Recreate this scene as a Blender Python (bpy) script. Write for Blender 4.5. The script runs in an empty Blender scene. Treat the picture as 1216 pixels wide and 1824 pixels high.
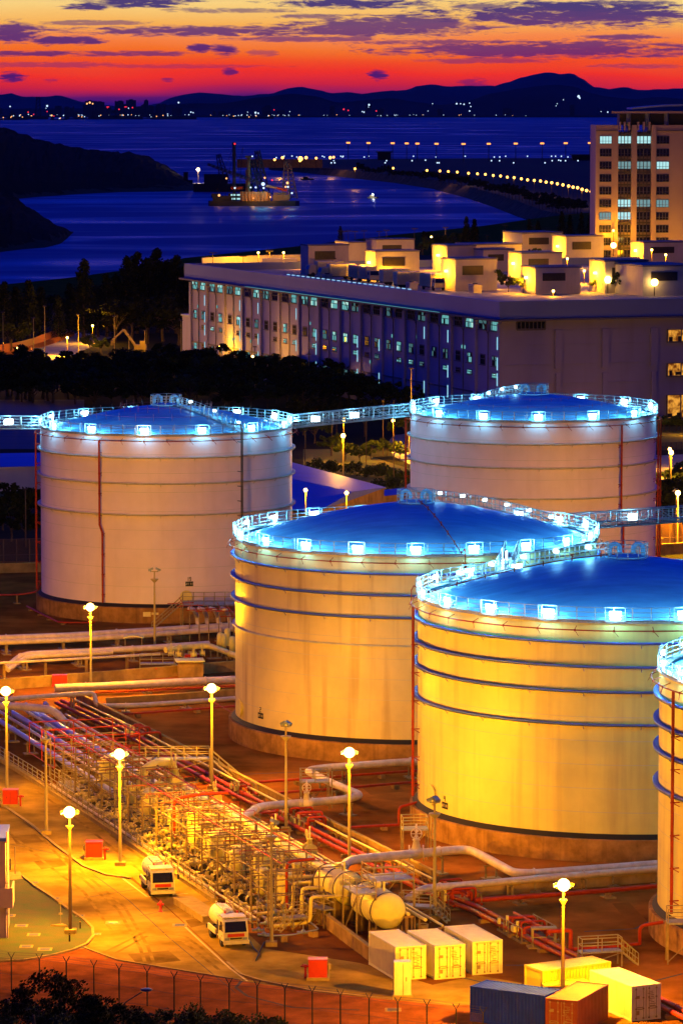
import bpy, math, random
from mathutils import Vector, Matrix
random.seed(11)
SC = bpy.context.scene
COL = SC.collection
PI = math.pi

# ------------------------------------------------------------------ camera
F = 7050.0; CH = 66.0; PITCH = math.atan(727.0 / F)
cd = bpy.data.cameras.new('camera'); cam = bpy.data.objects.new('camera', cd); COL.objects.link(cam)
cam.location = (0, 0, CH); cam.rotation_euler = (PI/2 - PITCH, 0, 0)
cd.sensor_fit = 'HORIZONTAL'; cd.sensor_width = 36.0; cd.lens = 36.0 * F / 1216.0
cd.clip_start = 1.0; cd.clip_end = 90000.0
SC.camera = cam

# ------------------------------------------------------------------ view and renderer
SC.view_settings.view_transform = 'Standard'; SC.view_settings.look = 'None'
SC.view_settings.exposure = 0.0; SC.view_settings.gamma = 1.0
cy = SC.cycles
try:
    cy.use_denoising = True; cy.denoiser = 'OPENIMAGEDENOISE'
except Exception: pass
cy.max_bounces = 5; cy.diffuse_bounces = 2; cy.glossy_bounces = 2; cy.transparent_max_bounces = 8
cy.transmission_bounces = 2; cy.volume_bounces = 0; cy.sample_clamp_indirect = 4.0; cy.sample_clamp_direct = 0
cy.caustics_reflective = False; cy.caustics_refractive = False
cy.volume_step_rate = 4.0

# ------------------------------------------------------------------ dusk sky (world)
SKY_AMB = 1.0
w = bpy.data.worlds.new('World'); SC.world = w; w.use_nodes = True
nt = w.node_tree; N = nt.nodes; L = nt.links; N.clear()
def nn(t, **k):
    n = N.new(t)
    for a, b in k.items(): setattr(n, a, b)
    return n
def mth(op, a, b=None, clamp=False):
    n = nn('ShaderNodeMath', operation=op); n.use_clamp = clamp
    for i, q in enumerate((a, b)):
        if q is None: continue
        if isinstance(q, (int, float)): n.inputs[i].default_value = q
        else: L.new(q, n.inputs[i])
    return n.outputs[0]
def ramp(fac, stops, interp='LINEAR'):
    n = nn('ShaderNodeValToRGB'); cr = n.color_ramp; cr.interpolation = interp
    while len(cr.elements) < len(stops): cr.elements.new(0.5)
    for e, (p_, c_) in zip(cr.elements, stops):
        e.position = p_; e.color = (c_[0], c_[1], c_[2], 1)
    L.new(fac, n.inputs[0]); return n.outputs[0]
def mixc(fac, a, b):
    n = nn('ShaderNodeMix', data_type='RGBA'); n.clamp_factor = True
    for s, q in ((0, fac), (6, a), (7, b)):
        if isinstance(q, (int, float)): n.inputs[s].default_value = q
        elif isinstance(q, tuple): n.inputs[s].default_value = (*q, 1)
        else: L.new(q, n.inputs[s])
    return n.outputs[2]
tc = nn('ShaderNodeTexCoord'); sx = nn('ShaderNodeSeparateXYZ'); L.new(tc.outputs['Generated'], sx.inputs[0])
DX, DY, DZ = sx.outputs
def lin(r, g, b):
    f = lambda v: (v/255/12.92) if v <= 10 else ((v/255+.055)/1.055)**2.4
    return (f(r), f(g), f(b))
# elevation z of the direction: the photograph sees 0 .. 0.0262; sunset glow hugs the horizon there
ev = mth('MULTIPLY', DZ, 1/0.04)
def comb(x, y, z):
    n = nn('ShaderNodeCombineXYZ')
    for i, q in enumerate((x, y, z)):
        if isinstance(q, (int, float)): n.inputs[i].default_value = q
        else: L.new(q, n.inputs[i])
    return n.outputs[0]
def noise(vec, scale, detail=4, rough=0.55, dist=0.0):
    n = nn('ShaderNodeTexNoise'); n.inputs['Scale'].default_value = scale; n.inputs['Detail'].default_value = detail
    n.inputs['Roughness'].default_value = rough; n.inputs['Distortion'].default_value = dist
    L.new(vec, n.inputs['Vector']); return n.outputs['Fac']
wob = noise(comb(mth('MULTIPLY', DX, 14), 3.0, mth('MULTIPLY', DZ, 90)), 1.0, 2)
ev2 = mth('ADD', ev, mth('MULTIPLY', mth('SUBTRACT', wob, 0.5), 0.16))
grad = ramp(ev2, [(0.0, lin(45, 14, 115)), (0.05, lin(95, 22, 105)), (0.115, lin(215, 36, 52)), (0.19, lin(255, 52, 0)),
                  (0.27, lin(255, 84, 0)), (0.34, lin(255, 118, 24)), (0.42, lin(255, 140, 70)), (0.51, lin(255, 182, 84)), (0.64, lin(255, 214, 128)), (1.0, lin(90, 80, 160))])
# long thin cloud banks, each at its own bearing and height, edges broken by noise
n1 = noise(comb(mth('MULTIPLY', DX, 70), 5.3, mth('MULTIPLY', DZ, 520)), 1.0, 9, 0.68, 0.9)
n3 = noise(comb(mth('MULTIPLY', DX, 240), 2.2, mth('MULTIPLY', DZ, 1500)), 1.0, 6, 0.65, 0.6)
n2 = mth('ADD', mth('MULTIPLY', mth('SUBTRACT', n1, 0.44), 4.6), mth('MULTIPLY', mth('SUBTRACT', n3, 0.5), 3.4))
msk = None
for cx_, cy_, cw_, ch_, st_ in ((250, 3, 95, 9, 1), (150, 15, 42, 5, 1), (20, 60, 62, 15, 1), (118, 73, 62, 7, 1), (430, 56, 300, 8, .95), (700, 47, 190, 14, .95), (1030, 26, 240, 19, 1), (860, 14, 60, 6, .8), (620, 8, 130, 7, 1), (50, 96, 95, 4, .9),
                             (980, 88, 290, 12, .9), (1110, 67, 66, 4, .9), (235, 96, 120, 4, .8), (360, 88, 22, 7, 1), (396, 91, 26, 10, 1), (26, 136, 27, 7, 1), (672, 132, 17, 8, 1), (410, 127, 14, 6, .9), (842, 148, 26, 9, .6), (1190, 96, 60, 5, .8), (560, 31, 70, 4, .8), (760, 76, 130, 4, .8), (300, 142, 12, 3, .7), (180, 42, 90, 4, .7), (560, 70, 150, 4, .8), (880, 108, 120, 4, .6), (420, 20, 110, 4, .7), (1130, 118, 90, 4, .5), (90, 116, 110, 4, .5), (330, 118, 150, 3, .4), (1090, 8, 120, 5, .9), (470, 95, 26, 5, .5), (95, 143, 14, 3, .5)):
    ax = mth('DIVIDE', mth('SUBTRACT', DX, (cx_-608)/7050.0), cw_/7050.0*1.05); az = mth('DIVIDE', mth('SUBTRACT', DZ, (185-cy_)/7050.0), ch_/7050.0*1.25)
    d_ = mth('ADD', mth('MULTIPLY', ax, ax), mth('MULTIPLY', az, az))
    q_ = mth('MULTIPLY', mth('MULTIPLY', mth('ADD', mth('SUBTRACT', 1.0, d_), n2), 1.15, clamp=True), st_)
    msk = q_ if msk is None else mth('MAXIMUM', msk, q_)
ccol = ramp(mth('ADD', ev, mth('MULTIPLY', mth('SUBTRACT', n1, .5), .25)), [(0.0, lin(60, 15, 110)), (0.3, lin(84, 30, 110)), (0.5, lin(104, 56, 116)), (0.62, lin(66, 50, 118)), (1.0, lin(80, 66, 125))])
low = mixc(mth('MULTIPLY', msk, 0.97), grad, ccol)
# higher sky: violet turning to deep blue, brighter towards the sunset side
hz = mth('POWER', mth('MAXIMUM', DZ, 0.0), 0.5, clamp=True)
high = ramp(hz, [(0.0, (0.03, 0.018, 0.28)), (0.3, (0.004, 0.014, 0.44)), (0.6, (0.0, 0.030, 0.60)), (1.0, (0.0, 0.045, 0.64))])
side = mth('ADD', mth('MULTIPLY', DY, 0.55), 0.55, clamp=True)
gm = nn('ShaderNodeMix', data_type='RGBA', blend_type='MULTIPLY'); gm.inputs[0].default_value = 1.0
L.new(high, gm.inputs[6]); L.new(side, gm.inputs[7])
# only the western side (in front of the camera) carries the glow
tl = mth('MULTIPLY', mth('SUBTRACT', ev, 0.8), 1.6, clamp=True)
west = mth('MULTIPLY', mth('SUBTRACT', 0.93, DY), 9.0, clamp=True)
hi_f = mth('MAXIMUM', tl, west)
sky = mixc(hi_f, low, gm.outputs[2])
below = mth('LESS_THAN', DZ, -0.0005)
sky = mixc(below, sky, (0.0, 0.004, 0.10))
bg = nn('ShaderNodeBackground'); L.new(sky, bg.inputs[0]); bg.inputs[1].default_value = SKY_AMB
wo = nn('ShaderNodeOutputWorld'); L.new(bg.outputs[0], wo.inputs[0])

# ------------------------------------------------------------------ pixel -> place on a level plane
_c, _s = math.cos(PITCH), math.sin(PITCH)
def G(x, y, z=0.0):
    a = x - 608.0; b = 912.0 - y
    d = (a, b*_s + F*_c, b*_c - F*_s)
    t = (z - CH) / d[2]
    return Vector((d[0]*t, d[1]*t, z))
def GY(x, y, Y):
    a = x - 608.0; b = 912.0 - y
    d = (a, b*_s + F*_c, b*_c - F*_s)
    t = Y / d[1]
    return Vector((d[0]*t, Y, CH + d[2]*t))

# ------------------------------------------------------------------ mesh builder
KIDS = {}
class MB:
    def __init__(s): s.v = []; s.f = []; s.sm = []; s.mi = []; s.m = 0
    def add(s, vs, fs, smooth=False):
        o = len(s.v); s.v.extend([tuple(q) for q in vs])
        for f in fs: s.f.append(tuple(o+i for i in f)); s.sm.append(smooth); s.mi.append(s.m)
        return s
    def box(s, c, d, rz=0.0, M=None):
        hx, hy, hz = d[0]/2, d[1]/2, d[2]/2; cr, sr = math.cos(rz), math.sin(rz)
        vs = []
        for z in (-hz, hz):
            for x, y in ((-hx, -hy), (hx, -hy), (hx, hy), (-hx, hy)):
                q = Vector((x*cr - y*sr, x*sr + y*cr, z))
                if M: q = M @ Vector((x, y, z))
                vs.append((c[0]+q[0], c[1]+q[1], c[2]+q[2]))
        return s.add(vs, [(3, 2, 1, 0), (4, 5, 6, 7), (0, 1, 5, 4), (1, 2, 6, 5), (2, 3, 7, 6), (3, 0, 4, 7)])
    def prism(s, poly, z0, z1):
        n = len(poly); a = sum(poly[i][0]*poly[(i+1) % n][1] - poly[(i+1) % n][0]*poly[i][1] for i in range(n))
        if a < 0: poly = poly[::-1]
        vs = [(p[0], p[1], z0) for p in poly] + [(p[0], p[1], z1) for p in poly]
        fs = [tuple(range(n-1, -1, -1)), tuple(range(n, 2*n))] + [(i, (i+1) % n, n+(i+1) % n, n+i) for i in range(n)]
        return s.add(vs, fs)
    def tube(s, pts, r, n=8, closed=False, caps=True, r1=None):
        P = [Vector(p) for p in pts]; m = len(P)
        if m < 2: return s
        rings = []; up = None
        for i in range(m):
            if closed: t = (P[(i+1) % m] - P[i-1]).normalized()
            elif i == 0: t = (P[1]-P[0]).normalized()
            elif i == m-1: t = (P[-1]-P[-2]).normalized()
            else:
                a = (P[i]-P[i-1]).normalized(); b = (P[i+1]-P[i]).normalized(); t = a+b
                t = t.normalized() if t.length > 1e-4 else a
            if up is None:
                up = Vector((0, 0, 1)) if abs(t.z) < 0.9 else Vector((1, 0, 0))
            up = up - t*up.dot(t)
            if up.length < 1e-4: up = t.orthogonal()
            up.normalize(); sd = t.cross(up)
            rr = r if r1 is None else r + (r1-r)*i/(m-1)
            k = 1.0
            if 0 < i < m-1 or closed:
                a = (P[i]-P[i-1]).normalized(); k = 1.0/max(0.5, abs(a.dot(t)))
            rings.append([P[i] + (sd*math.cos(2*PI*j/n) + up*math.sin(2*PI*j/n))*rr*min(k, 1.25) for j in range(n)])
        vs = [q for g in rings for q in g]; fs = []
        for i in range(m if closed else m-1):
            b = (i+1) % m
            for j in range(n): fs.append((i*n+j, i*n+(j+1) % n, b*n+(j+1) % n, b*n+j))
        s.add(vs, fs, n > 5)
        if caps and not closed:
            s.add(rings[0], [tuple(range(n-1, -1, -1))]); s.add(rings[-1], [tuple(range(n))])
        return s
    def bar(s, a, b, w): return s.tube([a, b], w*0.7071, 4)
    def lathe(s, prof, n=24, c=(0, 0, 0), smooth=True, a0=0.0, a1=2*PI, M=None):
        full = abs(a1-a0-2*PI) < 1e-6; k = n if full else n+1; vs = []
        for (r, z) in prof:
            for j in range(k):
                a = a0 + (a1-a0)*j/n; q = Vector((r*math.cos(a), r*math.sin(a), z))
                if M: q = M @ q
                vs.append((c[0]+q[0], c[1]+q[1], c[2]+q[2]))
        fs = []
        for i in range(len(prof)-1):
            for j in range(n):
                j2 = (j+1) % k
                fs.append((i*k+j, i*k+j2, (i+1)*k+j2, (i+1)*k+j))
        return s.add(vs, fs, smooth)
    def cyl(s, c, r, h, n=20, M=None):
        s.lathe([(r, 0), (r, h)], n, c, True, M=M)
        s.lathe([(0.001, 0), (r, 0)], n, c, False, M=M); s.lathe([(r, h), (0.001, h)], n, c, False, M=M); return s
    def ball(s, c, r, n=12, m=7, sc=(1, 1, 1)):
        vs = []; fs = []
        for i in range(m+1):
            t = PI*i/m
            for j in range(n):
                a = 2*PI*j/n; vs.append((c[0]+r*sc[0]*math.sin(t)*math.cos(a), c[1]+r*sc[1]*math.sin(t)*math.sin(a), c[2]-r*sc[2]*math.cos(t)))
        for i in range(m):
            for j in range(n): fs.append((i*n+j, i*n+(j+1) % n, (i+1)*n+(j+1) % n, (i+1)*n+j))
        return s.add(vs, fs, True)
    def build(s, name, mat, parent=None, loc=None, sub=None):
        if sub is not None: s.v = [(a-sub[0], b-sub[1], c-sub[2]) for a, b, c in s.v]
        me = bpy.data.meshes.new(name); me.from_pydata(s.v, [], s.f)
        for m_ in (mat if isinstance(mat, (list, tuple)) else [mat]): me.materials.append(m_)
        me.polygons.foreach_set('use_smooth', s.sm); me.polygons.foreach_set('material_index', s.mi)
        me.update()
        o = bpy.data.objects.new(name, me); COL.objects.link(o)
        if parent: o.parent = parent; KIDS.setdefault(parent.name, []).append(o)
        if loc is not None: o.location = loc
        return o

def tag(o, label=None, cat=None, group=None, kind=None):
    if label: o['label'] = label
    if cat: o['category'] = cat
    if group: o['group'] = group
    if kind: o['kind'] = kind
    return o
def thing(name, label, cat, loc=(0, 0, 0), rz=0.0, group=None):
    o = bpy.data.objects.new(name, None); COL.objects.link(o); o.location = loc; o.rotation_euler = (0, 0, rz)
    o.empty_display_size = 0.5
    return tag(o, label, cat, group)
def struct(o): o['kind'] = 'structure'; return o
def copy_tree(o, parent=None):
    c = o.copy(); COL.objects.link(c); c.parent = parent
    for ch in list(KIDS.get(o.name, [])): copy_tree(ch, c)
    if parent: KIDS.setdefault(parent.name, []).append(c)
    return c
def light(name, col, energy, parent=None, loc=(0, 0, 0), size=0.3, kind='POINT', rot=None, spot=1.6, blend=0.6):
    ld = bpy.data.lights.new(name, kind); ld.color = col; ld.energy = energy; ld.shadow_soft_size = size
    if kind == 'SPOT': ld.spot_size = spot; ld.spot_blend = blend
    o = bpy.data.objects.new(name, ld); COL.objects.link(o); o.location = loc
    if rot is not None: o.rotation_euler = rot
    if parent: o.parent = parent; KIDS.setdefault(parent.name, []).append(o)
    return o
def dup(root, loc, rz=None, label=None, group=None, sc=None):
    c = copy_tree(root); c.location = loc
    if rz is not None: c.rotation_euler = (0, 0, rz)
    if sc is not None: c.scale = (sc, sc, sc) if not isinstance(sc, tuple) else sc
    if label: c['label'] = label
    if group: c['group'] = group
    return c
ORD = ['leftmost', 'second', 'third', 'fourth', 'fifth', 'sixth', 'seventh', 'eighth', 'ninth', 'tenth', 'eleventh', 'twelfth',
       'thirteenth', 'fourteenth', 'fifteenth', 'sixteenth', 'seventeenth', 'eighteenth', 'nineteenth', 'twentieth']
ORD += ['twenty-' + q for q in ('first', 'second', 'third', 'fourth', 'fifth', 'sixth', 'seventh', 'eighth', 'ninth')] + ['thirtieth']
_u = ('first', 'second', 'third', 'fourth', 'fifth', 'sixth', 'seventh', 'eighth', 'ninth')
for t_, q_ in (('thirty', 'fortieth'), ('forty', 'fiftieth'), ('fifty', 'sixtieth'), ('sixty', 'seventieth')): ORD += [t_ + '-' + q for q in _u] + [q_]
def nth(i): return ORD[i] if i == 0 else ORD[i] + ' from the left'

# ------------------------------------------------------------------ materials
def mat(name, col, rough=0.6, metal=0.0, var=0.12, scale=1.5, spec=0.5, col2=None, stretch=None, bump=0.0, bscale=None, streak=None, emis=None, estr=0.0):
    m = bpy.data.materials.new(name); m.use_nodes = True; t = m.node_tree; n = t.nodes; l = t.links
    b = n['Principled BSDF']; b.inputs['Roughness'].default_value = rough; b.inputs['Metallic'].default_value = metal
    b.inputs['Specular IOR Level'].default_value = spec
    if emis:
        b.inputs['Emission Color'].default_value = (*emis, 1); b.inputs['Emission Strength'].default_value = estr
    if var <= 0 and col2 is None:
        b.inputs['Base Color'].default_value = (*col, 1); return m
    co = n.new('ShaderNodeTexCoord'); mp = n.new('ShaderNodeMapping'); l.new(co.outputs['Object'], mp.inputs[0])
    if stretch: mp.inputs['Scale'].default_value = stretch
    ns = n.new('ShaderNodeTexNoise'); ns.inputs['Scale'].default_value = scale; ns.inputs['Detail'].default_value = 6
    ns.inputs['Roughness'].default_value = 0.6; l.new(mp.outputs[0], ns.inputs['Vector'])
    cr = n.new('ShaderNodeValToRGB'); l.new(ns.outputs['Fac'], cr.inputs[0])
    e = cr.color_ramp.elements; e[0].position = 0.32; e[1].position = 0.7
    c2 = col2 if col2 else tuple(max(0, q*(1-var*1.6)) for q in col); c1 = tuple(min(1, q*(1+var)) for q in col) if not col2 else col
    e[0].color = (*c2, 1); e[1].color = (*c1, 1)
    out = cr.outputs[0]
    if streak:                                   # (strength, colour, xy scale, z scale): rain and rust streaks down a wall
        mp2 = n.new('ShaderNodeMapping'); mp2.inputs['Scale'].default_value = (streak[2], streak[2], streak[3]); l.new(co.outputs['Object'], mp2.inputs[0])
        n2 = n.new('ShaderNodeTexNoise'); n2.inputs['Scale'].default_value = 1.0; n2.inputs['Detail'].default_value = 5; l.new(mp2.outputs[0], n2.inputs['Vector'])
        r2 = n.new('ShaderNodeMapRange'); r2.inputs[1].default_value = 0.52; r2.inputs[2].default_value = 0.78; r2.inputs[4].default_value = streak[0]; l.new(n2.outputs['Fac'], r2.inputs[0])
        mx = n.new('ShaderNodeMix'); mx.data_type = 'RGBA'; l.new(r2.outputs[0], mx.inputs[0]); l.new(out, mx.inputs[6]); mx.inputs[7].default_value = (*streak[1], 1)
        out = mx.outputs[2]
    l.new(out, b.inputs['Base Color'])
    if bump > 0:
        n3 = n.new('ShaderNodeTexNoise'); n3.inputs['Scale'].default_value = bscale or scale*4; n3.inputs['Detail'].default_value = 5; l.new(co.outputs['Object'], n3.inputs['Vector'])
        bp = n.new('ShaderNodeBump'); bp.inputs['Strength'].default_value = bump; bp.inputs['Distance'].default_value = 0.05
        l.new(n3.outputs['Fac'], bp.inputs['Height']); l.new(bp.outputs[0], b.inputs['Normal'])
    return m
def glow(name, col, s):
    m = bpy.data.materials.new(name); m.use_nodes = True; t = m.node_tree; t.nodes.clear()
    e = t.nodes.new('ShaderNodeEmission'); e.inputs[0].default_value = (*col, 1); e.inputs[1].default_value = s
    o = t.nodes.new('ShaderNodeOutputMaterial'); t.links.new(e.outputs[0], o.inputs[0]); return m
SOD = (1.0, 0.40, 0.004); LED = (0.18, 0.70, 1.0)
M = {}
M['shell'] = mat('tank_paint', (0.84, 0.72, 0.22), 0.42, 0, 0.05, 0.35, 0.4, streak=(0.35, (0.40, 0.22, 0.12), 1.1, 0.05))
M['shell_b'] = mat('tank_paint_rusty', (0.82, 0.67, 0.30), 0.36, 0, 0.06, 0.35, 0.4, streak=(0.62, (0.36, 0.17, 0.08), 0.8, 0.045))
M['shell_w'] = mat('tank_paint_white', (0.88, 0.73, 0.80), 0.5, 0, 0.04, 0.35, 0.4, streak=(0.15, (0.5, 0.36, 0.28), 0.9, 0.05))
M['roof'] = mat('roof_paint', (0.22, 0.60, 0.98), 0.5, 0, 0.16, 0.22, 0.35, stretch=(1, 3.5, 1))
M['ring'] = mat('ring_paint', (0.08, 0.14, 0.75), 0.4, 0, 0.05, 1)
M['ring_w'] = mat('ring_cream', (0.62, 0.58, 0.52), 0.5, 0, 0.1, 1)
M['bitumen'] = mat('bitumen', (0.012, 0.008, 0.007), 0.8, 0, 0.2, 2)
M['conc'] = mat('plinth_concrete', (0.38, 0.20, 0.07), 0.9, 0, 0.25, 0.8, 0.0, streak=(0.8, (0.12, 0.06, 0.035), 1.4, 0.06), bump=0.3)
M['concw'] = mat('wall_concrete', (0.38, 0.23, 0.08), 0.9, 0, 0.25, 0.6, 0.0, streak=(0.7, (0.14, 0.09, 0.06), 0.9, 0.3))
M['galv'] = mat('galvanised_steel', (0.32, 0.37, 0.42), 0.35, 0.3, 0.1, 2)
M['deck'] = mat('deck_grating', (0.30, 0.28, 0.28), 0.6, 0.2, 0.2, 5)
M['redpipe'] = mat('red_pipe_paint', (0.38, 0.036, 0.004), 0.45, 0, 0.15, 2, 0.15)
M['valve'] = mat('valve_paint', (0.52, 0.42, 0.18), 0.5, 0, 0.3, 3, 0.25)
M['mark'] = mat('marking_grey', (0.30, 0.22, 0.10), 0.6, 0, 0.1)
M['redpaint'] = mat('red_box_paint', (0.62, 0.03, 0.015), 0.4, 0, 0.08, 2)
M['pipe'] = mat('pipe_cladding', (0.62, 0.50, 0.44), 0.42, 0.0, 0.15, 1.2, 0.3, streak=(0.3, (0.35, 0.22, 0.15), 2, 2))
M['pipey'] = mat('pipe_cream', (0.84, 0.70, 0.18), 0.35, 0.0, 0.08, 1.2, 0.3)
M['vessel'] = mat('vessel_cream', (0.82, 0.72, 0.22), 0.4, 0, 0.08, 1, 0.3)
M['steel'] = mat('frame_steel', (0.30, 0.21, 0.09), 0.6, 0.0, 0.2, 3, 0.2)
M['dark'] = mat('dark_metal', (0.06, 0.045, 0.04), 0.5, 0.3, 0.2, 3)
M['pole'] = mat('lamp_post_paint', (0.38, 0.30, 0.13), 0.5, 0.0, 0.06, 2, 0.25)
M['poled'] = mat('lamp_post_dark', (0.10, 0.06, 0.04), 0.5, 0.1, 0.1, 2)
M['sod'] = glow('sodium_lens', (1.0, 0.55, 0.10), 26.0)
M['led'] = glow('led_lens', (0.74, 0.97, 1.0), 14.0)
M['bluesteel'] = mat('lamp_hood', (0.20, 0.24, 0.34), 0.4, 0.3, 0.1, 2)
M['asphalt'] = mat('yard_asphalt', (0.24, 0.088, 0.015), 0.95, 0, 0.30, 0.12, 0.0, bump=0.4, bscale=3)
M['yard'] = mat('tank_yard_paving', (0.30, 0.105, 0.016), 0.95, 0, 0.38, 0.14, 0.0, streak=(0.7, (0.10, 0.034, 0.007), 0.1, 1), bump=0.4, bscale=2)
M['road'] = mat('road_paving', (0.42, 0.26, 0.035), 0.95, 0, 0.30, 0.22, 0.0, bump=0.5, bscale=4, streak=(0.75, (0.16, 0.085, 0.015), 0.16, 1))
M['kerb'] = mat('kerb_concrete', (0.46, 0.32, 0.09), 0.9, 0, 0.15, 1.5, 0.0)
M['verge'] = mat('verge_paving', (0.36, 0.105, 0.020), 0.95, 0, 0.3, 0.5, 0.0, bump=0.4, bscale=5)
M['grass'] = mat('grass', (0.075, 0.115, 0.028), 0.95, 0, 0.4, 0.6, 0.1, col2=(0.13, 0.10, 0.03), bump=0.8, bscale=12)
M['seam'] = mat('joint_dark', (0.05, 0.035, 0.025), 0.9, 0, 0.1)
M['line'] = mat('yellow_road_paint', (0.70, 0.50, 0.10), 0.7, 0, 0.15, 3)
M['whitep'] = mat('white_paint', (0.84, 0.74, 0.38), 0.4, 0, 0.08, 2)
M['glassd'] = mat('dark_glass', (0.015, 0.015, 0.03), 0.08, 0, 0, spec=0.8)
M['tyre'] = mat('tyre_rubber', (0.02, 0.02, 0.02), 0.8, 0, 0.1)
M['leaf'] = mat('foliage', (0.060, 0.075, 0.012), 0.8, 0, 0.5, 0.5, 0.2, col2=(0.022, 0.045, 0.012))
M['leaf_shade'] = mat('foliage_shaded', (0.020, 0.026, 0.005), 0.85, 0, 0.5, 0.5, 0.1)  # darker copy of the foliage; being unlit is put into its colour
M['bark'] = mat('bark', (0.09, 0.06, 0.04), 0.9, 0, 0.3, 3)
M['black'] = mat('black_paint', (0.015, 0.012, 0.012), 0.6, 0, 0.1)
# ================================================================== SETTING: water, land, hills
SEA = -8.0
def sheet(name, pts, z, m, kind='structure', skirt=None):
    n = len(pts); a = sum(pts[i][0]*pts[(i+1) % n][1] - pts[(i+1) % n][0]*pts[i][1] for i in range(n))
    if a < 0: pts = pts[::-1]
    b = MB(); b.add([(p[0], p[1], z) for p in pts], [tuple(range(n))])
    if skirt is not None:
        b.add([(p[0], p[1], z) for p in pts] + [(p[0], p[1], skirt) for p in pts], [((i+1) % n, i, n+i, n+(i+1) % n) for i in range(n)])
    o = b.build(name, m)
    if kind: o['kind'] = kind
    return o
# water with slow swell streaks
mw = bpy.data.materials.new('sea_water'); mw.use_nodes = True
t = mw.node_tree; n_ = t.nodes; l_ = t.links; b_ = n_['Principled BSDF']
b_.inputs['Base Color'].default_value = (0.0, 0.010, 0.20, 1); b_.inputs['Specular IOR Level'].default_value = 0.22
co = n_.new('ShaderNodeTexCoord'); mp = n_.new('ShaderNodeMapping'); mp.inputs['Scale'].default_value = (0.0022, 0.0042, 1); l_.new(co.outputs['Object'], mp.inputs[0])
s1 = n_.new('ShaderNodeTexNoise'); s1.inputs['Scale'].default_value = 1.0; s1.inputs['Detail'].default_value = 4; s1.inputs['Distortion'].default_value = 1.6; l_.new(mp.outputs[0], s1.inputs['Vector'])
rr = n_.new('ShaderNodeMapRange'); rr.inputs[1].default_value = 0.47; rr.inputs[2].default_value = 0.64; rr.inputs[3].default_value = 0.60; rr.inputs[4].default_value = 0.24; l_.new(s1.outputs['Fac'], rr.inputs[0])
l_.new(rr.outputs[0], b_.inputs['Roughness'])
s2 = n_.new('ShaderNodeTexNoise'); s2.inputs['Scale'].default_value = 0.12; s2.inputs['Detail'].default_value = 4; l_.new(co.outputs['Object'], s2.inputs['Vector'])
bp = n_.new('ShaderNodeBump'); bp.inputs['Strength'].default_value = 0.35; bp.inputs['Distance'].default_value = 0.6; l_.new(s2.outputs['Fac'], bp.inputs['Height']); l_.new(bp.outputs[0], b_.inputs['Normal'])
sheet('sea', [(-11500, 120), (11500, 120), (11500, 31500), (-11500, 31500)], SEA, mw)

# main land: one sheet from the camera's side to the shore
shore = [G(x, y, SEA) for x, y in ((-700, 560), (-250, 552), (0, 546), (120, 532), (250, 512), (330, 492), (520, 470), (700, 446), (860, 428), (960, 412), (1010, 405), (1090, 398), (1300, 388), (1900, 372))]
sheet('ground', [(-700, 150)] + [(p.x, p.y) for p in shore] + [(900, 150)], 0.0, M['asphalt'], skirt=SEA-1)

# airport island behind the bay: flat reclaimed land with a sloping sea wall
wl = [(478, 301), (520, 305), (600, 314), (700, 325), (770, 336), (830, 352), (880, 369), (920, 385), (955, 397), (1000, 404), (1060, 404), (1200, 396)]
tp = [(482, 291), (524, 294), (604, 301), (705, 311), (776, 320), (840, 333), (893, 348), (936, 363), (970, 375), (1012, 384), (1068, 388), (1210, 384)]
W1 = [G(x, y, SEA) for x, y in wl]; T1 = [G(x, y, -1.0) for x, y in tp]
rock = mat('sea_wall_rock', (0.075, 0.06, 0.04), 0.9, 0, 0.5, 0.15, 0.1, bump=0.8, bscale=0.4)
b = MB(); k = len(W1)
b.add([tuple(q) for q in W1] + [(q.x, q.y, -1.0) for q in T1], [(i, i+1, k+i+1, k+i) for i in range(k-1)])
sw = b.build('sea_wall', rock); tag(sw, 'long sloping rock sea wall curving round the far side of the bay', 'sea wall')
far = [G(1320, 281, -1.0), G(900, 281, -1), G(600, 283, -1), G(500, 285, -1)]
fieldm = mat('airfield_grass', (0.035, 0.055, 0.035), 0.95, 0, 0.5, 0.004, 0.1, stretch=(1, 0.25, 1), col2=(0.018, 0.016, 0.03))
sheet('airfield', [(q.x, q.y) for q in T1] + [(q.x, q.y) for q in far], -1.0, fieldm, skirt=SEA-1)

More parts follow.
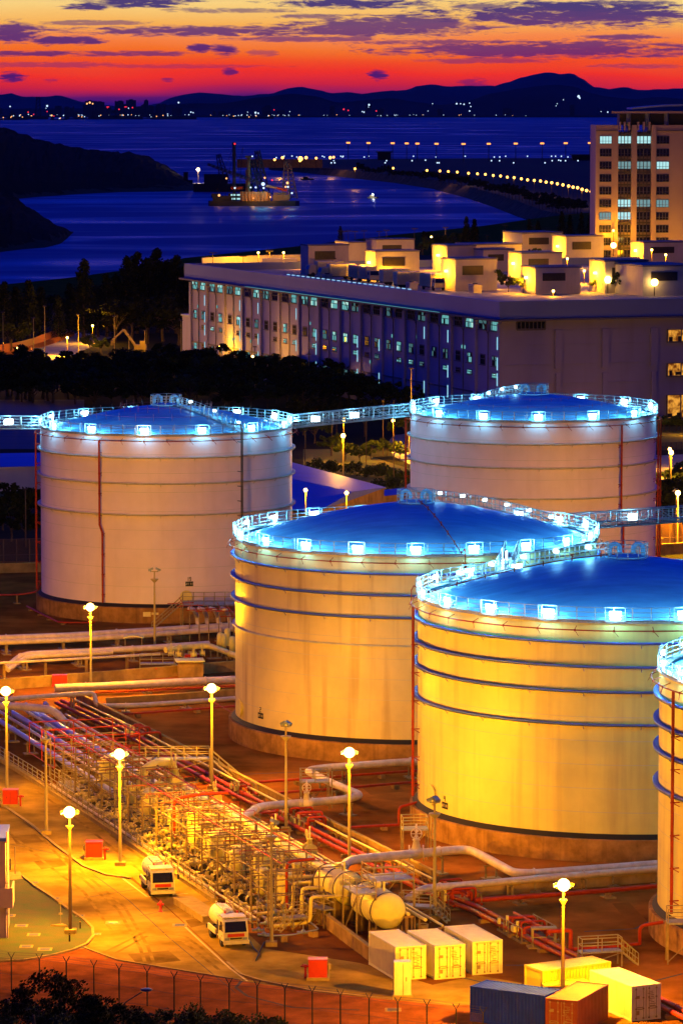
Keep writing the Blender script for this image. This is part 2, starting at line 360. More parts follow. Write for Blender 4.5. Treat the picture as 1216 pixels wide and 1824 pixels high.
# wooded headlands on the left
def hill(name, ridge, wlpx, depth, m, label=None, seg=90, amp=5.0, fx=0.02):
    """ridge and waterline are the seen outline; the body behind them is a rounded hill of real depth"""
    rnd = random.Random(len(name)*7+len(ridge))
    x0 = wlpx[0][0]; x1 = wlpx[-1][0]
    def itp(pl, x):
        if x <= pl[0][0]: return pl[0][1]
        for (a, ya), (c, yc) in zip(pl, pl[1:]):
            if a <= x <= c: return ya + (yc-ya)*(x-a)/max(1e-6, c-a)
        return pl[-1][1]
    rows = 16; vs = []; fs = []
    ph = [rnd.uniform(0, 6) for _ in range(8)]
    for i in range(seg+1):
        x = x0 + (x1-x0)*i/seg
        base = G(x, itp(wlpx, x), SEA)
        yr = itp(ridge, x); dpt = depth*max(0.12, min(1.0, (itp(wlpx, x)-yr)/70.0))
        top = GY(x, yr, base.y + dpt); hgt = max(0.3, top.z - SEA)
        for j in range(rows+1):
            tt = j/rows; yy = base.y + dpt*2.0*tt
            prof = math.sin(min(1.0, tt*2)*PI/2)**0.75 if tt < 0.5 else math.cos((tt-0.5)*PI)**0.8
            xx = base.x*(yy/base.y) if tt <= 0.5 else base.x*((base.y+dpt)/base.y)
            nz = amp*(math.sin(i*0.9+ph[0]+j*1.3)+math.sin(i*2.3+ph[1]-j*2.1)*0.6)*prof*0.16*min(1, hgt/30)
            vs.append((xx, yy, SEA - 0.5 + (hgt+0.5)*prof + nz*(0 if j in (0, rows) else 1) + (rnd.uniform(0, 3.2)*min(1, hgt/25) if 1 < j < rows else 0)))
    for i in range(seg):
        for j in range(rows): fs.append((i*(rows+1)+j, (i+1)*(rows+1)+j, (i+1)*(rows+1)+j+1, i*(rows+1)+j+1))
    b = MB(); b.add(vs, fs, False); o = b.build(name, m); struct(o)
    if label: o['label'] = label
    return o
def hillmat(name, c1, c2, rockc, zr):
    m = bpy.data.materials.new(name); m.use_nodes = True; t = m.node_tree; n = t.nodes; l = t.links; b = n['Principled BSDF']
    b.inputs['Roughness'].default_value = 0.95; b.inputs['Specular IOR Level'].default_value = 0.05
    co = n.new('ShaderNodeTexCoord'); ns = n.new('ShaderNodeTexNoise'); ns.inputs['Scale'].default_value = 0.05; ns.inputs['Detail'].default_value = 7; l.new(co.outputs['Object'], ns.inputs['Vector'])
    cr = n.new('ShaderNodeValToRGB'); l.new(ns.outputs['Fac'], cr.inputs[0]); e = cr.color_ramp.elements; e[0].position = .35; e[1].position = .65; e[0].color = (*c1, 1); e[1].color = (*c2, 1)
    sp = n.new('ShaderNodeSeparateXYZ'); l.new(co.outputs['Object'], sp.inputs[0])
    ad = n.new('ShaderNodeMath'); ad.operation = 'MULTIPLY_ADD'; l.new(ns.outputs['Fac'], ad.inputs[0]); ad.inputs[1].default_value = -14; l.new(sp.outputs[2], ad.inputs[2])
    lt = n.new('ShaderNodeMath'); lt.operation = 'LESS_THAN'; l.new(ad.outputs[0], lt.inputs[0]); lt.inputs[1].default_value = zr
    mx = n.new('ShaderNodeMix'); mx.data_type = 'RGBA'; l.new(lt.outputs[0], mx.inputs[0]); l.new(cr.outputs[0], mx.inputs[6]); mx.inputs[7].default_value = (*rockc, 1)
    l.new(mx.outputs[2], b.inputs['Base Color']); return m
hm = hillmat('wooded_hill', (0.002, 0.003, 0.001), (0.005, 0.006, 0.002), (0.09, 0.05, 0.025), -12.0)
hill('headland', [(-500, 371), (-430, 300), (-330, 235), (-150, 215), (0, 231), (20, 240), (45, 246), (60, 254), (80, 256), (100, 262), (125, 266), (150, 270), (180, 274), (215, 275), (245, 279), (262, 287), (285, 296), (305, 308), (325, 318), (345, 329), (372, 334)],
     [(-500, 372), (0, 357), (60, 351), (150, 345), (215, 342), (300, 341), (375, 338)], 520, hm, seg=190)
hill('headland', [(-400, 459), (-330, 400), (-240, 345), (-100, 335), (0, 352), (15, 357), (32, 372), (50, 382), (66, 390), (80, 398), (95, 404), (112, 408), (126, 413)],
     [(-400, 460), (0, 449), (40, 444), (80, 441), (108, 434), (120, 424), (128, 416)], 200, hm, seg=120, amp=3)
# far mountain ranges across the strait
def range_(name, ridge, Y, m, th=2500, seg=160, jag=1.0):
    rnd = random.Random(int(Y)); vs = []; fs = []; x0 = ridge[0][0]; x1 = ridge[-1][0]
    def itp(x):
        for (a, ya), (c, yc) in zip(ridge, ridge[1:]):
            if a <= x <= c:
                u = (x-a)/max(1e-6, c-a); u = u*u*(3-2*u)*0.6+u*0.4; return ya+(yc-ya)*u
        return ridge[-1][1]
    rows = 8
    for i in range(seg+1):
        x = x0+(x1-x0)*i/seg; top = GY(x, itp(x)+rnd.uniform(-jag, jag)*0.5, Y)
        for j in range(rows+1):
            tt = j/rows; pr = math.sin(tt*PI)**0.8 if 0 < j < rows else 0
            vs.append((top.x, Y+th*(tt-0.5), SEA-1+(top.z-SEA+1)*pr*(1 if j == rows//2 else rnd.uniform(0.86, 1.0))))
    for i in range(seg):
        for j in range(rows): fs.append((i*(rows+1)+j, (i+1)*(rows+1)+j, (i+1)*(rows+1)+j+1, i*(rows+1)+j+1))
    b = MB(); b.add(vs, fs, True); return struct(b.build(name, m))
mm1 = mat('mountain_far_hazed', (0.055, 0.055, 0.13), 1, 0, 0.15, 0.001, 0.0)  # lighter and bluer than the near range: distance haze put into the colour
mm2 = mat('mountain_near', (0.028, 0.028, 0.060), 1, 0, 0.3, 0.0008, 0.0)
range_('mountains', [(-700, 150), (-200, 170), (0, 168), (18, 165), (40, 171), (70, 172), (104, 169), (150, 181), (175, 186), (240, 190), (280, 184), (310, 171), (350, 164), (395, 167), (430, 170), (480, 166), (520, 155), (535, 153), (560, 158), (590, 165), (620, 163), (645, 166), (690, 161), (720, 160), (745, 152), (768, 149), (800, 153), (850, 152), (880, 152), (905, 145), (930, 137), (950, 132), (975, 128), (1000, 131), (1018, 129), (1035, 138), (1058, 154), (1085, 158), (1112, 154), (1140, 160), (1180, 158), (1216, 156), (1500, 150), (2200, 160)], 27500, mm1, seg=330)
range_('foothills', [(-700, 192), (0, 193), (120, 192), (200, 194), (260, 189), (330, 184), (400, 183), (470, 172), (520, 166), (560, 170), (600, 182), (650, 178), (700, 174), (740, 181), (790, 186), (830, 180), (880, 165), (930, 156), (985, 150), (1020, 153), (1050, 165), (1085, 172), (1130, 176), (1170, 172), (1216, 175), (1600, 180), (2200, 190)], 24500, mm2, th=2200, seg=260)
# low far shore strip
b = MB(); p0 = GY(-900, 206, 22800); p1 = GY(2300, 206, 22800)
b.prism([(p0.x, 22500), (p1.x, 22500), (p1.x, 24800), (p0.x, 24800)], SEA-1, 2); struct(b.build('far_shore', mm2))

# ---- distant towers and lights on the far shore
mt_b = mat('far_tower_wall', (0.02, 0.018, 0.05), 1, 0, 0.1, 0.01)
lw = glow('far_lamp_white', (0.55, 0.75, 1.0), 1.6); lr = glow('far_lamp_red', (1.0, 0.03, 0.06), 1.5); ly = glow('far_lamp_yellow', (1.0, 0.42, 0.14), 2.2)
rnd = random.Random(5)
tb = MB(); tb.box((0, 0, 0.5), (1, 0.8, 1)); tb.box((0, 0, 1.03), (0.4, 0.4, 0.06)); tproto = None
for i in range(46):
    x = rnd.choice([rnd.uniform(0, 330), rnd.uniform(100, 320), rnd.uniform(330, 1050)]); Y = rnd.uniform(22700, 23800)
    p = GY(x, 206, Y); h = rnd.uniform(25, 75)*(1.25 if 150 < x < 320 else 0.8); wd = rnd.uniform(20, 60)
    if tproto is None: o = tproto = tb.build('far_tower', mt_b)
    else: o = tproto.copy(); COL.objects.link(o)
    o.location = (p.x, Y, 1); o.scale = (wd, 40, h); tag(o, 'tiny dark tower block silhouette on the hazy far shore', 'tower block', 'tower blocks on the far shore')
proto = {}
def far_light(x, y, m, r=4.0, Y=22300, lab=None):
    r *= 0.8
    key = m.name
    if key not in proto:
        b = MB(); b.ball((0, 0, 0), 1.0, 8, 5); o = b.build('shore_light', m); proto[key] = o
    else: o = proto[key].copy(); COL.objects.link(o)
    o.location = GY(x, y, Y); o.scale = (r, r, r)
    tag(o, {'far_lamp_white': 'tiny white light on the far shore', 'far_lamp_red': 'tiny red warning light on the far shore', 'far_lamp_yellow': 'tiny yellow light on the far shore'}[key], 'light', {'far_lamp_white': 'white lights of the far shore', 'far_lamp_red': 'red lights of the far shore', 'far_lamp_yellow': 'yellow lights of the far shore'}[key])
for x, y, m, r in ((18, 189, lw, 5), (84, 188, lw, 7), (82, 192, lw, 3), (50, 199, lr, 5), (60, 203, lr, 4), (35, 205, lw, 4), (40, 208, ly, 4), (26, 210, lw, 4), (56, 206, ly, 5), (92, 205, ly, 6), (96, 206, lr, 4), (84, 198, lr, 4), (113, 205, lw, 4), (140, 206, ly, 4), (155, 184, ly, 6), (160, 182, ly, 7), (165, 184, ly, 5), (191, 191, lr, 6), (212, 194, lr, 5), (222, 191, lr, 6), (229, 192, lw, 4), (236, 191, lr, 5), (318, 182, lw, 6),
                   (340, 199, lw, 5), (344, 200, lw, 4), (455, 200, lw, 7), (460, 201, lw, 5), (441, 199, lw, 3), (488, 195, lr, 4), (516, 198, lw, 3), (612, 194, lr, 6), (620, 196, lr, 5), (645, 198, lw, 4), (648, 199, lw, 5), (657, 186, lw, 7), (656, 190, lw, 3), (670, 197, lr, 5), (813, 184, lw, 6), (820, 184, lw, 4), (826, 185, lw, 5), (836, 183, lw, 4), (838, 189, lw, 4), (836, 197, lw, 5), (770, 184, lw, 3), (1030, 171, lw, 9), (1032, 174, lw, 6), (992, 184, lw, 3), (1003, 177, lw, 3), (990, 188, lw, 3), (762, 197, lw, 3), (704, 205, lw, 3), (1082, 199, lw, 5), (1070, 198, lw, 3)):
    far_light(x, y, m, r)
for i in range(60):
    x = rnd.uniform(0, 1050); far_light(x, 204.5+rnd.uniform(-1, 1), rnd.choice([lw, lw, lw, ly]), rnd.uniform(1.6, 3.0))
# ships in the strait (far anchorage)
sb = MB()
sb.prism([(-1, -.16), (.8, -.16), (1.05, 0), (.8, .16), (-1, .16)], 0, 0.1); sb.box((-.7, 0, .2), (.35, .26, .2)); sb.box((-.72, 0, .36), (.08, .08, .12)); sb.box((.3, 0, .13), (.8, .2, .06))
hull = mat('far_hull', (0.01, 0.01, 0.03), 0.9, 0, 0.1)
sproto = None
for i, (x, y, sc) in enumerate(((16, 213, 85), (48, 212, 100), (104, 213, 40), (135, 212, 60), (205, 212, 130), (228, 209, 60), (308, 212, 110), (262, 211, 40), (432, 211, 70), (458, 211, 80), (572, 204, 60), (680, 206, 55), (1070, 207, 60))):
    p = G(x, y, SEA)
    s_ = thing('cargo_ship', '%s small dark ship anchored far out in the strait' % nth(i), 'ship', p, 0, 'ships anchored in the strait')
    if sproto is None: sproto = h_ = sb.build('hull', hull, s_)
    else: h_ = sproto.copy(); COL.objects.link(h_); h_.parent = s_
    h_.scale = (sc, sc*.8, sc)
    for q in range(5 if sc > 60 else 2):
        b = MB(); b.ball((0, 0, 0), 1, 6, 4); o = b.build('deck_light', lw if q % 3 else ly, s_); o.location = (rnd.uniform(-.8, .8)*sc, -.2*sc, rnd.uniform(.12, .26)*sc); o.scale = (2.6,)*3
# jack-up rigs / harbour cranes by the far left shore
for i, (x, y, h) in enumerate(((68, 211, 110), (131-0, 209, 60), (192, 210, 62), (206, 210, 90), (224, 210, 62))):
    p = G(x, y, SEA)
    t_ = thing('jackup_rig', ['tall lattice crane rising from the anchorage at far left', 'short crane silhouette right of the tall lattice crane', 'left leg tower of the jack-up barge on the horizon', 'thin tall mast between the two rig towers', 'right leg tower of the jack-up barge on the horizon'][i], 'crane', p)
    b = MB(); wd = 14 if i in (0, 2, 4) else 3
    for sx_ in (-1, 1):
        b.bar((sx_*wd, 0, 0), (sx_*wd*.5, 0, h), 4)
    for q in range(6): b.bar((-wd*(1-q*.08), 0, h*q/6), (wd*(1-(q+1)*.08), 0, h*(q+1)/6), 2.5)
    b.box((0, 0, h), (wd*1.4, 6, 5)); b.build('lattice_mast', hull, t_)
    if i in (2, 4):
        b = MB(); b.box((0, -3, h-2), (14, 4, 4)); b.build('warning_light', lr, t_)

# ---- lights and sheds over the airfield
rnd = random.Random(9)
alx = [620, 656, 699, 724, 743, 777, 825, 870, 918, 965, 1007, 1050]
lampo = glow('airfield_lamp', (1.0, 0.32, 0.06), 2.4)
apro = None
b = MB(); b.tube([(0, 0, 0), (0, 0, 14)], 0.35, 6); pm_ = b
for i, x in enumerate(alx):
    p = G(x, 287-3*abs(i-6)/6, -1.0)
    t_ = thing('apron_floodlight', '%s orange floodlight mast along the far edge of the airfield' % nth(i), 'lamp', p, 0, 'floodlight masts at the far airfield edge')
    if apro is None:
        b = MB(); b.tube([(0, 0, 0), (0, 0, 20)], 0.5, 6); a1 = b.build('mast', M['dark'], t_)
        b = MB(); b.box((0, 0, 20.5), (4.5, 1.5, 1.8)); a2 = b.build('lamp_head', lampo, t_); apro = (a1, a2)
    else:
        for a in apro: c = a.copy(); COL.objects.link(c); c.parent = t_
for i in range(46):
    x = rnd.uniform(500, 1056); y = rnd.choice([283.5, 285, 291, 292, 296]); p = G(x, y, -1.0); p.z = 3
    key = 'rl%d' % (i % 3); m_ = (lw, ly, lr)[i % 3] if i % 5 else lw
    if i == 0: b = MB(); b.ball((0, 0, 0), 1, 6, 4); r0 = b.build('runway_light', lw)
    o = r0 if i == 0 else r0.copy()
    if i: COL.objects.link(o)
    o.location = p; o.scale = (0.8,)*3; tag(o, 'tiny white guide light out on the dark airfield', 'light', 'guide lights on the airfield')
for i, (x, y, wd, h) in enumerate(((684, 284, 16, 9), (1035, 285, 22, 6))):
    p = G(x, y, -1); b = MB(); b.box((0, 0, h/2), (wd, 30, h)); b.prism([(-wd/2-2, -17), (wd/2+2, -17), (wd/2+2, 17), (-wd/2-2, 17)], h, h+1.2)
    t_ = thing('airfield_shed', '%s low dark shed on the airfield horizon' % nth(i), 'building', p, 0, 'sheds at the far airfield edge'); b.build('wall', hull, t_)
# promenade lamps along the sea wall road, lit orange
pl = [(632, 301), (700, 300), (760, 304), (783, 305), (798, 306), (814, 307), (834, 309), (850, 310), (864, 311), (878, 313), (891, 314), (903, 316), (915, 317), (928, 319), (939, 321), (951, 322), (962, 323), (972, 325), (982, 326), (992, 328), (1002, 330), (1012, 332), (1020, 334), (1028, 335), (1036, 338), (1044, 340), (1052, 342), (1059, 343)]
b = MB(); b.tube([(0, 0, 0), (0, 0, 10), (0, -1.2, 10.6)], 0.14, 6); pp = b; b2 = MB(); b2.ball((0, -1.6, 10.5), 1.0, 8, 5)
ppole = plamp = None; pmat = glow('promenade_lamp', (1.0, 0.42, 0.07), 6.0)
for i, (x, y) in enumerate(pl):
    p = G(x, y, 9.0); p.z = -1.0
    t_ = thing('promenade_lamp', '%s lit orange lamp of the row along the sea wall road' % nth(i), 'street lamp', p, 0, 'lamps along the sea wall road')
    if ppole is None: ppole = pp.build('pole', M['dark'], t_); plamp = b2.build('lamp_head', pmat, t_)
    else:
        for a in (ppole, plamp): c = a.copy(); COL.objects.link(c); c.parent = t_
    if i % 3 == 0:
        ld = bpy.data.lights.new('promenade_light', 'POINT'); ld.color = SOD; ld.energy = 5000; ld.shadow_soft_size = 0.6
        lo = bpy.data.objects.new('promenade_light', ld); COL.objects.link(lo); lo.parent = t_; lo.location = (0, -1.6, 9.2)
# end of the breakwater: cluster with lit wall
p0 = G(498, 299, -1)
t_ = thing('breakwater_wall', 'orange lit concrete wall at the tip of the sea wall', 'wall', p0)
b = MB(); b.box((0, 0, 5), (90, 4, 9)); [b.box((-40+q*11, -2.4, 5), (1.5, 1, 9)) for q in range(8)]; b.build('wall', M['concw'], t_)
for i, (x, y, r) in enumerate(((489, 288, 2.0), (492, 284, 1.2), (503, 284, 2.4), (506, 281, 1.2), (520, 281, 1.2), (535, 286, 4.0), (534, 290, 2.0), (545, 284, 2.6), (563, 285, 2.0), (588, 284, 2.6), (594, 283, 2.0))):
    p = G(x, y+3, 6.0); p.z = -1
    t_ = thing('quay_lamp', '%s quay lamp of the cluster at the breakwater tip' % nth(i), 'lamp', p, 0, 'quay lamps at the breakwater tip')
    b = MB(); b.tube([(0, 0, 0), (0, 0, 11)], .2, 6); b.build('pole', M['dark'], t_); b = MB(); b.ball((0, 0, 11), r*.6, 8, 5); b.build('lamp_head', pmat if i not in (1, 3, 4) else lw, t_)
for x in (498, 545, 590):
    ld = bpy.data.lights.new('quay_light', 'POINT'); ld.color = SOD; ld.energy = 9000; ld.shadow_soft_size = 1
    lo = bpy.data.objects.new('quay_light', ld); COL.objects.link(lo); q = G(x, 300, 0); lo.location = (q.x, q.y-12, 10)
# ================================================================== STORAGE TANKS
def sign_chars(b, txt, x, z, h, y=0.0, w=None):
    """block characters as thin raised bars in the x-z plane (front towards -y)"""
    SEG = {'1': 'bc', '2': 'abged', '4': 'fgbc', '9': 'abcdfg', '7': 'abc', 'J': 'bcde', 'E': 'adefg', 'T': 'at', 'A': 'abcefg', '-': 'g', 'S': 'afgcd', 'H': 'bcefg', 'I': 't', 'L': 'def', 'O': 'abcdef', '0': 'abcdef', '3': 'abgcd', '5': 'afgcd', '8': 'abcdefg', 'D': 'abcdef', 'B': 'cdefg', 'N': 'bcefa', 'U': 'bcdef', 'K': 'efgb', 'F': 'aefg', 'P': 'abefg', 'C': 'adef', ' ': ''}
    wd = h*0.5; t_ = h*0.13
    for ch in txt:
        for q in SEG.get(ch, ''):
            if q == 'a': c, d = (x+wd/2, h-t_/2), (wd, t_)
            elif q == 'g': c, d = (x+wd/2, h/2), (wd, t_)
            elif q == 'd': c, d = (x+wd/2, t_/2), (wd, t_)
            elif q == 'f': c, d = (x+t_/2, h*.75), (t_, h*.5)
            elif q == 'e': c, d = (x+t_/2, h*.25), (t_, h*.5)
            elif q == 'b': c, d = (x+wd-t_/2, h*.75), (t_, h*.5)
            elif q == 'c': c, d = (x+wd-t_/2, h*.25), (t_, h*.5)
            else: c, d = (x+wd/2, h/2), (t_, h)
            b.box((c[0], y, z+c[1]), (d[0], 0.02, d[1]))
        x += wd*1.35
    return b

def tank(label, cx, cy_, R, zt, rings, nl, ph0, shellm, ringm, rise, pw, hub_r=2.0, ledpow=620, lampdup=True):
    T = thing('storage_tank', label, 'storage tank', (cx, cy_, 0), 0, 'floodlit fuel storage tanks')
    seg = 128
    b = MB(); b.lathe([(R+0.7, -0.2), (R+0.7, 1.95), (R+0.62, 2.0), (R-0.5, 2.0)], seg, smooth=False)
    b.build('concrete_plinth', M['conc'], T)
    b = MB(); b.lathe([(R+0.42, 2.01), (R+0.36, 2.08), (R+0.03, 2.42)], seg); b.build('base_skirt', M['bitumen'], T)
    b = MB(); b.lathe([(R, 2.2), (R, zt-0.15)], seg)
    # weld seams of the plate courses: slight raised lines
    nco = 9; hh = (zt-2.2)/nco
    b.build('shell', shellm, T)
    b = MB()
    for i in range(1, nco): b.lathe([(R+0.002, 2.2+hh*i-0.02), (R+0.012, 2.2+hh*i), (R+0.002, 2.2+hh*i+0.02)], seg)
    b.build('weld_seam', M['ring_w'], T)
    for z in rings:
        b = MB(); b.lathe([(R-0.01, z-0.07), (R+0.42, z-0.09), (R+0.44, z-0.12), (R+0.46, z+0.10), (R+0.42, z+0.12), (R-0.01, z+0.05)], seg)
        for q in range(24):
            a = 2*PI*q/24; b.bar((math.cos(a)*(R+.05), math.sin(a)*(R+.05), z-.45), (math.cos(a)*(R+.4), math.sin(a)*(R+.4), z-.06), .05)
        b.build('stiffener_ring', ringm, T)
    # roof
    prof = []
    for i in range(15):
        u = 1-i/14; prof.append((max(0.01, (R-0.45)*u), zt-0.35+rise*(1-u**1.55)))
    b = MB(); b.lathe(prof, seg); b.lathe([(R-0.02, zt-0.2), (R-0.3, zt-0.2), (R-0.46, zt-0.36)], seg, smooth=False); b.build('roof', M['roof'], T)
    # rim walkway, handrail
    b = MB(); b.lathe([(R-0.02, zt-0.16), (R+0.10, zt-0.14), (R+0.10, zt+0.02), (R-0.75, zt+0.02), (R-0.75, zt-0.04)], seg, smooth=False)
    b.build('walkway', M['deck'], T)
    b = MB(); npost = int(2*PI*R/1.6); npost -= npost % 2
    rr = R+0.05
    for z in (0.42, 0.82, 1.24): b.lathe([(rr-0.025, zt+z-0.03), (rr+0.03, zt+z-0.03), (rr+0.03, zt+z+0.03), (rr-0.025, zt+z+0.03), (rr-0.025, zt+z-0.03)], seg)
    b.lathe([(rr-0.02, zt+0.02), (rr+0.01, zt+0.02), (rr+0.01, zt+0.16)], seg)
    for q in range(npost):
        a = 2*PI*q/npost; b.box((math.cos(a)*rr, math.sin(a)*rr, zt+0.62), (0.07, 0.09, 1.24), a)
    b.build('rim_handrail', M['galv'], T)
    # floodlight units on the rim
    first = None
    for i in range(nl):
        a = -PI/2 + math.radians(ph0) + 2*PI*i/nl
        if first is None:
            b = MB(); b.box((0, -0.12, 0.62), (1.75, 0.03, 0.05)); b.box((0, -0.12, 1.30), (1.75, 0.05, 0.06)); b.box((-0.87, -0.12, .66), (0.07, 0.07, 1.3)); b.box((0.87, -0.12, .66), (0.07, 0.07, 1.3))
            b.box((0, -.12, .08), (1.75, .03, .12)); b.box((0.55, 0.25, 0.40), (0.3, 0.25, 0.4)); b.box((-.1, 0.32, .2), (.08, .08, .5))
            lampf = b.build('rim_lamp', M['galv'], T)
            b = MB(); b.box((0, 0.1, 0.72), (1.05, 0.10, 0.40)); b.box((0, .1, .3), (.9, .05, .24)); b.build('lens', M['led'], lampf); first = lampf
            lampf.rotation_mode = 'XYZ'
            light('rim_light', LED, ledpow, lampf, (0, -0.55, 0.75), 0.25)
            light('rim_light', LED, ledpow*.9, lampf, (0, 0.9, 0.9), 0.25)
            o = lampf
        else: o = copy_tree(first, T)
        o.location = (math.cos(a)*(R+0.05), math.sin(a)*(R+0.05), zt); o.rotation_euler = (0, 0, a+PI/2)
    # hub platform with goosenecks
    zh = zt-0.35+rise
    b = MB()
    for z in (0.5, 0.85, 1.25): b.lathe([(hub_r, zh+z-.03), (hub_r+.05, zh+z-.03), (hub_r+.05, zh+z+.03), (hub_r, zh+z+.03), (hub_r, zh+z-.03)], 32)
    for q in range(12):
        a = 2*PI*q/12; b.box((math.cos(a)*hub_r, math.sin(a)*hub_r, zh+.6), (.07, .07, 1.3), a)
    b.build('hub_handrail', M['galv'], T)
    b = MB(); b.lathe([(0.01, zh+.06), (hub_r, zh+.06), (hub_r, zh-0.1)], 32, smooth=False); b.build('hub_platform', M['roof'], T)
    for sx_ in (-1, 1):
        b = MB(); pts = [(sx_*1.5, 0, zh), (sx_*1.5, 0, zh+.7)] + [(sx_*(1.5-.45+.45*math.cos(t_)), 0, zh+.7+.45*math.sin(t_)) for t_ in [PI*k/8 for k in range(1, 9)]] + [(sx_*.6, 0, zh+.35)]
        b.tube(pts, .2, 10); b.cyl((sx_*.6, 0, zh+.2), .27, .16, 12); b.build('gooseneck_vent', M['roof'], T)
    return T, zh

def radial_stair(T, R, zt, rise, ang, hub_r, nl=4, pw=150, w_=0.9):
    """railed stair lying on the roof from hub to rim at angle ang"""
    d = Vector((math.cos(ang), math.sin(ang), 0)); s_ = Vector((-d.y, d.x, 0)); b = MB(); prof = lambda r: zt-0.35+rise*(1-(r/(R-.45))**1.55) if r < R-.45 else zt
    n = 16; pts = []
    for i in range(n+1):
        r = hub_r+(R-0.3-hub_r)*i/n; pts.append((d*r, prof(min(r, R-.5))+0.12))
    for sd in (-1, 1):
        P0 = [p+s_*sd*w_/2+Vector((0, 0, z)) for p, z in pts]
        for h in (0.02, 0.55, 1.1): b.tube([q+Vector((0, 0, h)) for q in P0], 0.035, 6)
        for q in P0[::1]: b.bar(q, q+Vector((0, 0, 1.1)), .06)
    for i in range(n*3):
        r = hub_r+(R-0.3-hub_r)*i/(n*3); p = d*r; b.box((p.x, p.y, prof(min(r, R-.5))+.14), (0.26, w_, 0.03), ang)
    st = b.build('roof_stair', M['galv'], T)
    for k in range(nl):
        r = hub_r+(R-hub_r)*(k+.5)/nl; p = d*r+s_*w_*.55; z = prof(min(r, R-.5))
        b = MB(); b.box((p.x, p.y, z+.95), (.5, .14, .24), ang); b.build('stair_lamp', M['led'], T)
        light('stair_light', LED, pw, T, (p.x+s_.x*.3, p.y+s_.y*.3, z+1.2), .2)

def sprinkler(T, R, zt, risers, zring=None):
    """red drencher ring below the rim with stubs, plus riser pipes down the shell; risers: (angle deg, z bottom, jog)"""
    z = zt-0.72 if zring is None else zring
    b = MB(); rr = R+0.62; n = 96
    b.tube([(math.cos(2*PI*q/n)*rr, math.sin(2*PI*q/n)*rr, z) for q in range(n)], 0.065, 6, closed=True)
    for q in range(36):
        a = 2*PI*q/36+.05; c_, s_ = math.cos(a), math.sin(a)
        b.tube([(c_*rr, s_*rr, z), (math.cos(a+.02)*(rr+.3), math.sin(a+.02)*(rr+.3), z-.45)], 0.03, 4)
        b.tube([(c_*(R-.02), s_*(R-.02), z+.3), (c_*(rr), s_*(rr), z+.05)], .035, 4)
        b.ball((c_*rr, s_*rr, z), .12, 6, 4)
    b.build('drencher_ring', M['redpipe'], T)
    for a, zb, jog in risers:
        a = math.radians(a); b = MB(); u = lambda r, z_, da=0: (math.cos(a+da)*r, math.sin(a+da)*r, z_)
        pts = [u(rr, z), u(rr, z-.6), u(R+.3, z-1.3)] if not jog else [u(R+.62, z), u(R+.62, jog+.5), u(R+.62, jog, .012), u(R+.62, jog-.5, .024), u(R+.62, zb, .024)]
        if not jog: pts = [u(rr, z), u(rr, zb)]
        b.tube(pts, 0.13, 8)
        k = int((z-zb)/2.6)
        for q in range(k):
            zz = zb+1+q*2.6; da = .024 if jog and zz < jog else 0
            b.bar(u(R, zz, da), u(rr+.15, zz, da), .07); b.bar(u(R, zz-.35, da), u(rr, zz, da), .05)
            b.ball(u(rr, zz, da), .19, 8, 4, (1, 1, .5))
        b.build('riser_pipe', M['redpipe'], T)

def plate(T, R, ang, z, num, txt):
    """tank number over a black product plate, curved position on the shell"""
    a = math.radians(ang); e = bpy.data.objects.new
    rot = a+PI/2; c = Vector((math.cos(a)*(R+.03), math.sin(a)*(R+.03), z))
    b = MB(); b.box((0, 0, .3), (1.0, .03, .6)); o = b.build('product_plate', M['black'], T); o.location = c; o.rotation_euler = (0, 0, rot)
    b = MB(); wt = len(txt)*.15; sign_chars(b, txt, -wt/2*1.1, .18, .24, -.025); t_ = b.build('plate_text', M['whitep'], o)
    b = MB(); sign_chars(b, num, -.16*len(num)*1.15, .66, .52, -.0); o2 = b.build('tank_number', M['black'], T); o2.location = c; o2.rotation_euler = (0, 0, rot)
def manhole(T, R, ang, z, r=.75):
    a = math.radians(ang); c = (math.cos(a)*R, math.sin(a)*R, z); Mx = Matrix.Rotation(a, 3, 'Z') @ Matrix.Rotation(PI/2, 3, 'Y')
    b = MB(); b.lathe([(r*.75, -.1), (r*.75, .18), (r, .2), (r, .3), (.01, .3)], 20, c, False, M=Mx); b.build('manhole', M['shell'], T)
def ladder(T, R, ang, z0, z1):
    a = math.radians(ang); b = MB(); P = lambda da, r, z: (math.cos(a+da)*r, math.sin(a+da)*r, z)
    for s_ in (-1, 1): b.bar(P(s_*.014, R+.2, z0), P(s_*.014, R+.2, z1), .06)
    z = z0
    while z < z1: b.bar(P(-.014, R+.2, z), P(.014, R+.2, z), .035); z += .4
    for z in [z0+1.5+k*2 for k in range(int((z1-z0)/2))]: b.bar(P(-.014, R, z), P(-.014, R+.25, z), .06); b.bar(P(.014, R, z), P(.014, R+.25, z), .06)
    b.build('ladder', M['dark'], T)

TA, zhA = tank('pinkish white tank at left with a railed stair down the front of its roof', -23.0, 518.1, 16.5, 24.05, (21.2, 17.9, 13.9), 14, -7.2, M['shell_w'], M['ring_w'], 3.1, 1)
radial_stair(TA, 16.5, 24.05, 3.1, math.radians(-48), 2.0, 3)
sprinkler(TA, 16.5, 24.05, [(-117.5, 2.5, 12.0), (-178, 2.5, None)])
b = MB(); a = math.radians(-54); P_ = lambda r, z, d=0: (math.cos(a+d)*r, math.sin(a+d)*r, z)
b.tube([P_(14.5, 25.2), P_(17.3, 25.2), P_(17.4, 25.0), P_(17.4, 3)], .1, 8); b.tube([P_(17.4, 24.8, .012), P_(17.4, 3, .012)], .06, 6)
[b.bar(P_(16.5, 4+q*1.9), P_(17.7, 4+q*1.9), .07) for q in range(11)]
b.build('cable_riser', M['dark'], TA)
plate(TA, 16.5, -77.5, 4.7, '19', 'JET A1'); manhole(TA, 16.5, -90+11, 3.4, .8)
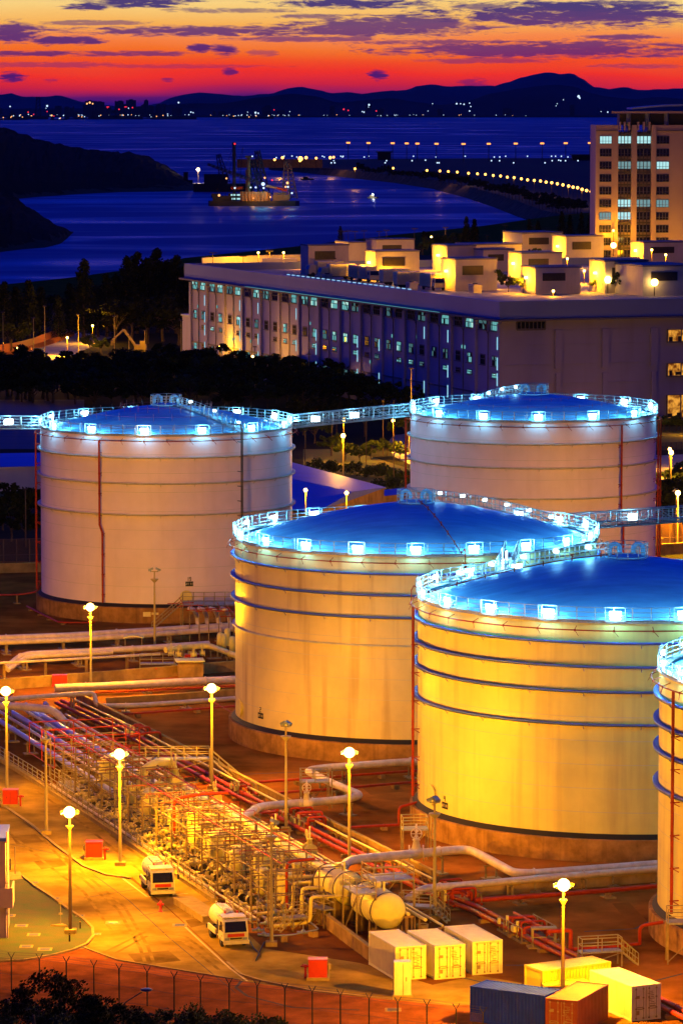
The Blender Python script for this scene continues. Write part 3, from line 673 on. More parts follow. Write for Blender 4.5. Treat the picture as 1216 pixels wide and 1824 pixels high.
b = MB(); aa = math.radians(-90-6); b.box((math.cos(aa)*17.24, math.sin(aa)*17.24, 1.2), (1.0, .04, .6), aa+PI/2); b.box((math.cos(aa+.06)*17.24, math.sin(aa+.06)*17.24, 1.3), (.9, .04, .3), aa+PI/2+.06); b.build('notice_plate', M['whitep'], TA)
# drencher mesh on the roof of the left tank
b = MB()
for q in range(26):
    a = 2*PI*q/26
    for r in (6, 10, 14):
        z = 24.05-.35+3.1*(1-(r/16.05)**1.55); b.bar((math.cos(a)*r, math.sin(a)*r, z), (math.cos(a)*r, math.sin(a)*r, z+1.0), .035)
for r in (6, 10, 14):
    z = 24.05-.35+3.1*(1-(r/16.05)**1.55)+.55; b.tube([(math.cos(2*PI*q/48)*r, math.sin(2*PI*q/48)*r, z) for q in range(48)], .018, 4, closed=True)
rodm = mat('red_rod', (0.30, 0.05, 0.06), 0.5, 0, 0.1); b.build('roof_drencher_rods', rodm, TA)

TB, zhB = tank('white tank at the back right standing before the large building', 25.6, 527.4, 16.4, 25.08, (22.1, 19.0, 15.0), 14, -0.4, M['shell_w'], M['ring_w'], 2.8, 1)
radial_stair(TB, 16.4, 25.08, 2.8, math.radians(118), 2.0, 4)
sprinkler(TB, 16.4, 25.08, [(-179, 2.5, None), (-2, 2.5, None), (-50, 2.5, 11.5), (-16, 2.5, None)])
b = MB()
for q in range(26):
    a = 2*PI*q/26
    for r in (6, 10, 14):
        if r != 14 or q % 2: z = 25.08-.35+2.8*(1-(r/15.95)**1.55); b.bar((math.cos(a)*r, math.sin(a)*r, z), (math.cos(a)*r, math.sin(a)*r, z+.5), .03)
for r in (6, 10):
    z = 25.08-.35+2.8*(1-(r/15.95)**1.55)+.3; b.tube([(math.cos(2*PI*q/48)*r, math.sin(2*PI*q/48)*r, z) for q in range(48)], .018, 4, closed=True)
b.build('roof_drencher_rods', rodm, TB)

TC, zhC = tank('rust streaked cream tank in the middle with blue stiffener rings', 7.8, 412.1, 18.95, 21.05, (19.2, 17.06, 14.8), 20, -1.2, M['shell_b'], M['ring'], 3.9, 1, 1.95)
b = MB(); b.lathe([(18.94, 11.85), (19.25, 11.85), (19.25, 11.97), (18.94, 12.0)], 128, smooth=False); b.build('wind_girder', M['ring_w'], TC)
radial_stair(TC, 18.95, 21.05, 3.9, math.radians(32), 1.95, 6, 220)
sprinkler(TC, 18.95, 21.05, [(-76.5, 18.4, None)])
plate(TC, 18.95, -90-58, 3.2, '2', 'JET A1'); manhole(TC, 18.95, -90-74, 3.6, .95)
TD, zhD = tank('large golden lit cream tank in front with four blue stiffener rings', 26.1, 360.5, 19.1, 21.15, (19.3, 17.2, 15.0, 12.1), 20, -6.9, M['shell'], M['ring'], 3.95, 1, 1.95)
radial_stair(TD, 19.1, 21.15, 3.95, math.radians(148), 1.95, 5, 220)
sprinkler(TD, 19.1, 21.15, [(-173, 2.9, None)])
plate(TD, 19.1, -90-61.5, 2.9, '4', 'JET A1'); manhole(TD, 19.1, -90-69, 3.8, .95)
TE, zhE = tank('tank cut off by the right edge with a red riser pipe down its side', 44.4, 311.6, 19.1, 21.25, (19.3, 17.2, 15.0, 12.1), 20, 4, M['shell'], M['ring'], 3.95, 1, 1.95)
sprinkler(TE, 19.1, 21.25, [(-160.5, 2.9, None)])
manhole(TE, 19.1, -90-60.5, 3.6, .95)
# red radial feed lines across the domes
for T, R, zt, ang in ((TC, 18.95, 21.05, -76.5), (TD, 19.1, 21.15, 176)):
    a = math.radians(ang); b = MB(); pts = []
    for i in range(15):
        r = 1.0+(R-0.6)*i/14; z = zt-.2+3.9*(1-min(1, r/(R-.45))**1.55)+(.9 if r > R-.3 else .12); pts.append((math.cos(a)*r, math.sin(a)*r, z))
    pts += [(math.cos(a)*(R+.62), math.sin(a)*(R+.62), zt+.3), (math.cos(a)*(R+.62), math.sin(a)*(R+.62), zt-.72)]
    b.tube(pts, .055, 6); [b.bar(Vector(pts[i])+Vector((0, 0, .25)), Vector(pts[i])-Vector((0, 0, .2)), .08) for i in range(1, 14, 2)]
    b.build('roof_feed_pipe', M['redpipe'], T)

# ------------------------------------------------ catwalk bridges between the tanks
def bridge(label, a, c, w_=1.3, h=2.0, lamps=(), bay=2.6):
    a, c = Vector(a), Vector(c); T = thing('catwalk_bridge', label, 'footbridge', a, 0, 'truss catwalks between the tanks')
    d = c-a; L_ = d.length; d.normalize(); s_ = Vector((-d.y, d.x, 0)).normalized(); up = Vector((0, 0, 1)); n = max(2, int(L_/bay)); b = MB()
    for sd in (-1, 1):
        o = s_*sd*w_/2
        for hh, r in ((-.35, .09), (0.02, .06), (.45, .035), (.85, .035), (1.25, .07)): b.tube([o+up*hh, o+d*L_+up*hh], r, 6)
        for i in range(n+1):
            p = o+d*(L_*i/n); b.bar(p-up*.35, p+up*1.25, .1)
            if i < n:
                q = o+d*(L_*(i+1)/n)
                b.bar((p if i % 2 else q)-up*.35, (q if i % 2 else p)+up*1.25, .07); m_ = (p+q)/2; b.bar(m_-up*.35, m_+up*1.25, .045)
    b.build('truss', M['galv'], T)
    b = MB(); m_ = d*L_/2; b.box((m_.x, m_.y, m_.z), (L_, w_-.1, .06), math.atan2(d.y, d.x)); b.build('deck', M['deck'], T)
    for f in lamps:
        p = d*L_*f - s_*0.2; b = MB(); b.box((p.x, p.y, p.z+.5), (1.2, .12, .7), math.atan2(d.y, d.x)); b.build('bridge_lamp', M['led'], T)
        light('bridge_light', LED, 220, T, (p.x, p.y, p.z+1.1), .3)
bridge('floodlit truss catwalk between the left tank and the back right tank', (-23+16.3, 518.9, 24.0), (25.6-16.3, 527.0, 25.0), lamps=(.2, .52))
bridge('floodlit truss catwalk leading off the left edge of the picture', (-23-16.3, 518, 24.0), (-75, 512, 24.3), lamps=(.12, .5))
bridge('long truss catwalk from the middle tank towards the right edge', (7.8+16.8, 421.0, 21.1), (62, 441, 21.6), lamps=(.18, .52, .8))
bridge('short truss catwalk joining the middle tank and the front tank', (7.8+9.3, 395.6, 21.1), (26.1-10.7, 376.4, 21.2), h=1.6, lamps=(.35, .75), bay=2.0)
# ================================================================== LARGE BUILDING, TOWER, ROOF HOUSES
facade = mat('facade_panels', (0.40, 0.37, 0.66), 0.7, 0, 0.08, 0.06, 0.3, streak=(0.25, (0.2, 0.18, 0.2), 0.5, 0.05))
band = mat('parapet_band', (0.24, 0.30, 0.60), 0.5, 0.1, 0.06, 0.05, 0.4)
trim = mat('facade_trim', (0.16, 0.14, 0.2), 0.7, 0, 0.1)
wlit = glow('window_lit_cyan', (0.22, 0.72, 0.72), 0.6); wdim = glow('window_dim', (0.10, 0.26, 0.28), 0.55); wstrip = glow('stair_strip_light', (0.35, 0.8, 1.0), 0.9)
worange = glow('loading_bay_glow', (1.0, 0.36, 0.03), 0.9)
wt_ = worange.node_tree; we_ = [q for q in wt_.nodes if q.type == 'EMISSION'][0]; wc_ = wt_.nodes.new('ShaderNodeTexCoord'); wn_ = wt_.nodes.new('ShaderNodeTexNoise'); wn_.inputs['Scale'].default_value = .9; wn_.inputs['Detail'].default_value = 6; wr_ = wt_.nodes.new('ShaderNodeValToRGB')
wr_.color_ramp.elements[0].position = .38; wr_.color_ramp.elements[0].color = (.16, .035, .004, 1); wr_.color_ramp.elements[1].position = .62; wr_.color_ramp.elements[1].color = (1, .42, .05, 1)
wt_.links.new(wc_.outputs['Object'], wn_.inputs['Vector']); wt_.links.new(wn_.outputs['Fac'], wr_.inputs[0]); wt_.links.new(wr_.outputs[0], we_.inputs[0])
A0 = Vector((-37.9, 997.0, 0)); A1 = Vector((32.6, 806.0, 0))
ud = (A1-A0).normalized(); LEN = (A1-A0).length; vd = Vector((-ud.y, ud.x, 0))      # vd: away from the camera, to the right
BH = 26.0
# local frame: x along the left facade (0..LEN), y into the building, z up
BR = math.atan2(ud.y, ud.x)
BL = thing('warehouse_block', 'huge long flat roofed warehouse block with rows of lit windows behind the tanks', 'building', A0, BR)
WD = 150.0
b = MB()
b.box((LEN/2, WD/2, (BH-2.2)/2), (LEN, WD, BH-2.2)); b.build('wall', facade, BL)
roofm = mat('warehouse_roof_deck', (0.34, 0.28, 0.24), 0.8, 0, 0.2, 0.08)
b = MB(); b.box((LEN/2, WD/2, BH-2.2-.05+.3), (LEN-.2, WD-.2, .5)); b.build('roof', roofm, BL)
b = MB()                                     # parapet band standing out from the wall
b.box((LEN/2, -0.9, BH-1.7), (LEN+3.4, 0.6, 3.6)); b.box((LEN+0.9, WD/2, BH-1.7), (0.6, WD+2.4, 3.6)); b.box((LEN/2, WD+.6, BH-1.2), (LEN+3, .6, 2.6)); b.box((-1.2, WD/2, BH-1.7), (.6, WD+2.4, 3.6))
b.build('parapet', band, BL)
b = MB(); b.box((LEN/2, -.9, BH-3.75), (LEN+6, 2.6, .35)); b.box((LEN+.9, WD/2, BH-3.75), (2.2, WD+2, .35)); b.build('cornice', trim, BL)
pil = MB(); rec = MB(); pipes_ = MB()
nb = 15; bw = LEN/nb; rnd = random.Random(21)
for i in range(nb+1):
    MB().box((i*bw if 0 < i < nb else (0.6 if i == 0 else LEN-.6), -.25, 10.8), (1.3, .5, 21.4)).build('pilaster', facade, BL)
    if i < nb:
        pipes_ = MB(); pipes_.tube([(i*bw+bw*.5, -.2, 1), (i*bw+bw*.5, -.2, 19)], .13, 6); pipes_.tube([(i*bw+bw*.5, -.2, 19), (i*bw+bw*.32, -.5, 21.8)], .1, 5); pipes_.tube([(i*bw+bw*.5, -.2, 19), (i*bw+bw*.68, -.5, 21.8)], .1, 5); pipes_.build('rainwater_pipe', trim, BL)
for z in (4.2, 6.6): b = MB(); b.box((LEN/2, -.12, z), (LEN, .24, .35)); b.build('string_course', trim, BL)
cnt = 0
PM = [M['glassd'], wdim, wlit, glow('window_lit_pale', (0.5, 0.9, 0.8), 0.9)]
def win(x, z, w_, h, m, cols=3, kind='window'):
    b = MB(); b.box((x, -.05, z), (w_+.3, .12, h+.3)); b.box((x, -.2, z-h/2-.12), (w_+.5, .4, .12)); f = b.build(kind, trim, BL)
    b = MB(); n = cols; lev = 0 if m is M['glassd'] else 1 if m is wdim else 2
    for k in range(n):
        for r_, hz_ in ((0, .6), (1, .4)):
            b.m = lev if rnd.random() < .62 else max(0, lev-rnd.choice((1, 1, 2))) if rnd.random() < .7 else (3 if lev == 2 else lev)
            zc = z-h/2+h*(.3 if r_ == 0 else .8); b.box((x-w_/2+w_*(k+.5)/n, -.13, zc), (w_/n-.2, .05, h*hz_-.16))
    b.build('pane', PM, f)
litm = lambda p_: wlit if rnd.random() < p_ else (wdim if rnd.random() < .4 else M['glassd'])
for i in range(nb):
    x0 = i*bw
    for k, fx in enumerate((.27, .74)):
        win(x0+bw*fx, 20.8, 4.0, 1.9, litm(.45), 4)                       # clerestory row under the cornice
        win(x0+bw*fx, 13.6, 2.4, 2.0, litm(.28), 3)
        if k or i % 2: win(x0+bw*fx, 10.6, 2.4, .9, litm(.45), 3)
        if i < 9: win(x0+bw*fx, 5.6 if k else 5.6, 2.4, 1.6, litm(.25), 3)
strips = []; smalls = []
for i in range(nb):
    x0 = i*bw
    if i % 3 != 1:
        for z in (17.4, 13.2, 10.0, 5.8):
            if rnd.random() < .8: strips.append(((x0+bw*.93, -.56, z), (.42, .05, 2.6)))
    for k in range(3):
        if rnd.random() < .45: smalls.append(((x0+bw*(.42+.06*k), -.06, rnd.choice((15.6, 16.2, 8.7, 9.1))), (.5, .05, .7)))
for nm, ls, mm_ in (('stair_light_strip', strips, wstrip), ('vent_light', smalls, wlit)):
    for c_, d_ in ls: MB().box(c_, d_).build(nm, mm_, BL)
# annex of the right-hand face: blank panels with ribs, loading bay openings lit orange
b = MB()
for y in (12.5, 23, 34, 52, 64, 76): b.box((LEN+.28, y, 16), (.5, 1.5, 8)); b.box((LEN+.28, y, 6.5), (.5, 1.1, 9))
for z in (5, 9, 13, 17, 20): b.box((LEN+.08, WD/2, z), (.14, WD-1, .12))
b.build('wall_rib', facade, BL)
def rwin(y0, y1, z0, z1, m, n, name='loading_bay'):
    b = MB(); b.box((LEN+.06, (y0+y1)/2, (z0+z1)/2), (.12, y1-y0, z1-z0)); f = b.build(name, m, BL)
    b = MB(); [b.box((LEN+.2, y0+(y1-y0)*k/n, (z0+z1)/2), (.18, .22, z1-z0)) for k in range(n+1)]; b.box((LEN+.2, (y0+y1)/2, z0), (.2, y1-y0, .4)); b.box((LEN+.2, (y0+y1)/2, z1), (.2, y1-y0, .3)); b.build('mullion', trim, f)
rwin(3.3, 9.6, 20.2, 21.9, M['glassd'], 7, 'window')
bayw = mat('loading_bay_inner_wall', (0.6, 0.42, 0.2), 0.8, 0, 0.2, 0.7)
for z0, z1 in ((16.9, 19.6), (9.8, 12.6), (1.0, 6.0)):
    b = MB(); b.box((LEN+.05, 46.5, (z0+z1)/2), (.3, 19, z1-z0)); f = b.build('loading_bay', M['dark'], BL)
    b = MB(); b.box((LEN+.26, 46.5, (z0+z1)/2), (.08, 18.6, z1-z0-.2)); b.build('lit_interior', worange, f)
    b = MB(); [b.box((LEN+.45, 37+3.1*k, (z0+z1)/2), (.2, .2, z1-z0)) for k in range(7)]; b.box((LEN+.45, 46.5, z0+.1), (.25, 19, .3)); b.build('mullion', trim, f)
    b = MB(); rn = random.Random(int(z0))
    for k in range(9): b.box((LEN+.42, 37.8+k*2+rn.uniform(-.3, .3), z0+.5+rn.uniform(0, .3)), (.12, rn.uniform(.5, 1.4), rn.uniform(.6, 1.5)))
    b.build('stacked_goods', M['dark'], f)
# trucks seen in the upper bay
# strip of small roof-edge lamps
el_ = glow('edge_lamp', (.4, .7, 1), 1.0)
for k in range(24): MB().box((LEN*.36+k*3.4, .1, BH+.25), (1.6, .25, .18)).build('roof_edge_lamp', el_, BL)
b = MB(); b.box((LEN/2+10, -2.25, BH-3.55), (LEN*.62, .06, .07)); b.build('edge_tube', glow('edge_tube', (.15, .6, .7), .7), BL)
# low lit annex at far left base
AN = thing('annex_building', 'low cream annex lit by a street lamp at the left end of the warehouse block', 'building', G(325, 648, 0), BR)
b = MB(); b.box((8, 9, 6.2), (16, 18, 12.4)); b.build('wall', facade, AN); b = MB(); b.box((8, 9, 12.6), (16.6, 18.6, .4)); b.build('roof', band, AN)

# ---- plant houses and ramps on the roof: (x0,x1,ytop,ybase,depth,lit_side)
housem = mat('plant_house_wall', (0.66, 0.56, 0.52), 0.7, 0, 0.08, 0.2, streak=(0.3, (0.3, 0.25, 0.22), 0.8, 0.2))
ROOFZ = 24.3
wl_glow = glow('wall_lamp_lens', (1.0, 0.62, 0.14), 14.0)
hs = [(535, 621, 437, 488, 14, 'blank cube house with a dark shutter on its left side', 0, 549), (620, 652, 432, 474, 10, 'narrow bright yellow lit house between two white ones', 1, 0), (651, 738, 427, 474, 15, 'upper of the two stacked white houses near the roof edge', 0, 670), (651, 747, 448, 500, 18, 'lower of the two stacked white houses near the roof edge', 1, 669),
      (771, 848, 438, 483, 16, 'house with a grey louvre and a wall lamp on its left corner', 1, 796), (786, 886, 462, 518, 18, 'broad blank house with a wall lamp at its lower left', 1, 811), (844, 916, 445, 484, 14, 'low house behind the broad blank one', 0, 860), (907, 1002, 451, 500, 18, 'upper house with dark louvre right of the roof trees', 1, 929), (930, 1035, 477, 524, 18, 'front house with a wide dark louvre beside a lit tree', 1, 953),
      (840, 930, 436, 460, 12, 'long low yellow lit wall house at the back of the roof', 1, 0), (929, 1002, 415, 456, 14, 'tall bright yellow house at the back of the roof', 1, 0), (986, 1076, 421, 468, 16, 'wide tan house in front of the office tower', 1, 1008), (1053, 1156, 465, 522, 18, 'house with dark louvre and a lamp on its left wall right of the lit trees', 1, 1077), (1126, 1230, 432, 470, 16, 'house under the office tower with a lamp at its left corner', 1, 1146), (1143, 1240, 474, 527, 16, 'bright yellow lit house at the right edge with two wall lamps', 1, 0)]
HL = {}
for i, (x0, x1, yt, yb, dp, lab, lit, xc) in enumerate(hs):
    if not xc: xc = x0+1
    # front corner where side and front wall meet
    pc = G(xc, yb, ROOFZ); s_ = F/ (pc.y)              # px per metre
    fw = (x1-xc)/s_
    h = (yb-yt)/s_*.985
    sw_ = (xc-x0)/s_                                   # visible width of the left side
    rz = math.atan2(vd.y, vd.x)                        # front walls run along vd
    H_ = thing('plant_house', lab, 'roof building', pc, 0, 'plant houses on the warehouse roof')
    e1 = Vector((vd.x, vd.y, 0)); e2 = Vector((-ud.x, -ud.y, 0))
    fw = fw/ e1.x; dl = max(dp, 6)
    dl = (sw_/abs(e2.x)) if sw_ > 1.0 else dp
    dl = min(dl, 26)
    poly = [Vector((0, 0, 0)), e1*fw, e1*fw+e2*dl, e2*dl]
    b = MB(); b.prism([(p.x, p.y) for p in poly], 0, h); b.build('wall', housem, H_)
    b = MB(); cc = (poly[0]+poly[2])/2; b.prism([((p.x-cc.x)*1.03+cc.x, (p.y-cc.y)*1.03+cc.y) for p in poly], h, h+.35); b.build('roof', trim, H_)
    if (x1-xc) > 55:                                   # louvre panel on the front wall
        lx0 = .16*fw; lw_ = min(fw*.5, 12); q = e1*(lx0+lw_/2)-e2*.06
        b = MB(); b.box((q.x, q.y, h*.66), (lw_, .12, h*.3), rz)
        for k in range(6): b.box((q.x, q.y, h*.53+k*h*.05), (lw_, .3, .06), rz)
        b.build('louvre', M['dark'], H_)
    if lit and xc-x0 > 8:
        # wall lamp on the side wall, throwing light down it
        q = e2*min(dl*.5, 6)-e1*.5
        b = MB(); b.box((q.x, q.y, h*.62), (.7, .7, .5)); b.build('wall_lamp', wl_glow, H_)
        light('wall_light', SOD, 6500, H_, (q.x-e1.x*1.2, q.y-e1.y*1.2, h*.55), .4)
for (x, y, z, pw) in ((560, 478, 3.5, 4200), (600, 470, 3, 2600), (505, 470, 3, 9000), (460, 470, 3, 6000), (634, 462, 4, 6000), (880, 452, 3, 6000), (945, 452, 3.5, 9000), (985, 460, 3, 5000), (768, 440, 3, 2600), (1010, 478, 2.5, 5200), (945, 520, 1.5, 1500), (1040, 505, 3, 5200), (1185, 490, 5, 6000), (1160, 480, 5, 4000), (700, 500, 2, 1800), (740, 512, 2, 1600), (880, 515, 2, 1600), (985, 528, 1.2, 1200), (1125, 512, 2, 3000), (1092, 448, 6, 3000), (1180, 440, 6, 2000)):
    p = G(x, y, ROOFZ)
    t_ = thing('roof_lamp', 'small post lamp on the warehouse roof deck', 'lamp', p, 0, 'small lamps on the warehouse roof')
    b = MB(); b.tube([(0, 0, 0), (0, 0, z)], .1, 6); b.build('pole', M['poled'], t_); b = MB(); b.ball((0, 0, z), .3, 8, 5); b.build('lamp_head', wl_glow, t_)
    light('roof_light', SOD, pw*1.6, t_, (0, -.6, z-.2), .3)
# bright lamps of the photograph seen in front of the tower
for x, y in ((1127, 431), (1092, 434), (1173, 492), (1165, 505), (1082, 500)):
    p = G(x, y+22, ROOFZ); t_ = thing('roof_floodlight', {1127: 'brightest floodlight before the office tower foot', 1092: 'floodlight just left of the brightest one below the tower', 1173: 'upper floodlight on the right-edge roof house', 1165: 'lower floodlight on the right-edge roof house', 1082: 'floodlight beside the house right of the lit trees'}[x], 'floodlight', p)
    b = MB(); b.tube([(0, 0, 0), (0, 0, 2.9)], .12, 6); b.build('pole', M['poled'], t_); b = MB(); b.ball((0, -.2, 3.0), .8, 10, 6); b.build('lamp_head', wl_glow, t_)
# unlit roof light poles standing against the water
for i, (x, yt, yb) in enumerate(((379, 450, 472), (433, 456, 478), (480, 447, 470), (606, 411, 445), (613, 412, 445), (620, 411, 445), (632, 412, 445), (648, 411, 443), (675, 412, 440), (688, 410, 440), (738, 407, 445), (793, 405, 440), (818, 417, 440), (867, 419, 440), (899, 401, 430), (952, 402, 420), (994, 402, 420), (917, 420, 440), (550, 448, 474), (592, 460, 490))):
    p = G(x, yb, ROOFZ); h = (yb-yt)/(F/p.y)
    t_ = thing('roof_light_pole', '%s slim unlit light pole on the warehouse roof' % nth(i), 'light pole', p, 0, 'light poles on the warehouse roof'); b = MB(); b.tube([(0, 0, 0), (0, 0, h)], .12, 6, r1=.07); b.build('pole', M['poled'], t_)
    b = MB(); b.box((0, 0, h), (1.8, .3, .25)); b.build('lamp_head', M['dark'], t_)
# parked box trucks and vans on the roof
def box_truck(label, px, py, z, rz, L_=7.5, colm=None, group=None, sc=1):
    t_ = thing('box_truck', label, 'truck', G(px, py, z), rz, group)
    b = MB(); b.box((-.9*sc, 0, 1.95*sc), (L_*.72*sc, 2.4*sc, 2.5*sc)); [b.box((-.9*sc-L_*.36*sc+k*.6*sc, -1.22*sc, 1.95*sc), (.05, .04, 2.4*sc)) for k in range(int(L_*.72/.6)+1)]; b.build('cargo_box', colm or M['whitep'], t_)
    b = MB(); x = (L_/2-.9)*sc; b.prism([(x-.85*sc, -1.1*sc), (x+.85*sc, -1.1*sc), (x+.85*sc, 1.1*sc), (x-.85*sc, 1.1*sc)], .6*sc, 1.5*sc); b.add([(x-.85*sc, -1.1*sc, 1.5*sc), (x+.85*sc, -1.1*sc, 1.5*sc), (x+.85*sc, 1.1*sc, 1.5*sc), (x-.85*sc, 1.1*sc, 1.5*sc), (x-.85*sc, -1.0*sc, 2.5*sc), (x+.55*sc, -1.0*sc, 2.5*sc), (x+.55*sc, 1.0*sc, 2.5*sc), (x-.85*sc, 1.0*sc, 2.5*sc)], [(4, 5, 6, 7), (0, 1, 5, 4), (1, 2, 6, 5), (2, 3, 7, 6), (3, 0, 4, 7)]); b.build('cab', M['whitep'], t_)
    b = MB(); b.add([(x+.87*sc, -.95*sc, 1.55*sc), (x+.87*sc, .95*sc, 1.55*sc), (x+.6*sc, .85*sc, 2.4*sc), (x+.6*sc, -.85*sc, 2.4*sc)], [(0, 1, 2, 3)]); b.box((x+.1*sc, -1.11*sc, 1.9*sc), (.8*sc, .03, .6*sc)); b.build('windscreen', M['glassd'], t_)
    b = MB(); b.box((-.3*sc, 0, .62*sc), (L_*.9*sc, 1.0*sc, .25*sc)); b.build('chassis', M['dark'], t_)
    for wx in (x-.1*sc, -L_*.28*sc):
        for sy in (-1, 1):
            b = MB(); b.cyl((wx, sy*1.0*sc-.14*sc, .48*sc), .48*sc, .28*sc, 14, Matrix.Rotation(-PI/2, 3, 'X')); b.build('wheel', M['tyre'], t_)
    return t_
rzv = math.atan2(vd.y, vd.x); rzu = math.atan2(ud.y, ud.x)
for i, (x, y, r, c_) in enumerate(((578, 492, rzv+PI, None), (600, 497, rzv+PI, None), (641, 500, rzu, None), (655, 502, rzu, None), (710, 507, rzv, None), (735, 512, rzv, None), (556, 486, rzu, None), (770, 516, rzu, None))):
    box_truck('%s white box truck parked along the near edge of the warehouse roof' % nth(i), x, y, ROOFZ, r, 8, c_, 'trucks parked on the warehouse roof', 1.15)
# ramp with lit parapet at the left of the roof
rp = thing('roof_ramp', 'yellow lit curving ramp wall at the left end of the warehouse roof', 'ramp', G(500, 480, ROOFZ))
b = MB(); o_ = G(500, 480, ROOFZ)
pts = [G(360, 471, ROOFZ), G(420, 468, ROOFZ), G(480, 466, ROOFZ), G(535, 465, ROOFZ)]
for a, c in zip(pts, pts[1:]):
    a, c = a-o_, c-o_; m_ = (a+c)/2; d = c-a; b.box((m_.x, m_.y, .9), (d.length, .4, 1.8), math.atan2(d.y, d.x))
b.build('wall', housem, rp)
b = MB(); a = G(470, 474, ROOFZ)-o_; b.box((a.x+4, a.y, 1.0), (9, 3, 2)); b.build('gatehouse', housem, rp)

rnd = random.Random(61)
for i in range(26):
    x = rnd.uniform(545, 1190); y = rnd.uniform(486, 520) if x < 800 else rnd.uniform(470, 526)
    if x > 700 and y < 488+ (x-700)*.03: y += 14
    p = G(x, min(y, 521), ROOFZ); T = thing('roof_unit', 'small air handling box standing on the warehouse roof deck', 'roof machine', p, BR, 'air handling boxes on the warehouse roof'); w1 = rnd.uniform(1.5, 4); h1 = rnd.uniform(.8, 2)
    b = MB(); b.box((0, 0, h1/2), (w1, 2, h1)); b.box((0, 0, h1+.08), (w1+.2, 2.2, .16)); b.build('housing', housem, T); b = MB(); [b.box((0, -1.03, h1*(.25+.18*k)), (w1*.7, .08, .06)) for k in range(4)]; b.cyl((0, 0, h1+.15), .6, .25, 12); b.build('fan_grille', M['dark'], T)
# ---- office tower at right
tz = Vector(G(1061, 590, 0)); TY = 1128.0; tl = GY(1061, 222, TY); th = tl.z
TW = thing('office_tower', 'tall tan office tower with a winged roof at the right edge', 'building', (tl.x, TY, 0), 0)
towm = mat('tower_stone', (0.50, 0.36, 0.40), 0.75, 0, 0.08, 0.08, 0.3)
px = TY/F*1.0
X = lambda x: (x-1061)*px
b = MB()
# outer body with vertical pier planes
for x0, x1, y0 in ((1061, 1097, 0), (1097, 1101, -.0), (1125, 1134, -.6), (1160, 1168, -.6), (1168, 1198, 0), (1198, 1320, 0.0)):
    b.box(((X(x0)+X(x1))/2, y0/2+12.5, th/2), (X(x1)-X(x0), 25-y0, th))
b.box((X(1113), 14.5, th/2-1), (X(1125)-X(1101), 22, th-2)); b.box((X(1147), 14.5, th/2-1), (X(1160)-X(1134), 22, th-2))
b.build('wall', towm, TW)
b = MB(); b.box((X(1080), -.12, th-1.6), (X(1099)-X(1061), .3, .25)); b.box((X(1200), -.12, th-1.6), (X(1240)-X(1162), .3, .25)); b.build('cornice', trim, TW)
flz = [th-4.2-3.6*k for k in range(13)]
rnd = random.Random(4); litset = {(0, 0): 1, (0, 1): .8, (0, 2): .8, (2, 2): .5, (2, 4): 1.5, (5, 1): .9, (5, 2): .4, (5, 3): .5, (6, 1): 1, (6, 0): .6, (2, 1): .3}
gl1 = glow('office_lit_bright', (.50, .92, .95), .9); gl2 = glow('office_lit_soft', (.36, .66, .70), .45)
for k, z in enumerate(flz):
    for c_, (x0, x1, dy) in enumerate(((1068, 1089, -.02), (1101, 1125, 3.0), (1134, 1160, 3.0), (1169, 1191, -.02))):
        v = litset.get((k, c_ if c_ < 3 else 3), 0)
        if k == 2 and c_ == 3: v = 1.4
        m_ = gl1 if v > .75 else gl2 if v > .2 else M['glassd']
        w_ = X(x1)-X(x0); xc = (X(x0)+X(x1))/2
        b = MB(); b.box((xc, dy-.04, z), (w_, .1, 2.3)); f = b.build('window', trim, TW)
        b = MB(); n = 4
        for q in range(n): b.box((xc-w_/2+w_*(q+.5)/n, dy-.12, z+.35), (w_/n-.14, .06, 1.3)); b.box((xc-w_/2+w_*(q+.5)/n, dy-.12, z-.7), (w_/n-.14, .06, .6))
        b.build('pane', m_, f)
        if c_ in (1, 2):
            pass
b = MB()
for x0, x1 in ((1101, 1125), (1134, 1160)):
    for q in range(5): b.box((X(x0)+(X(x1)-X(x0))*q/4, 2.85, th/2), (.22, .2, th-3))
    for k in range(14): b.box(((X(x0)+X(x1))/2, 2.9, th-2.6-3.6*k), (X(x1)-X(x0), .14, .5))
b.build('curtain_wall_frame', trim, TW)
b = MB(); [b.box(((X(1061)+X(1320))/2, -.03, 2+1.2*k), (X(1320)-X(1061)-.1, .1, .05)) for k in range(0)]
# pergola fins and winged roof
for x in (1104, 1112, 1120, 1136, 1146, 1156): b.box((X(x), 1.2, th-.3), (.5, 3, 2.4))
b.build('roof_fin', towm, TW)
b = MB(); b.box((X(1165), 8, th+1.6), (X(1240)-X(1118), 10, 3.2)); b.build('penthouse', M['dark'], TW)
b = MB(); [b.cyl((X(x), 2.5, th-.5), .7, 4.2, 12) for x in (1120, 1153, 1187)]; b.build('roof_column', band, TW)
b = MB(); b.prism([(X(1088), -1), (X(1300), -1), (X(1300), 20), (X(1110), 20)], th+3.3, th+3.9); b.build('lower_canopy', towm, TW)
b = MB(); xs = [X(1124)+(X(1320)-X(1124))*k/12 for k in range(13)]; zs = [th+4.4+1.0*math.sin(PI*k/12) for k in range(13)]
vs = []; [vs.extend([(x, -2, z), (x, 20, z), (x, 20, z+.5), (x, -2, z+.5)]) for x, z in zip(xs, zs)]
b.add(vs, [(k*4+j, (k+1)*4+j, (k+1)*4+(j+1) % 4, k*4+(j+1) % 4) for k in range(12) for j in range(4)]+[(0, 3, 2, 1)]); b.build('curved_roof', band, TW)
b = MB(); b.box((X(1147), 3.5, th+1.2), (1.2, .3, 2)); b.build('roof_light_panel', gl1, TW)
light('tower_base_light', SOD, 4500, TW, (X(1110), -14, 24), 1.5); light('tower_base_light', SOD, 6000, TW, (X(1195), -14, 24), 1.5)
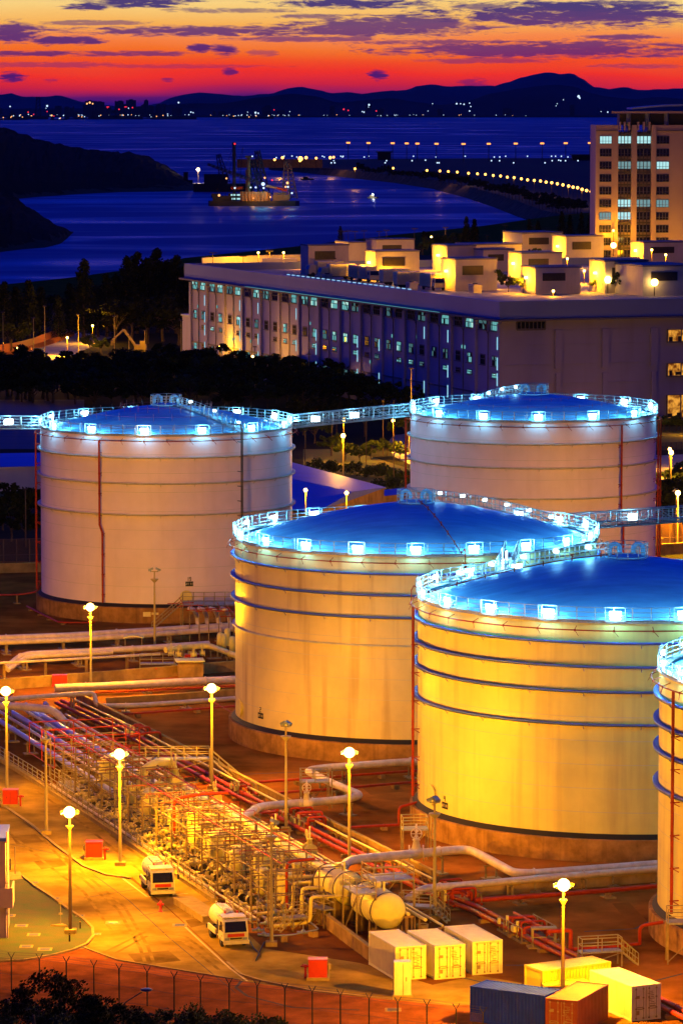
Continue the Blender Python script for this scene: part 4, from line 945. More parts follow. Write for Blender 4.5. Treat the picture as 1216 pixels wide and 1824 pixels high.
# ================================================================== TREES AND PLANTS
def leaf_quads(b, c, r, n, s, rnd, flat=.75):
    for _ in range(n):
        while True:
            p = Vector((rnd.uniform(-1, 1), rnd.uniform(-1, 1), rnd.uniform(-1, 1)))
            if .25 < p.length < 1: break
        q = Vector(c) + Vector((p.x*r, p.y*r, p.z*r*flat)); a = Vector((rnd.gauss(0, 1), rnd.gauss(0, 1), rnd.gauss(0, 1))).normalized(); d = a.orthogonal().normalized(); e = a.cross(d)
        k = s*rnd.uniform(.6, 1.3); b.add([q-d*k, q+e*k*.55, q+d*k, q-e*k*.55], [(0, 1, 2, 3)])
def tree_mesh(seed, h=9.0, w_=4.2, kind='round', leaf=.34, dens=1.0):
    rnd = random.Random(seed); tr = MB(); cr = MB()
    th_ = h*(.32 if kind != 'conifer' else .2)
    tr.tube([(0, 0, 0), (.1, .05, th_*.5), (0, 0, th_), (.15, 0, h*.62)], .24*h/9, 8, r1=.08)
    if kind == 'round':
        for i in range(int(17*dens)):
            a = rnd.uniform(0, 2*PI); rr = w_*math.sqrt(rnd.random())*.78; z = h*(.42+.46*rnd.random()*(1-.45*(rr/w_)**2)); c = (math.cos(a)*rr, math.sin(a)*rr, z)
            r = rnd.uniform(.75, 1.35)*h/9*1.05; leaf_quads(cr, c, r, int(90*dens), leaf, rnd)
            if i % 2 == 0: tr.tube([(0, 0, th_*rnd.uniform(.7, 1.2)), (c[0]*.5, c[1]*.5, (th_+c[2])*.52), c], .09, 5, r1=.03)
    elif kind == 'conifer':                           # casuarina-like wispy spire
        for i in range(22):
            z = h*(.16+.84*i/22); rr = w_*.55*(1-i/24)**.8
            for k in range(4):
                a = rnd.uniform(0, 2*PI); leaf_quads(cr, (math.cos(a)*rr*.7, math.sin(a)*rr*.7, z), rr*.5+.25, 16, leaf*.9, rnd, 1.2)
        tr.tube([(0, 0, h*.5), (.1, .1, h)], .1, 5, r1=.03)
    else:                                            # shrub
        for i in range(9):
            a = rnd.uniform(0, 2*PI); rr = w_*math.sqrt(rnd.random())*.7; leaf_quads(cr, (math.cos(a)*rr, math.sin(a)*rr, h*rnd.uniform(.25, .75)), h*.32, 60, leaf, rnd)
    return tr, cr
TP = {}
def make_tree(key, seed, h, w_, kind, leaf, dens, leafm):
    t_ = thing('tree' if kind != 'shrub' else 'shrub', 'tree', 'tree'); a, c = tree_mesh(seed, h, w_, kind, leaf, dens)
    a.build('trunk', M['bark'], t_); c.build('crown' if kind != 'shrub' else 'foliage', leafm, t_); TP[key] = [t_, False]
make_tree('r1', 1, 9, 4.6, 'round', .36, 1.0, M['leaf_shade']); make_tree('r2', 2, 10, 5.2, 'round', .38, 1.0, M['leaf_shade']); make_tree('r3', 3, 8, 5.5, 'round', .36, 1.0, M['leaf'])
make_tree('c1', 4, 12, 3.6, 'conifer', .34, 1.0, M['leaf_shade']); make_tree('c2', 5, 10, 3.2, 'conifer', .34, 1.0, M['leaf_shade']); make_tree('s1', 6, 3.0, 2.4, 'shrub', .26, 1.0, M['leaf'])
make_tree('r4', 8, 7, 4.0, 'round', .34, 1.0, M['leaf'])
rnd = random.Random(77)
def place(key, p, label, group, sc=1.0, rz=None, name=None):
    r = TP[key]; rz = rnd.uniform(0, 6.28) if rz is None else rz
    if not r[1]: r[1] = True; t_ = r[0]; t_.location = p; t_.rotation_euler = (0, 0, rz); t_.scale = sc if isinstance(sc, tuple) else (sc,)*3
    else: t_ = dup(r[0], p, rz, sc=sc)
    if isinstance(sc, tuple): t_.scale = sc
    t_['label'] = label; t_['category'] = 'tree' if key[0] != 's' else 'shrub'
    if group: t_['group'] = group
    elif 'group' in t_: del t_['group']
    return t_
def row(items, fmt, group, mul=1.0, wide=1.0):
    for i, (k, x, y, sc) in enumerate(sorted(items, key=lambda q: q[1])):
        sc *= mul; place(k, G(x, y), fmt % nth(i), group, (sc*wide, sc*wide, sc))
# shoreline casuarinas at left
row([('c1', 8, 612, .95), ('c2', 30, 606, 1.0), ('c1', 52, 608, .95), ('c2', 72, 600, .95), ('c1', 104, 606, .7), ('c1', 124, 600, .85), ('c1', 150, 604, 1.25), ('c2', 168, 598, .9), ('c1', 190, 600, 1.0), ('c2', 208, 596, 1.15), ('c1', 226, 596, 1.25), ('c1', 244, 594, 1.3), ('c2', 262, 594, 1.45), ('c1', 280, 592, 1.35), ('c2', 298, 592, 1.4), ('c1', 314, 594, 1.25), ('c2', 330, 596, 1.2)],
    '%s wispy dark casuarina in the shore row at left', 'casuarinas along the left shore', 1.5, 1.1)
row([(rnd.choice(('r1', 'r2')), x, y, sc) for x, y, sc in ((5, 600, .8), (90, 575, .8), (40, 590, .8), (175, 600, 1.0), (205, 612, 1.1), (235, 605, 1.1), (262, 612, 1.1), (290, 608, 1.15), (318, 615, 1.0), (20, 628, .8), (215, 585, 1.2), (250, 580, 1.2), (290, 580, 1.2), (322, 585, 1.1), (180, 572, .9), (150, 562, .8), (120, 574, .6))], '%s dark bushy tree in the belt behind the casuarinas', 'bushy trees at the left shore', 1.35, 1.3)
row([('r4', 40, 610, .8), ('r4', 78, 575, .7), ('r4', 140, 602, .9), ('r4', 160, 626, .75), ('r4', 180, 630, .7), ('r4', 12, 660, .8)], '%s warm lit green tree beside the lit road at left', 'lit trees beside the left road')
# dark belt in front of the warehouse
belt = []
for i in range(55):
    x = -20+i*15.6+rnd.uniform(-5, 5); y = (690 if x < 350 else 700) + rnd.uniform(-8, 14)
    if 366 > x > 335: continue
    if x < 90: y += 14
    belt.append((rnd.choice(('r1', 'r2', 'r2', 'r3')), x, y, rnd.uniform(.68, 1.18)*(1.0 if x < 330 else .95 if x < 600 else .9)))
row(belt, '%s dark broad tree in the belt before the warehouse', 'dark trees before the warehouse', 1.12, 1.35)
belt2 = []
for i in range(44):
    x = 20+i*19.5+rnd.uniform(-8, 8); y = (712 if 160 > i*19.5+20 else 726)+rnd.uniform(-8, 10)
    belt2.append((rnd.choice(('r1', 'r2', 'r3')), x, y, rnd.uniform(.6, 1.05)))
row([q for q in belt2 if q[1] > 20], '%s dark tree in the front belt just behind the tank roofs', 'dark trees behind the tank roofs', 1.0, 1.4)
row([('r3', 398, 690, .8), ('r3', 425, 694, .95), ('r4', 450, 700, .8), ('r3', 540, 712, .8), ('r4', 590, 716, .9), ('r3', 622, 716, .8), ('r4', 390, 675, .7)], '%s lamp lit tree at the foot of the warehouse facade', 'lamp lit trees at the facade foot')
# between the two back tanks
row([('r4', 590, 812, .7), ('r4', 615, 822, .65), ('r4', 640, 826, .6), ('r3', 660, 818, .5), ('r4', 690, 812, .55), ('r4', 712, 820, .55), ('r3', 725, 790, .9), ('r3', 560, 790, .8), ('r1', 600, 775, .95), ('r1', 650, 778, 1.0), ('r2', 700, 775, .9), ('r2', 540, 775, .9), ('r3', 735, 772, .8)], '%s tree or bush between the two back tanks', 'trees between the back tanks')
row([('s1', x, y, sc) for x, y, sc in ((560, 838, .8), (580, 843, .9), (598, 842, .8), (625, 845, .9), (648, 850, .8), (668, 848, .9), (690, 852, .8), (705, 858, .9), (720, 862, .9), (612, 905, 1.4), (632, 898, 1.2), (660, 885, 1.1), (690, 876, .9), (585, 915, 1.1), (545, 905, .9), (705, 868, .8))], '%s low bush on the rough ground between the tanks', 'low bushes between the back tanks')
# left of the left tank
row([('r1', 5, 945, .8), ('r2', 28, 940, .8), ('r1', 52, 935, .75), ('r1', 20, 965, .7), ('r2', 45, 968, .6), ('r1', 66, 925, .6)], '%s dark tree behind the wall left of the pinkish tank', 'dark trees left of the pinkish tank')
# right of the back right tank
row([('r1', 1176, 925, .9), ('r1', 1190, 930, .85), ('r3', 1180, 900, .8), ('r2', 1200, 935, .7), ('r1', 1214, 945, .75)], '%s tree right of the back right tank', 'trees right of the back tank')
place('r4', G(1216, 872), 'small round tree on the lit roundabout at the right edge', None, .75)
row([('r4', x, 768, .5) for x in (1174, 1182, 1192, 1204, 1213)], '%s potted tree glowing before the lit loading bay', 'trees before the lit loading bay')
# roof and quay trees
for i, (k, x, y, sc, lab) in enumerate((('r4', 880, 516, .75, 'dark tree on the warehouse roof right of the broad blank house'), ('r4', 905, 520, .6, 'smaller dark tree on the roof beside the warm lit hedge'), ('r3', 932, 522, .5, 'glowing yellow green tree below the front house on the roof'), ('r4', 1062, 520, .55, 'glowing tree on the roof at the corner lamp wall'), ('r4', 1105, 522, .75, 'dark spreading tree on the roof near the right edge'), ('r4', 1042, 455, .6, 'small lit tree behind the wide tan house'), ('r3', 952, 460, .4, 'round lit bush on the roof in front of the tan house'))):
    p = G(x, y, ROOFZ); place(k, p, lab, None, sc)
row2 = [(x, y, sc, k) for x, y, sc, k in ((760, 446, .8, 'r4'), (782, 442, .9, 'r4'), (806, 444, .9, 'r3'), (752, 452, .7, 'r4'), (830, 440, 1.0, 'c1'), (845, 440, 1.1, 'c2'), (828, 446, .8, 'c1'), (942, 432, .8, 'c1'), (958, 432, .9, 'c2'), (1000, 428, 1.0, 'c1'), (1015, 426, 1.0, 'c2'), (1035, 424, .9, 'c1'), (1050, 424, 1.0, 'c2'), (760, 432, .6, 'r1'), (606, 434, .6, 'c1'))]
for i, (x, y, sc, k) in enumerate(sorted(row2)):
    q = G(x, y, 0.0); q = G(x, y, 24.3); place(k, q, '%s tree of the line rising behind the roof houses' % nth(i), 'trees behind the roof houses', sc*.75)
# tree line on the airport island behind the promenade
pts = [(640, 316), (690, 321), (730, 326), (765, 330), (800, 334), (835, 341), (870, 350), (900, 357), (930, 366), (960, 376), (990, 383), (1010, 386), (1040, 388)]
k = 0
for (xa, ya), (xb, yb) in zip(pts, pts[1:]):
    for q in range(5):
        f = q/5; x = xa+(xb-xa)*f; y = ya+(yb-ya)*f-5*rnd.random()-1
        place(rnd.choice(('r1', 'r2')), G(x, y-3, -1.0), 'small dark tree of the belt above the sea wall', 'trees above the sea wall', rnd.uniform(.8, 1.2)); k += 1
# foreground trees at the bottom left, seen from above
fg = []
def big_tree(label, p, h, w_, seed, leaf=.13, n=1.0, m=None):
    t_ = thing('tree', label, 'tree', p, 0); r_ = random.Random(seed); tr = MB(); cr = MB()
    tr.tube([(0, 0, 0), (.2, .1, h*.4), (0, 0, h*.9)], .3, 8, r1=.08)
    for i in range(int(46*n)):
        a = r_.uniform(0, 2*PI); rr = w_*math.sqrt(r_.random()); z = h*(.45+.5*r_.random()*(1-.5*(rr/w_)**2)); c = (math.cos(a)*rr, math.sin(a)*rr, z)
        leaf_quads(cr, c, r_.uniform(.5, 1.0), 130, leaf, r_, .6)
        if i % 3 == 0: tr.tube([(0, 0, h*.35), (c[0]*.5, c[1]*.5, z*.75), c], .06, 5, r1=.015)
    tr.build('trunk', M['bark'], t_); cr.build('crown', m or M['leaf_shade'], t_); return t_
# ================================================================== YARD SURFACES
def psheet(name, px, z, m, kind='structure'): return sheet(name, [(q.x, q.y) for q in [G(x, y, z) for x, y in px]], z, m, kind)
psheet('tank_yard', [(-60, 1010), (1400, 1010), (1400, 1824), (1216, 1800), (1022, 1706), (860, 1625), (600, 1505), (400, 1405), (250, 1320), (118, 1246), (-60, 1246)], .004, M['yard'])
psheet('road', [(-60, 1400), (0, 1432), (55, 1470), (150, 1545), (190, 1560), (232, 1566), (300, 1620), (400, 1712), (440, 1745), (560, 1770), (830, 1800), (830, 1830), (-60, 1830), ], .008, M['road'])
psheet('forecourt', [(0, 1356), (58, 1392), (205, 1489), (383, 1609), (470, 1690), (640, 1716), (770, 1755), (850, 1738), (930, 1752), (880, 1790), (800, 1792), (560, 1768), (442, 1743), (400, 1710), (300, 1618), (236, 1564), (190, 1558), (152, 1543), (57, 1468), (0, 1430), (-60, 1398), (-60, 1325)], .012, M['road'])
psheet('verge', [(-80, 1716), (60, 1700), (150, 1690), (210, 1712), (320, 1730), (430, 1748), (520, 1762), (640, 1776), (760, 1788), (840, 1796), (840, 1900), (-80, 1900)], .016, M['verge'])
grs = psheet('lawn', [(-80, 1560), (38, 1560), (62, 1580), (90, 1598), (120, 1620), (150, 1640), (164, 1655), (166, 1668), (155, 1682), (130, 1693), (95, 1702), (40, 1712), (-80, 1722)], .020, M['grass'])
# kerb round the lawn and along the road
def strip(name, px, wd, h, m, label=None, cat=None, z=0.0):
    P = [G(x, y, z) for x, y in px]; o = P[0]; b = MB()
    L_ = []; R_ = []
    for i, p in enumerate(P):
        a = P[max(0, i-1)]; c = P[min(len(P)-1, i+1)]; d = (c-a).normalized(); s_ = Vector((-d.y, d.x, 0))*wd/2; L_.append(p+s_-o); R_.append(p-s_-o)
    for i in range(len(P)-1):
        q = [R_[i], R_[i+1], L_[i+1], L_[i]]; b.add([(v.x, v.y, z) for v in q]+[(v.x, v.y, z+h) for v in q], [(4, 5, 6, 7), (0, 1, 5, 4), (2, 3, 7, 6), (3, 0, 4, 7), (1, 2, 6, 5)])
    ob = b.build(name, m, None, (o.x, o.y, 0))
    if label: tag(ob, label, cat)
    else: struct(ob)
    return ob
strip('kerb', [(-20, 1715), (40, 1713), (95, 1703), (130, 1694), (155, 1683), (166, 1669), (165, 1655), (150, 1640), (120, 1620), (90, 1598), (62, 1580), (40, 1562)], .22, .14, M['kerb'])
strip('kerb', [(-20, 1420), (0, 1432), (55, 1470), (100, 1508), (150, 1545), (190, 1560), (232, 1566)], .3, .13, M['kerb'])
strip('kerb', [(404, 1716), (430, 1738), (470, 1730+20), (560, 1768), (700, 1782)], .22, .12, M['kerb'])
strip('kerb', [(150, 1690), (210, 1712), (320, 1730), (430, 1748)], .15, .1, M['kerb'])
for px, m in (([(212, 1560), (262, 1598)], M['line']), ([(262, 1598), (335, 1592)], M['line']), ([(330, 1652), (360, 1680), (410, 1726), (440, 1748)], M['line'])):
    strip('road_marking', px, .16, .004, m, z=.018)
for px in ([(166, 1558), (230, 1605), (300, 1670), (420, 1770)], [(0, 1500), (140, 1530)], [(20, 1540), (160, 1522)], [(250, 1632), (400, 1600)], [(150, 1600), (300, 1575)]):
    strip('paving_joint', px, .07, .003, M['seam'], z=.014)
for px in ([(430, 1748), (420, 1760), (440, 1775), (520, 1795), (640, 1800)],):
    strip('paving_joint', px, .25, .004, M['seam'], z=.022)
# joints of the tank yard slabs
for px in ([(430, 1380), (520, 1376), (640, 1372)], [(520, 1450), (640, 1500)], [(1040, 1660), (1130, 1655), (1160, 1640)], [(900, 1720), (1000, 1720)], [(1080, 1770), (1216, 1735)], [(640, 1700), (900, 1760)]):
    strip('paving_joint', px, .25, .003, M['seam'], z=.010)
tyre = mat('tyre_mark', (.34, .205, .028), .95, 0, .3, .6, 0.0); patch = mat('road_patch', (.26, .15, .022), .95, 0, .25, .4, 0.0)
for px in ([(60, 1480), (140, 1560), (210, 1620), (250, 1690), (260, 1720)], [(70, 1478), (150, 1556), (222, 1616), (264, 1688), (276, 1722)], [(180, 1700), (260, 1660), (330, 1668), (400, 1720)], [(186, 1709), (262, 1668), (326, 1677), (390, 1728)], [(0, 1470), (90, 1545), (150, 1590), (200, 1660)], [(60, 1405), (150, 1470), (230, 1535), (262, 1562)], [(120, 1425), (200, 1490), (280, 1550)]):
    strip('tyre_mark', px, .28, .002, tyre, z=.017)
for px in ([(60, 1535), (120, 1528), (135, 1540), (74, 1549)], [(330, 1640), (362, 1634), (372, 1646), (340, 1653)], [(228, 1700), (300, 1694), (322, 1712), (246, 1720)], [(20, 1490), (70, 1486), (84, 1500), (30, 1505)]): psheet('road_patch', px, .0175, patch)
for px in ([(900, 1640), (960, 1636), (985, 1650), (925, 1656)], [(1090, 1610), (1120, 1608), (1160, 1650), (1128, 1654)], [(560, 1455), (600, 1452), (620, 1466), (580, 1470)], [(640, 1400), (700, 1396), (722, 1410), (660, 1416)]): psheet('road_patch', px, .0065, M['asphalt'])
# manhole covers
def cover(x, y, s_=.9, m2=None, lab='', z=.026):
    t_ = thing('manhole_cover', lab, 'manhole cover', G(x, y, 0)); b = MB(); b.box((0, 0, z), (s_*1.5, s_*1.5, .012)); b.build('frame', M['kerb'], t_); b = MB(); b.box((0, 0, z+.01), (s_, s_, .012)); b.build('lid', m2 or M['dark'], t_)
for x, y, s_, lab in ((38, 1650, .7, 'pale framed manhole cover in the lawn left of the small sign post'), (60, 1666, .7, 'pale framed manhole cover in the middle of the lawn'), (47, 1687, .7, 'left of the two pale framed covers near the lawn kerb'), (80, 1692, .75, 'right of the two pale framed covers near the lawn kerb'), (201, 1645, .8, 'white framed manhole cover in the road right of the lawn'), (16, 1632, .7, 'pale framed cover close to the pink house wall'), (172, 1665, .5, 'dark drain cover just outside the curved lawn kerb'), (145, 1689, .5, 'dark drain cover at the bottom of the curved lawn kerb'), (62, 1573, .5, 'small dark cover beside the top of the lawn'), (143, 1632, .5, 'small dark cover above the curved lawn kerb'), (100, 1601, .45, 'small dark cover at the lawn edge behind the dark lamp post'), (320, 1649, .8, 'dark patch cover beside the red hydrant'), (349, 1632, .5, 'small cover in the bay between the two tankers'), (700, 1800, .8, 'cover in the verge below the grey cabinet')):
    cover(x, y, s_, None, lab)

# ================================================================== LAMP POSTS
def lamp_post(x, y, label, lit=True, h=10.0, dark=False, dirs=((-1, 0), (1, .2)), pw=9000, r=.11, aim=None):
    p = G(x, y, h); p.z = 0; pm = M['poled'] if dark else M['pole']
    T = thing('lamp_post', label, 'lamp post', p, 0, 'tall floodlight posts of the depot')
    b = MB(); b.tube([(0, 0, .3), (0, 0, h-.4)], r*1.5, 10, r1=r*.8); b.build('pole', pm, T)
    b = MB(); b.prism([(-.45, -.45), (.45, -.45), (.45, .45), (-.45, .45)], 0, .35); b.build('base', M['kerb'], T)
    b = MB(); b.lathe([(.1, h-1.7), (.32 if lit else .5, h-1.3), (.32 if lit else .5, h-1.25), (.1, h-1.25)], 14); b.build('climb_guard', pm, T)
    b = MB(); b.bar((-.45, 0, h-.35), (.45, 0, h-.35), .08); b.build('bracket', pm, T)
    for i, (dx, dy) in enumerate(dirs):
        a = math.atan2(dy, dx)
        Mx = Matrix.Rotation(a, 3, 'Z') @ Matrix.Rotation(math.radians(25), 3, 'Y')
        c = Vector((dx*.45, dy*.3, h-.05)); b = MB(); b.box(c, (.62, .45, .18), M=Mx); b.box(c-Vector((0, 0, .2)), (.1, .5, .3)); f = b.build('floodlight', M['bluesteel'] if not dark else M['dark'], T)
        b = MB(); b.box(c-Mx @ Vector((-.02, 0, .14)), (.6, .44, .06), M=Mx); b.build('lens', M['sod'] if lit and (i == 0 or len(dirs) == 1 or lit == 2) else M['galv'], f)
    if lit:
        b = MB(); b.ball((0, -.42, h-.12), .46, 14, 9); b.build('glowing_bulb', M['sod'], T)
        light('flood_light', SOD, pw, T, (0, -1.1, h-.45), .35)
    return T
lamp_post(161, 1079, 'lit lamp post before the foot of the pinkish left tank', pw=24000)
lamp_post(377, 1223, 'lit lamp post at the left foot of the rust streaked middle tank', pw=17000)
lamp_post(11, 1228, 'lit lamp post at the left edge with a red box at its foot', pw=9000)
lamp_post(213, 1340, 'lit lamp post between the first tanker and the big domed vessel', pw=42000)
lamp_post(622, 1337, 'lit lamp post before the rust streaked tank, beside the zigzag pipe', pw=11000)
lamp_post(124, 1443, 'lit dark lamp post standing in the lawn', dark=True, pw=24000)
lamp_post(1003, 1572, 'lit dark lamp post rising behind the blue and red containers', dark=True, pw=42000)
lamp_post(275, 1013, 'unlit lamp post in front of the pinkish tank right of the bright lamp', lit=False)
lamp_post(81, 1292, 'unlit pale lamp post at the left end of the manifold railing', lit=False, dirs=((.6, -.6),))
lamp_post(509, 1287, 'unlit pale lamp post before the left half of the rust streaked tank', lit=False, dirs=((-.4, .5), (.5, -.3)))
lamp_post(483, 1462, 'unlit post right of the second tanker at the manifold corner', lit=False, dirs=((.6, .4),))
lamp_post(774, 1422, 'unlit post overlapping the lower left of the golden front tank', lit=False, dirs=((-.7, .4), (.3, -.5)))
# unseen masts added to brighten tanks, containers and gatehouse; pole shadows imply the first
def mast(label, p, h, aim, pw, spot, size=.8):
    T = thing('unseen_flood_mast', label, 'flood mast', p); b = MB(); b.tube([(0, 0, 0), (0, 0, h)], .3, 10, r1=.15); b.build('pole', M['pole'], T)
    b = MB(); b.box((0, 0, h+.2), (3.2, .3, .9)); b.build('floodlight', M['dark'], T); 
    d = Vector(aim)-Vector((p[0], p[1], h)); rot = d.to_track_quat('-Z', 'Y').to_euler()
    dl = d.normalized()*.6; b = MB(); b.box((dl.x, dl.y, h+.2+dl.z*.2), (2.8, .1, .6)); b.build('lens', M['sod'], T)
    light('unseen_mast_light', SOD, pw, T, (dl.x*1.6, dl.y*1.6, h+.2), size, 'SPOT', rot, spot, .8)
mast('flood mast standing below the lower edge of the picture', (4, 196, 0), 13, (20, 372, 7), 78000, math.radians(36))
mast('added unseen flood mast further right below the picture', (34, 200, 0), 13, (47, 322, 8), 80000, math.radians(30))
mast('added low flood mast below the picture brightening the white containers', (17, 214, 0), 10.5, (8, 299, 1), 240000, math.radians(17))
mast('added low flood mast below the picture brightening the pink gatehouse', (-36, 224, 0), 10, (-26.5, 308, 5), 26000, math.radians(9))
mast('added unseen flood mast beyond the left edge of the yard', (-60, 320, 0), 16, (-8, 450, 4), 130000, math.radians(48))
mast('added unseen flood mast beyond the left edge lighting the far tanks', (-52, 418, 0), 16, (-20, 520, 3), 140000, math.radians(44))
mast('added flood mast hidden behind the golden tank', (60, 430, 0), 18, (27, 520, 1), 150000, math.radians(36))

# ================================================================== CONTAINERS
def container(label, px, py, rz, m, L_=6.06, z=0.0, group=None, doors=True, plain=False):
    """px,py: nearest door corner (left bottom of door end); container extends backwards along -x"""
    T = thing('shipping_container', label, 'container', G(px, py), rz, group); W_, H_ = 2.44, 2.59
    # corrugated shell
    b = MB(); n = int(L_/.28)
    for side in (0, 1):
        y0 = 0 if side == 0 else W_; sg = 1 if side == 0 else -1; vs = []; fs = []
        xs = []
        for i in range(n):
            x = -L_+.12+(L_-.24)*i/n; d = (L_-.24)/n
            xs += [(x, 0.0), (x+d*.3, 0.0), (x+d*.5, .05), (x+d*.8, .05)]
        xs.append((-.12, 0.0))
        for x, o in xs: vs += [(x, y0+sg*(o+.02), .16), (x, y0+sg*(o+.02), H_-.12)]
        for i in range(len(xs)-1): fs.append((2*i, 2*i+2, 2*i+3, 2*i+1) if side == 0 else (2*i, 2*i+1, 2*i+3, 2*i+2))
        b.add(vs, fs)
    vs = []; fs = []; xs = []                         # ribbed roof
    for i in range(n):
        x = -L_+.1+(L_-.2)*i/n; d = (L_-.2)/n; xs += [(x, 0), (x+d*.35, 0), (x+d*.5, .03), (x+d*.85, .03)]
    xs.append((-.1, 0))
    for x, o in xs: vs += [(x, .1, H_-.05+o), (x, W_-.1, H_-.05+o)]
    for i in range(len(xs)-1): fs.append((2*i, 2*i+2, 2*i+3, 2*i+1))
    b.add(vs, fs); b.box((-L_+.06, W_/2, H_/2), (.05, W_-.1, H_-.3)); b.box((-L_/2, W_/2, .14), (L_-.1, W_-.1, .1))
    b.build('corrugated_shell', m, T)
    b = MB()
    for x in (-.06, -L_+.06):
        for y in (.07, W_-.07): b.box((x, y, H_/2), (.14, .16, H_))
        b.box((x, W_/2, H_-.06), (.12, W_, .13)); b.box((x, W_/2, .08), (.12, W_, .16))
    for y in (.05, W_-.05): b.box((-L_/2, y, H_-.055), (L_, .1, .12)); b.box((-L_/2, y, .09), (L_, .1, .15))
    for x in (.0, -L_):
        for y in (.0, W_):
            for z_ in (.06, H_-.06): b.box((x+(-.08 if x == 0 else .08), y+(.08 if y == 0 else -.08), z_), (.2, .19, .15))
    b.build('frame', m, T)
    if doors:
        for k in (0, 1):
            y0 = .14+k*(W_-.28)/2; b = MB(); wd = (W_-.28)/2-.03; b.box((-.03, y0+wd/2+.01, H_/2), (.05, wd, H_-.32))
            for q in range(5): b.box((.01, y0+wd/2, .42+q*.44), (.05, wd-.12, .26))
            d_ = b.build('door', m, T)
            b = MB()
            for yy in (y0+.22, y0+wd-.22): b.tube([(.07, yy, .12), (.07, yy, H_-.1)], .022, 6); [b.box((.06, yy, z_), (.06, .12, .1)) for z_ in (.2, .9, 1.7, 2.35)]
            b.box((.08, y0+wd*.5, 1.0), (.03, .5, .05)); b.box((.08, y0+wd*.5, .86), (.03, .42, .05))
            b.build('locking_bar', M['mark'], d_)
            b = MB(); r_ = random.Random(k+int(px))
            if k == 0: b.box((.05, y0+.38, 1.75), (.012, .26, .22)); b.box((.05, y0+.38, .6), (.012, .22, .3))
            else:
                for q in range(9):
                    wd2 = r_.uniform(.18, .5); b.box((.05, y0+.3+r_.uniform(0, .3), 2.1-.13*q), (.01, wd2, .045))
            b.build('marking', M['mark'], d_)
        b = MB(); b.box((-.005, W_/2, H_/2), (.05, .03, H_-.3)); b.build('door_seal', M['mark'], T)
    return T
cw = mat('container_white', (0.84, 0.75, 0.40), .45, 0, .06, .8, streak=(.25, (.5, .36, .22), 2.5, .8)); cbl = mat('container_blue', (0.012, 0.03, 0.60), .7, 0, .15, .8, .08, streak=(.25, (.05, .04, .08), 2.5, .8)); crd = mat('container_redbrown', (0.24, 0.045, 0.022), .55, 0, .15, .8, streak=(.4, (.12, .03, .02), 2.5, .8)); cyl_ = mat('container_yellow', (0.80, 0.62, 0.04), .45, 0, .08, .8); cpk = mat('container_cream', (0.78, 0.70, 0.58), .5, 0, .06, .8, streak=(.4, (.45, .3, .2), 2.5, .8))
def cdir(x0, y0, x1, y1):
    a = G(x0, y0); c = G(x1, y1); return math.atan2(c.y-a.y, c.x-a.x)
dr = math.radians(-71)
container('white container nearest the horizontal tank, left of the three white ones', 704, 1748, dr, cw)
container('white container in the middle of the row of three', 774, 1746, dr, cw)
container('white container at the right end of the row of three', 841, 1738, dr, cw)
container('bright yellow container lying behind the dark lamp post', 1087, 1775, math.radians(31), cyl_)
container('cream container with a side door at the bottom right', 1124, 1821, math.radians(-64), cpk)
container('dark blue container at the bottom right of centre', 969, 1838, math.radians(-31), cbl)
container('red brown container between the blue and the cream ones', 971, 1842, math.radians(-115), crd)
t_ = thing('tool_shed_box', 'low yellow roofed box squeezed between the yellow and the blue container', 'shed', G(985, 1795), math.radians(8)); b = MB(); b.box((1.0, .8, .8), (3.2, 1.6, 1.6)); b.build('wall', cpk, t_); b = MB(); b.box((1.0, .8, 1.65), (3.5, 1.9, .1)); b.build('roof', cyl_, t_)
# side door and vents of the cream container
T = thing('equipment_cabinet', 'tall pale steel cabinet standing before the leftmost white container', 'cabinet', G(702, 1776), math.radians(3))
b = MB(); b.box((.62, .45, 1.3), (1.25, .9, 2.6)); b.build('housing', cpk, T); b = MB(); b.box((.62, .45, .05), (1.5, 1.1, .1)); b.build('plinth', M['kerb'], T); b = MB(); b.box((-.01, .45, 1.35), (.04, .8, 2.3)); b.build('open_side', M['black'], T); b = MB(); b.box((.66, -.012, 1.3), (.02, .02, 2.4)); b.box((.9, -.02, 1.3), (.05, .04, .3)); b.build('door_handle', M['dark'], T)

# ================================================================== RED FIRE EQUIPMENT
def monitor_box(label, x, y, rz=0.0, s_=1.0):
    T = thing('hose_box', label, 'fire equipment box', G(x, y), rz)
    b = MB(); b.box((0, 0, .12), (1.7*s_, 1.3*s_, .24)); b.build('plinth', M['kerb'], T)
    b = MB(); b.box((0, 0, .24+.65*s_), (1.4*s_, 1.0*s_, 1.3*s_)); b.box((0, 0, .27+1.32*s_), (1.48*s_, 1.08*s_, .06)); b.build('box', M['redpaint'], T)
    b = MB(); b.box((-.35*s_, -.51*s_, .9*s_), (.05, .03, .16)); b.box((0, -.508*s_, .9*s_), (.02, .01, 1.15*s_)); b.build('door_handle', M['dark'], T)
    b = MB(); b.tube([(.95*s_, -.25, 0), (.95*s_, -.25, .9), (1.15*s_, -.35, 1.05)], .09, 8); b.ball((.95*s_, -.25, .95), .17, 8, 6); b.tube([(.7*s_, -.25, .95), (1.3*s_, -.25, .95)], .07, 8); b.build('monitor_nozzle', M['redpaint'], T)
    b = MB(); b.tube([(-.85*s_, .1, 0), (-.85*s_, .1, 1.3)], .04, 6); b.box((-.9*s_, .1, 1.0), (.16, .16, .4)); b.build('hose_rack', M['pole'], T)
monitor_box('red fire hose box on a plinth left of the first tanker', 168, 1531)
monitor_box('red fire hose box at the foot of the leftmost lit lamp post', 19, 1436)
monitor_box('red fire hose box on the verge below the unlit post', 566, 1745, math.radians(180))
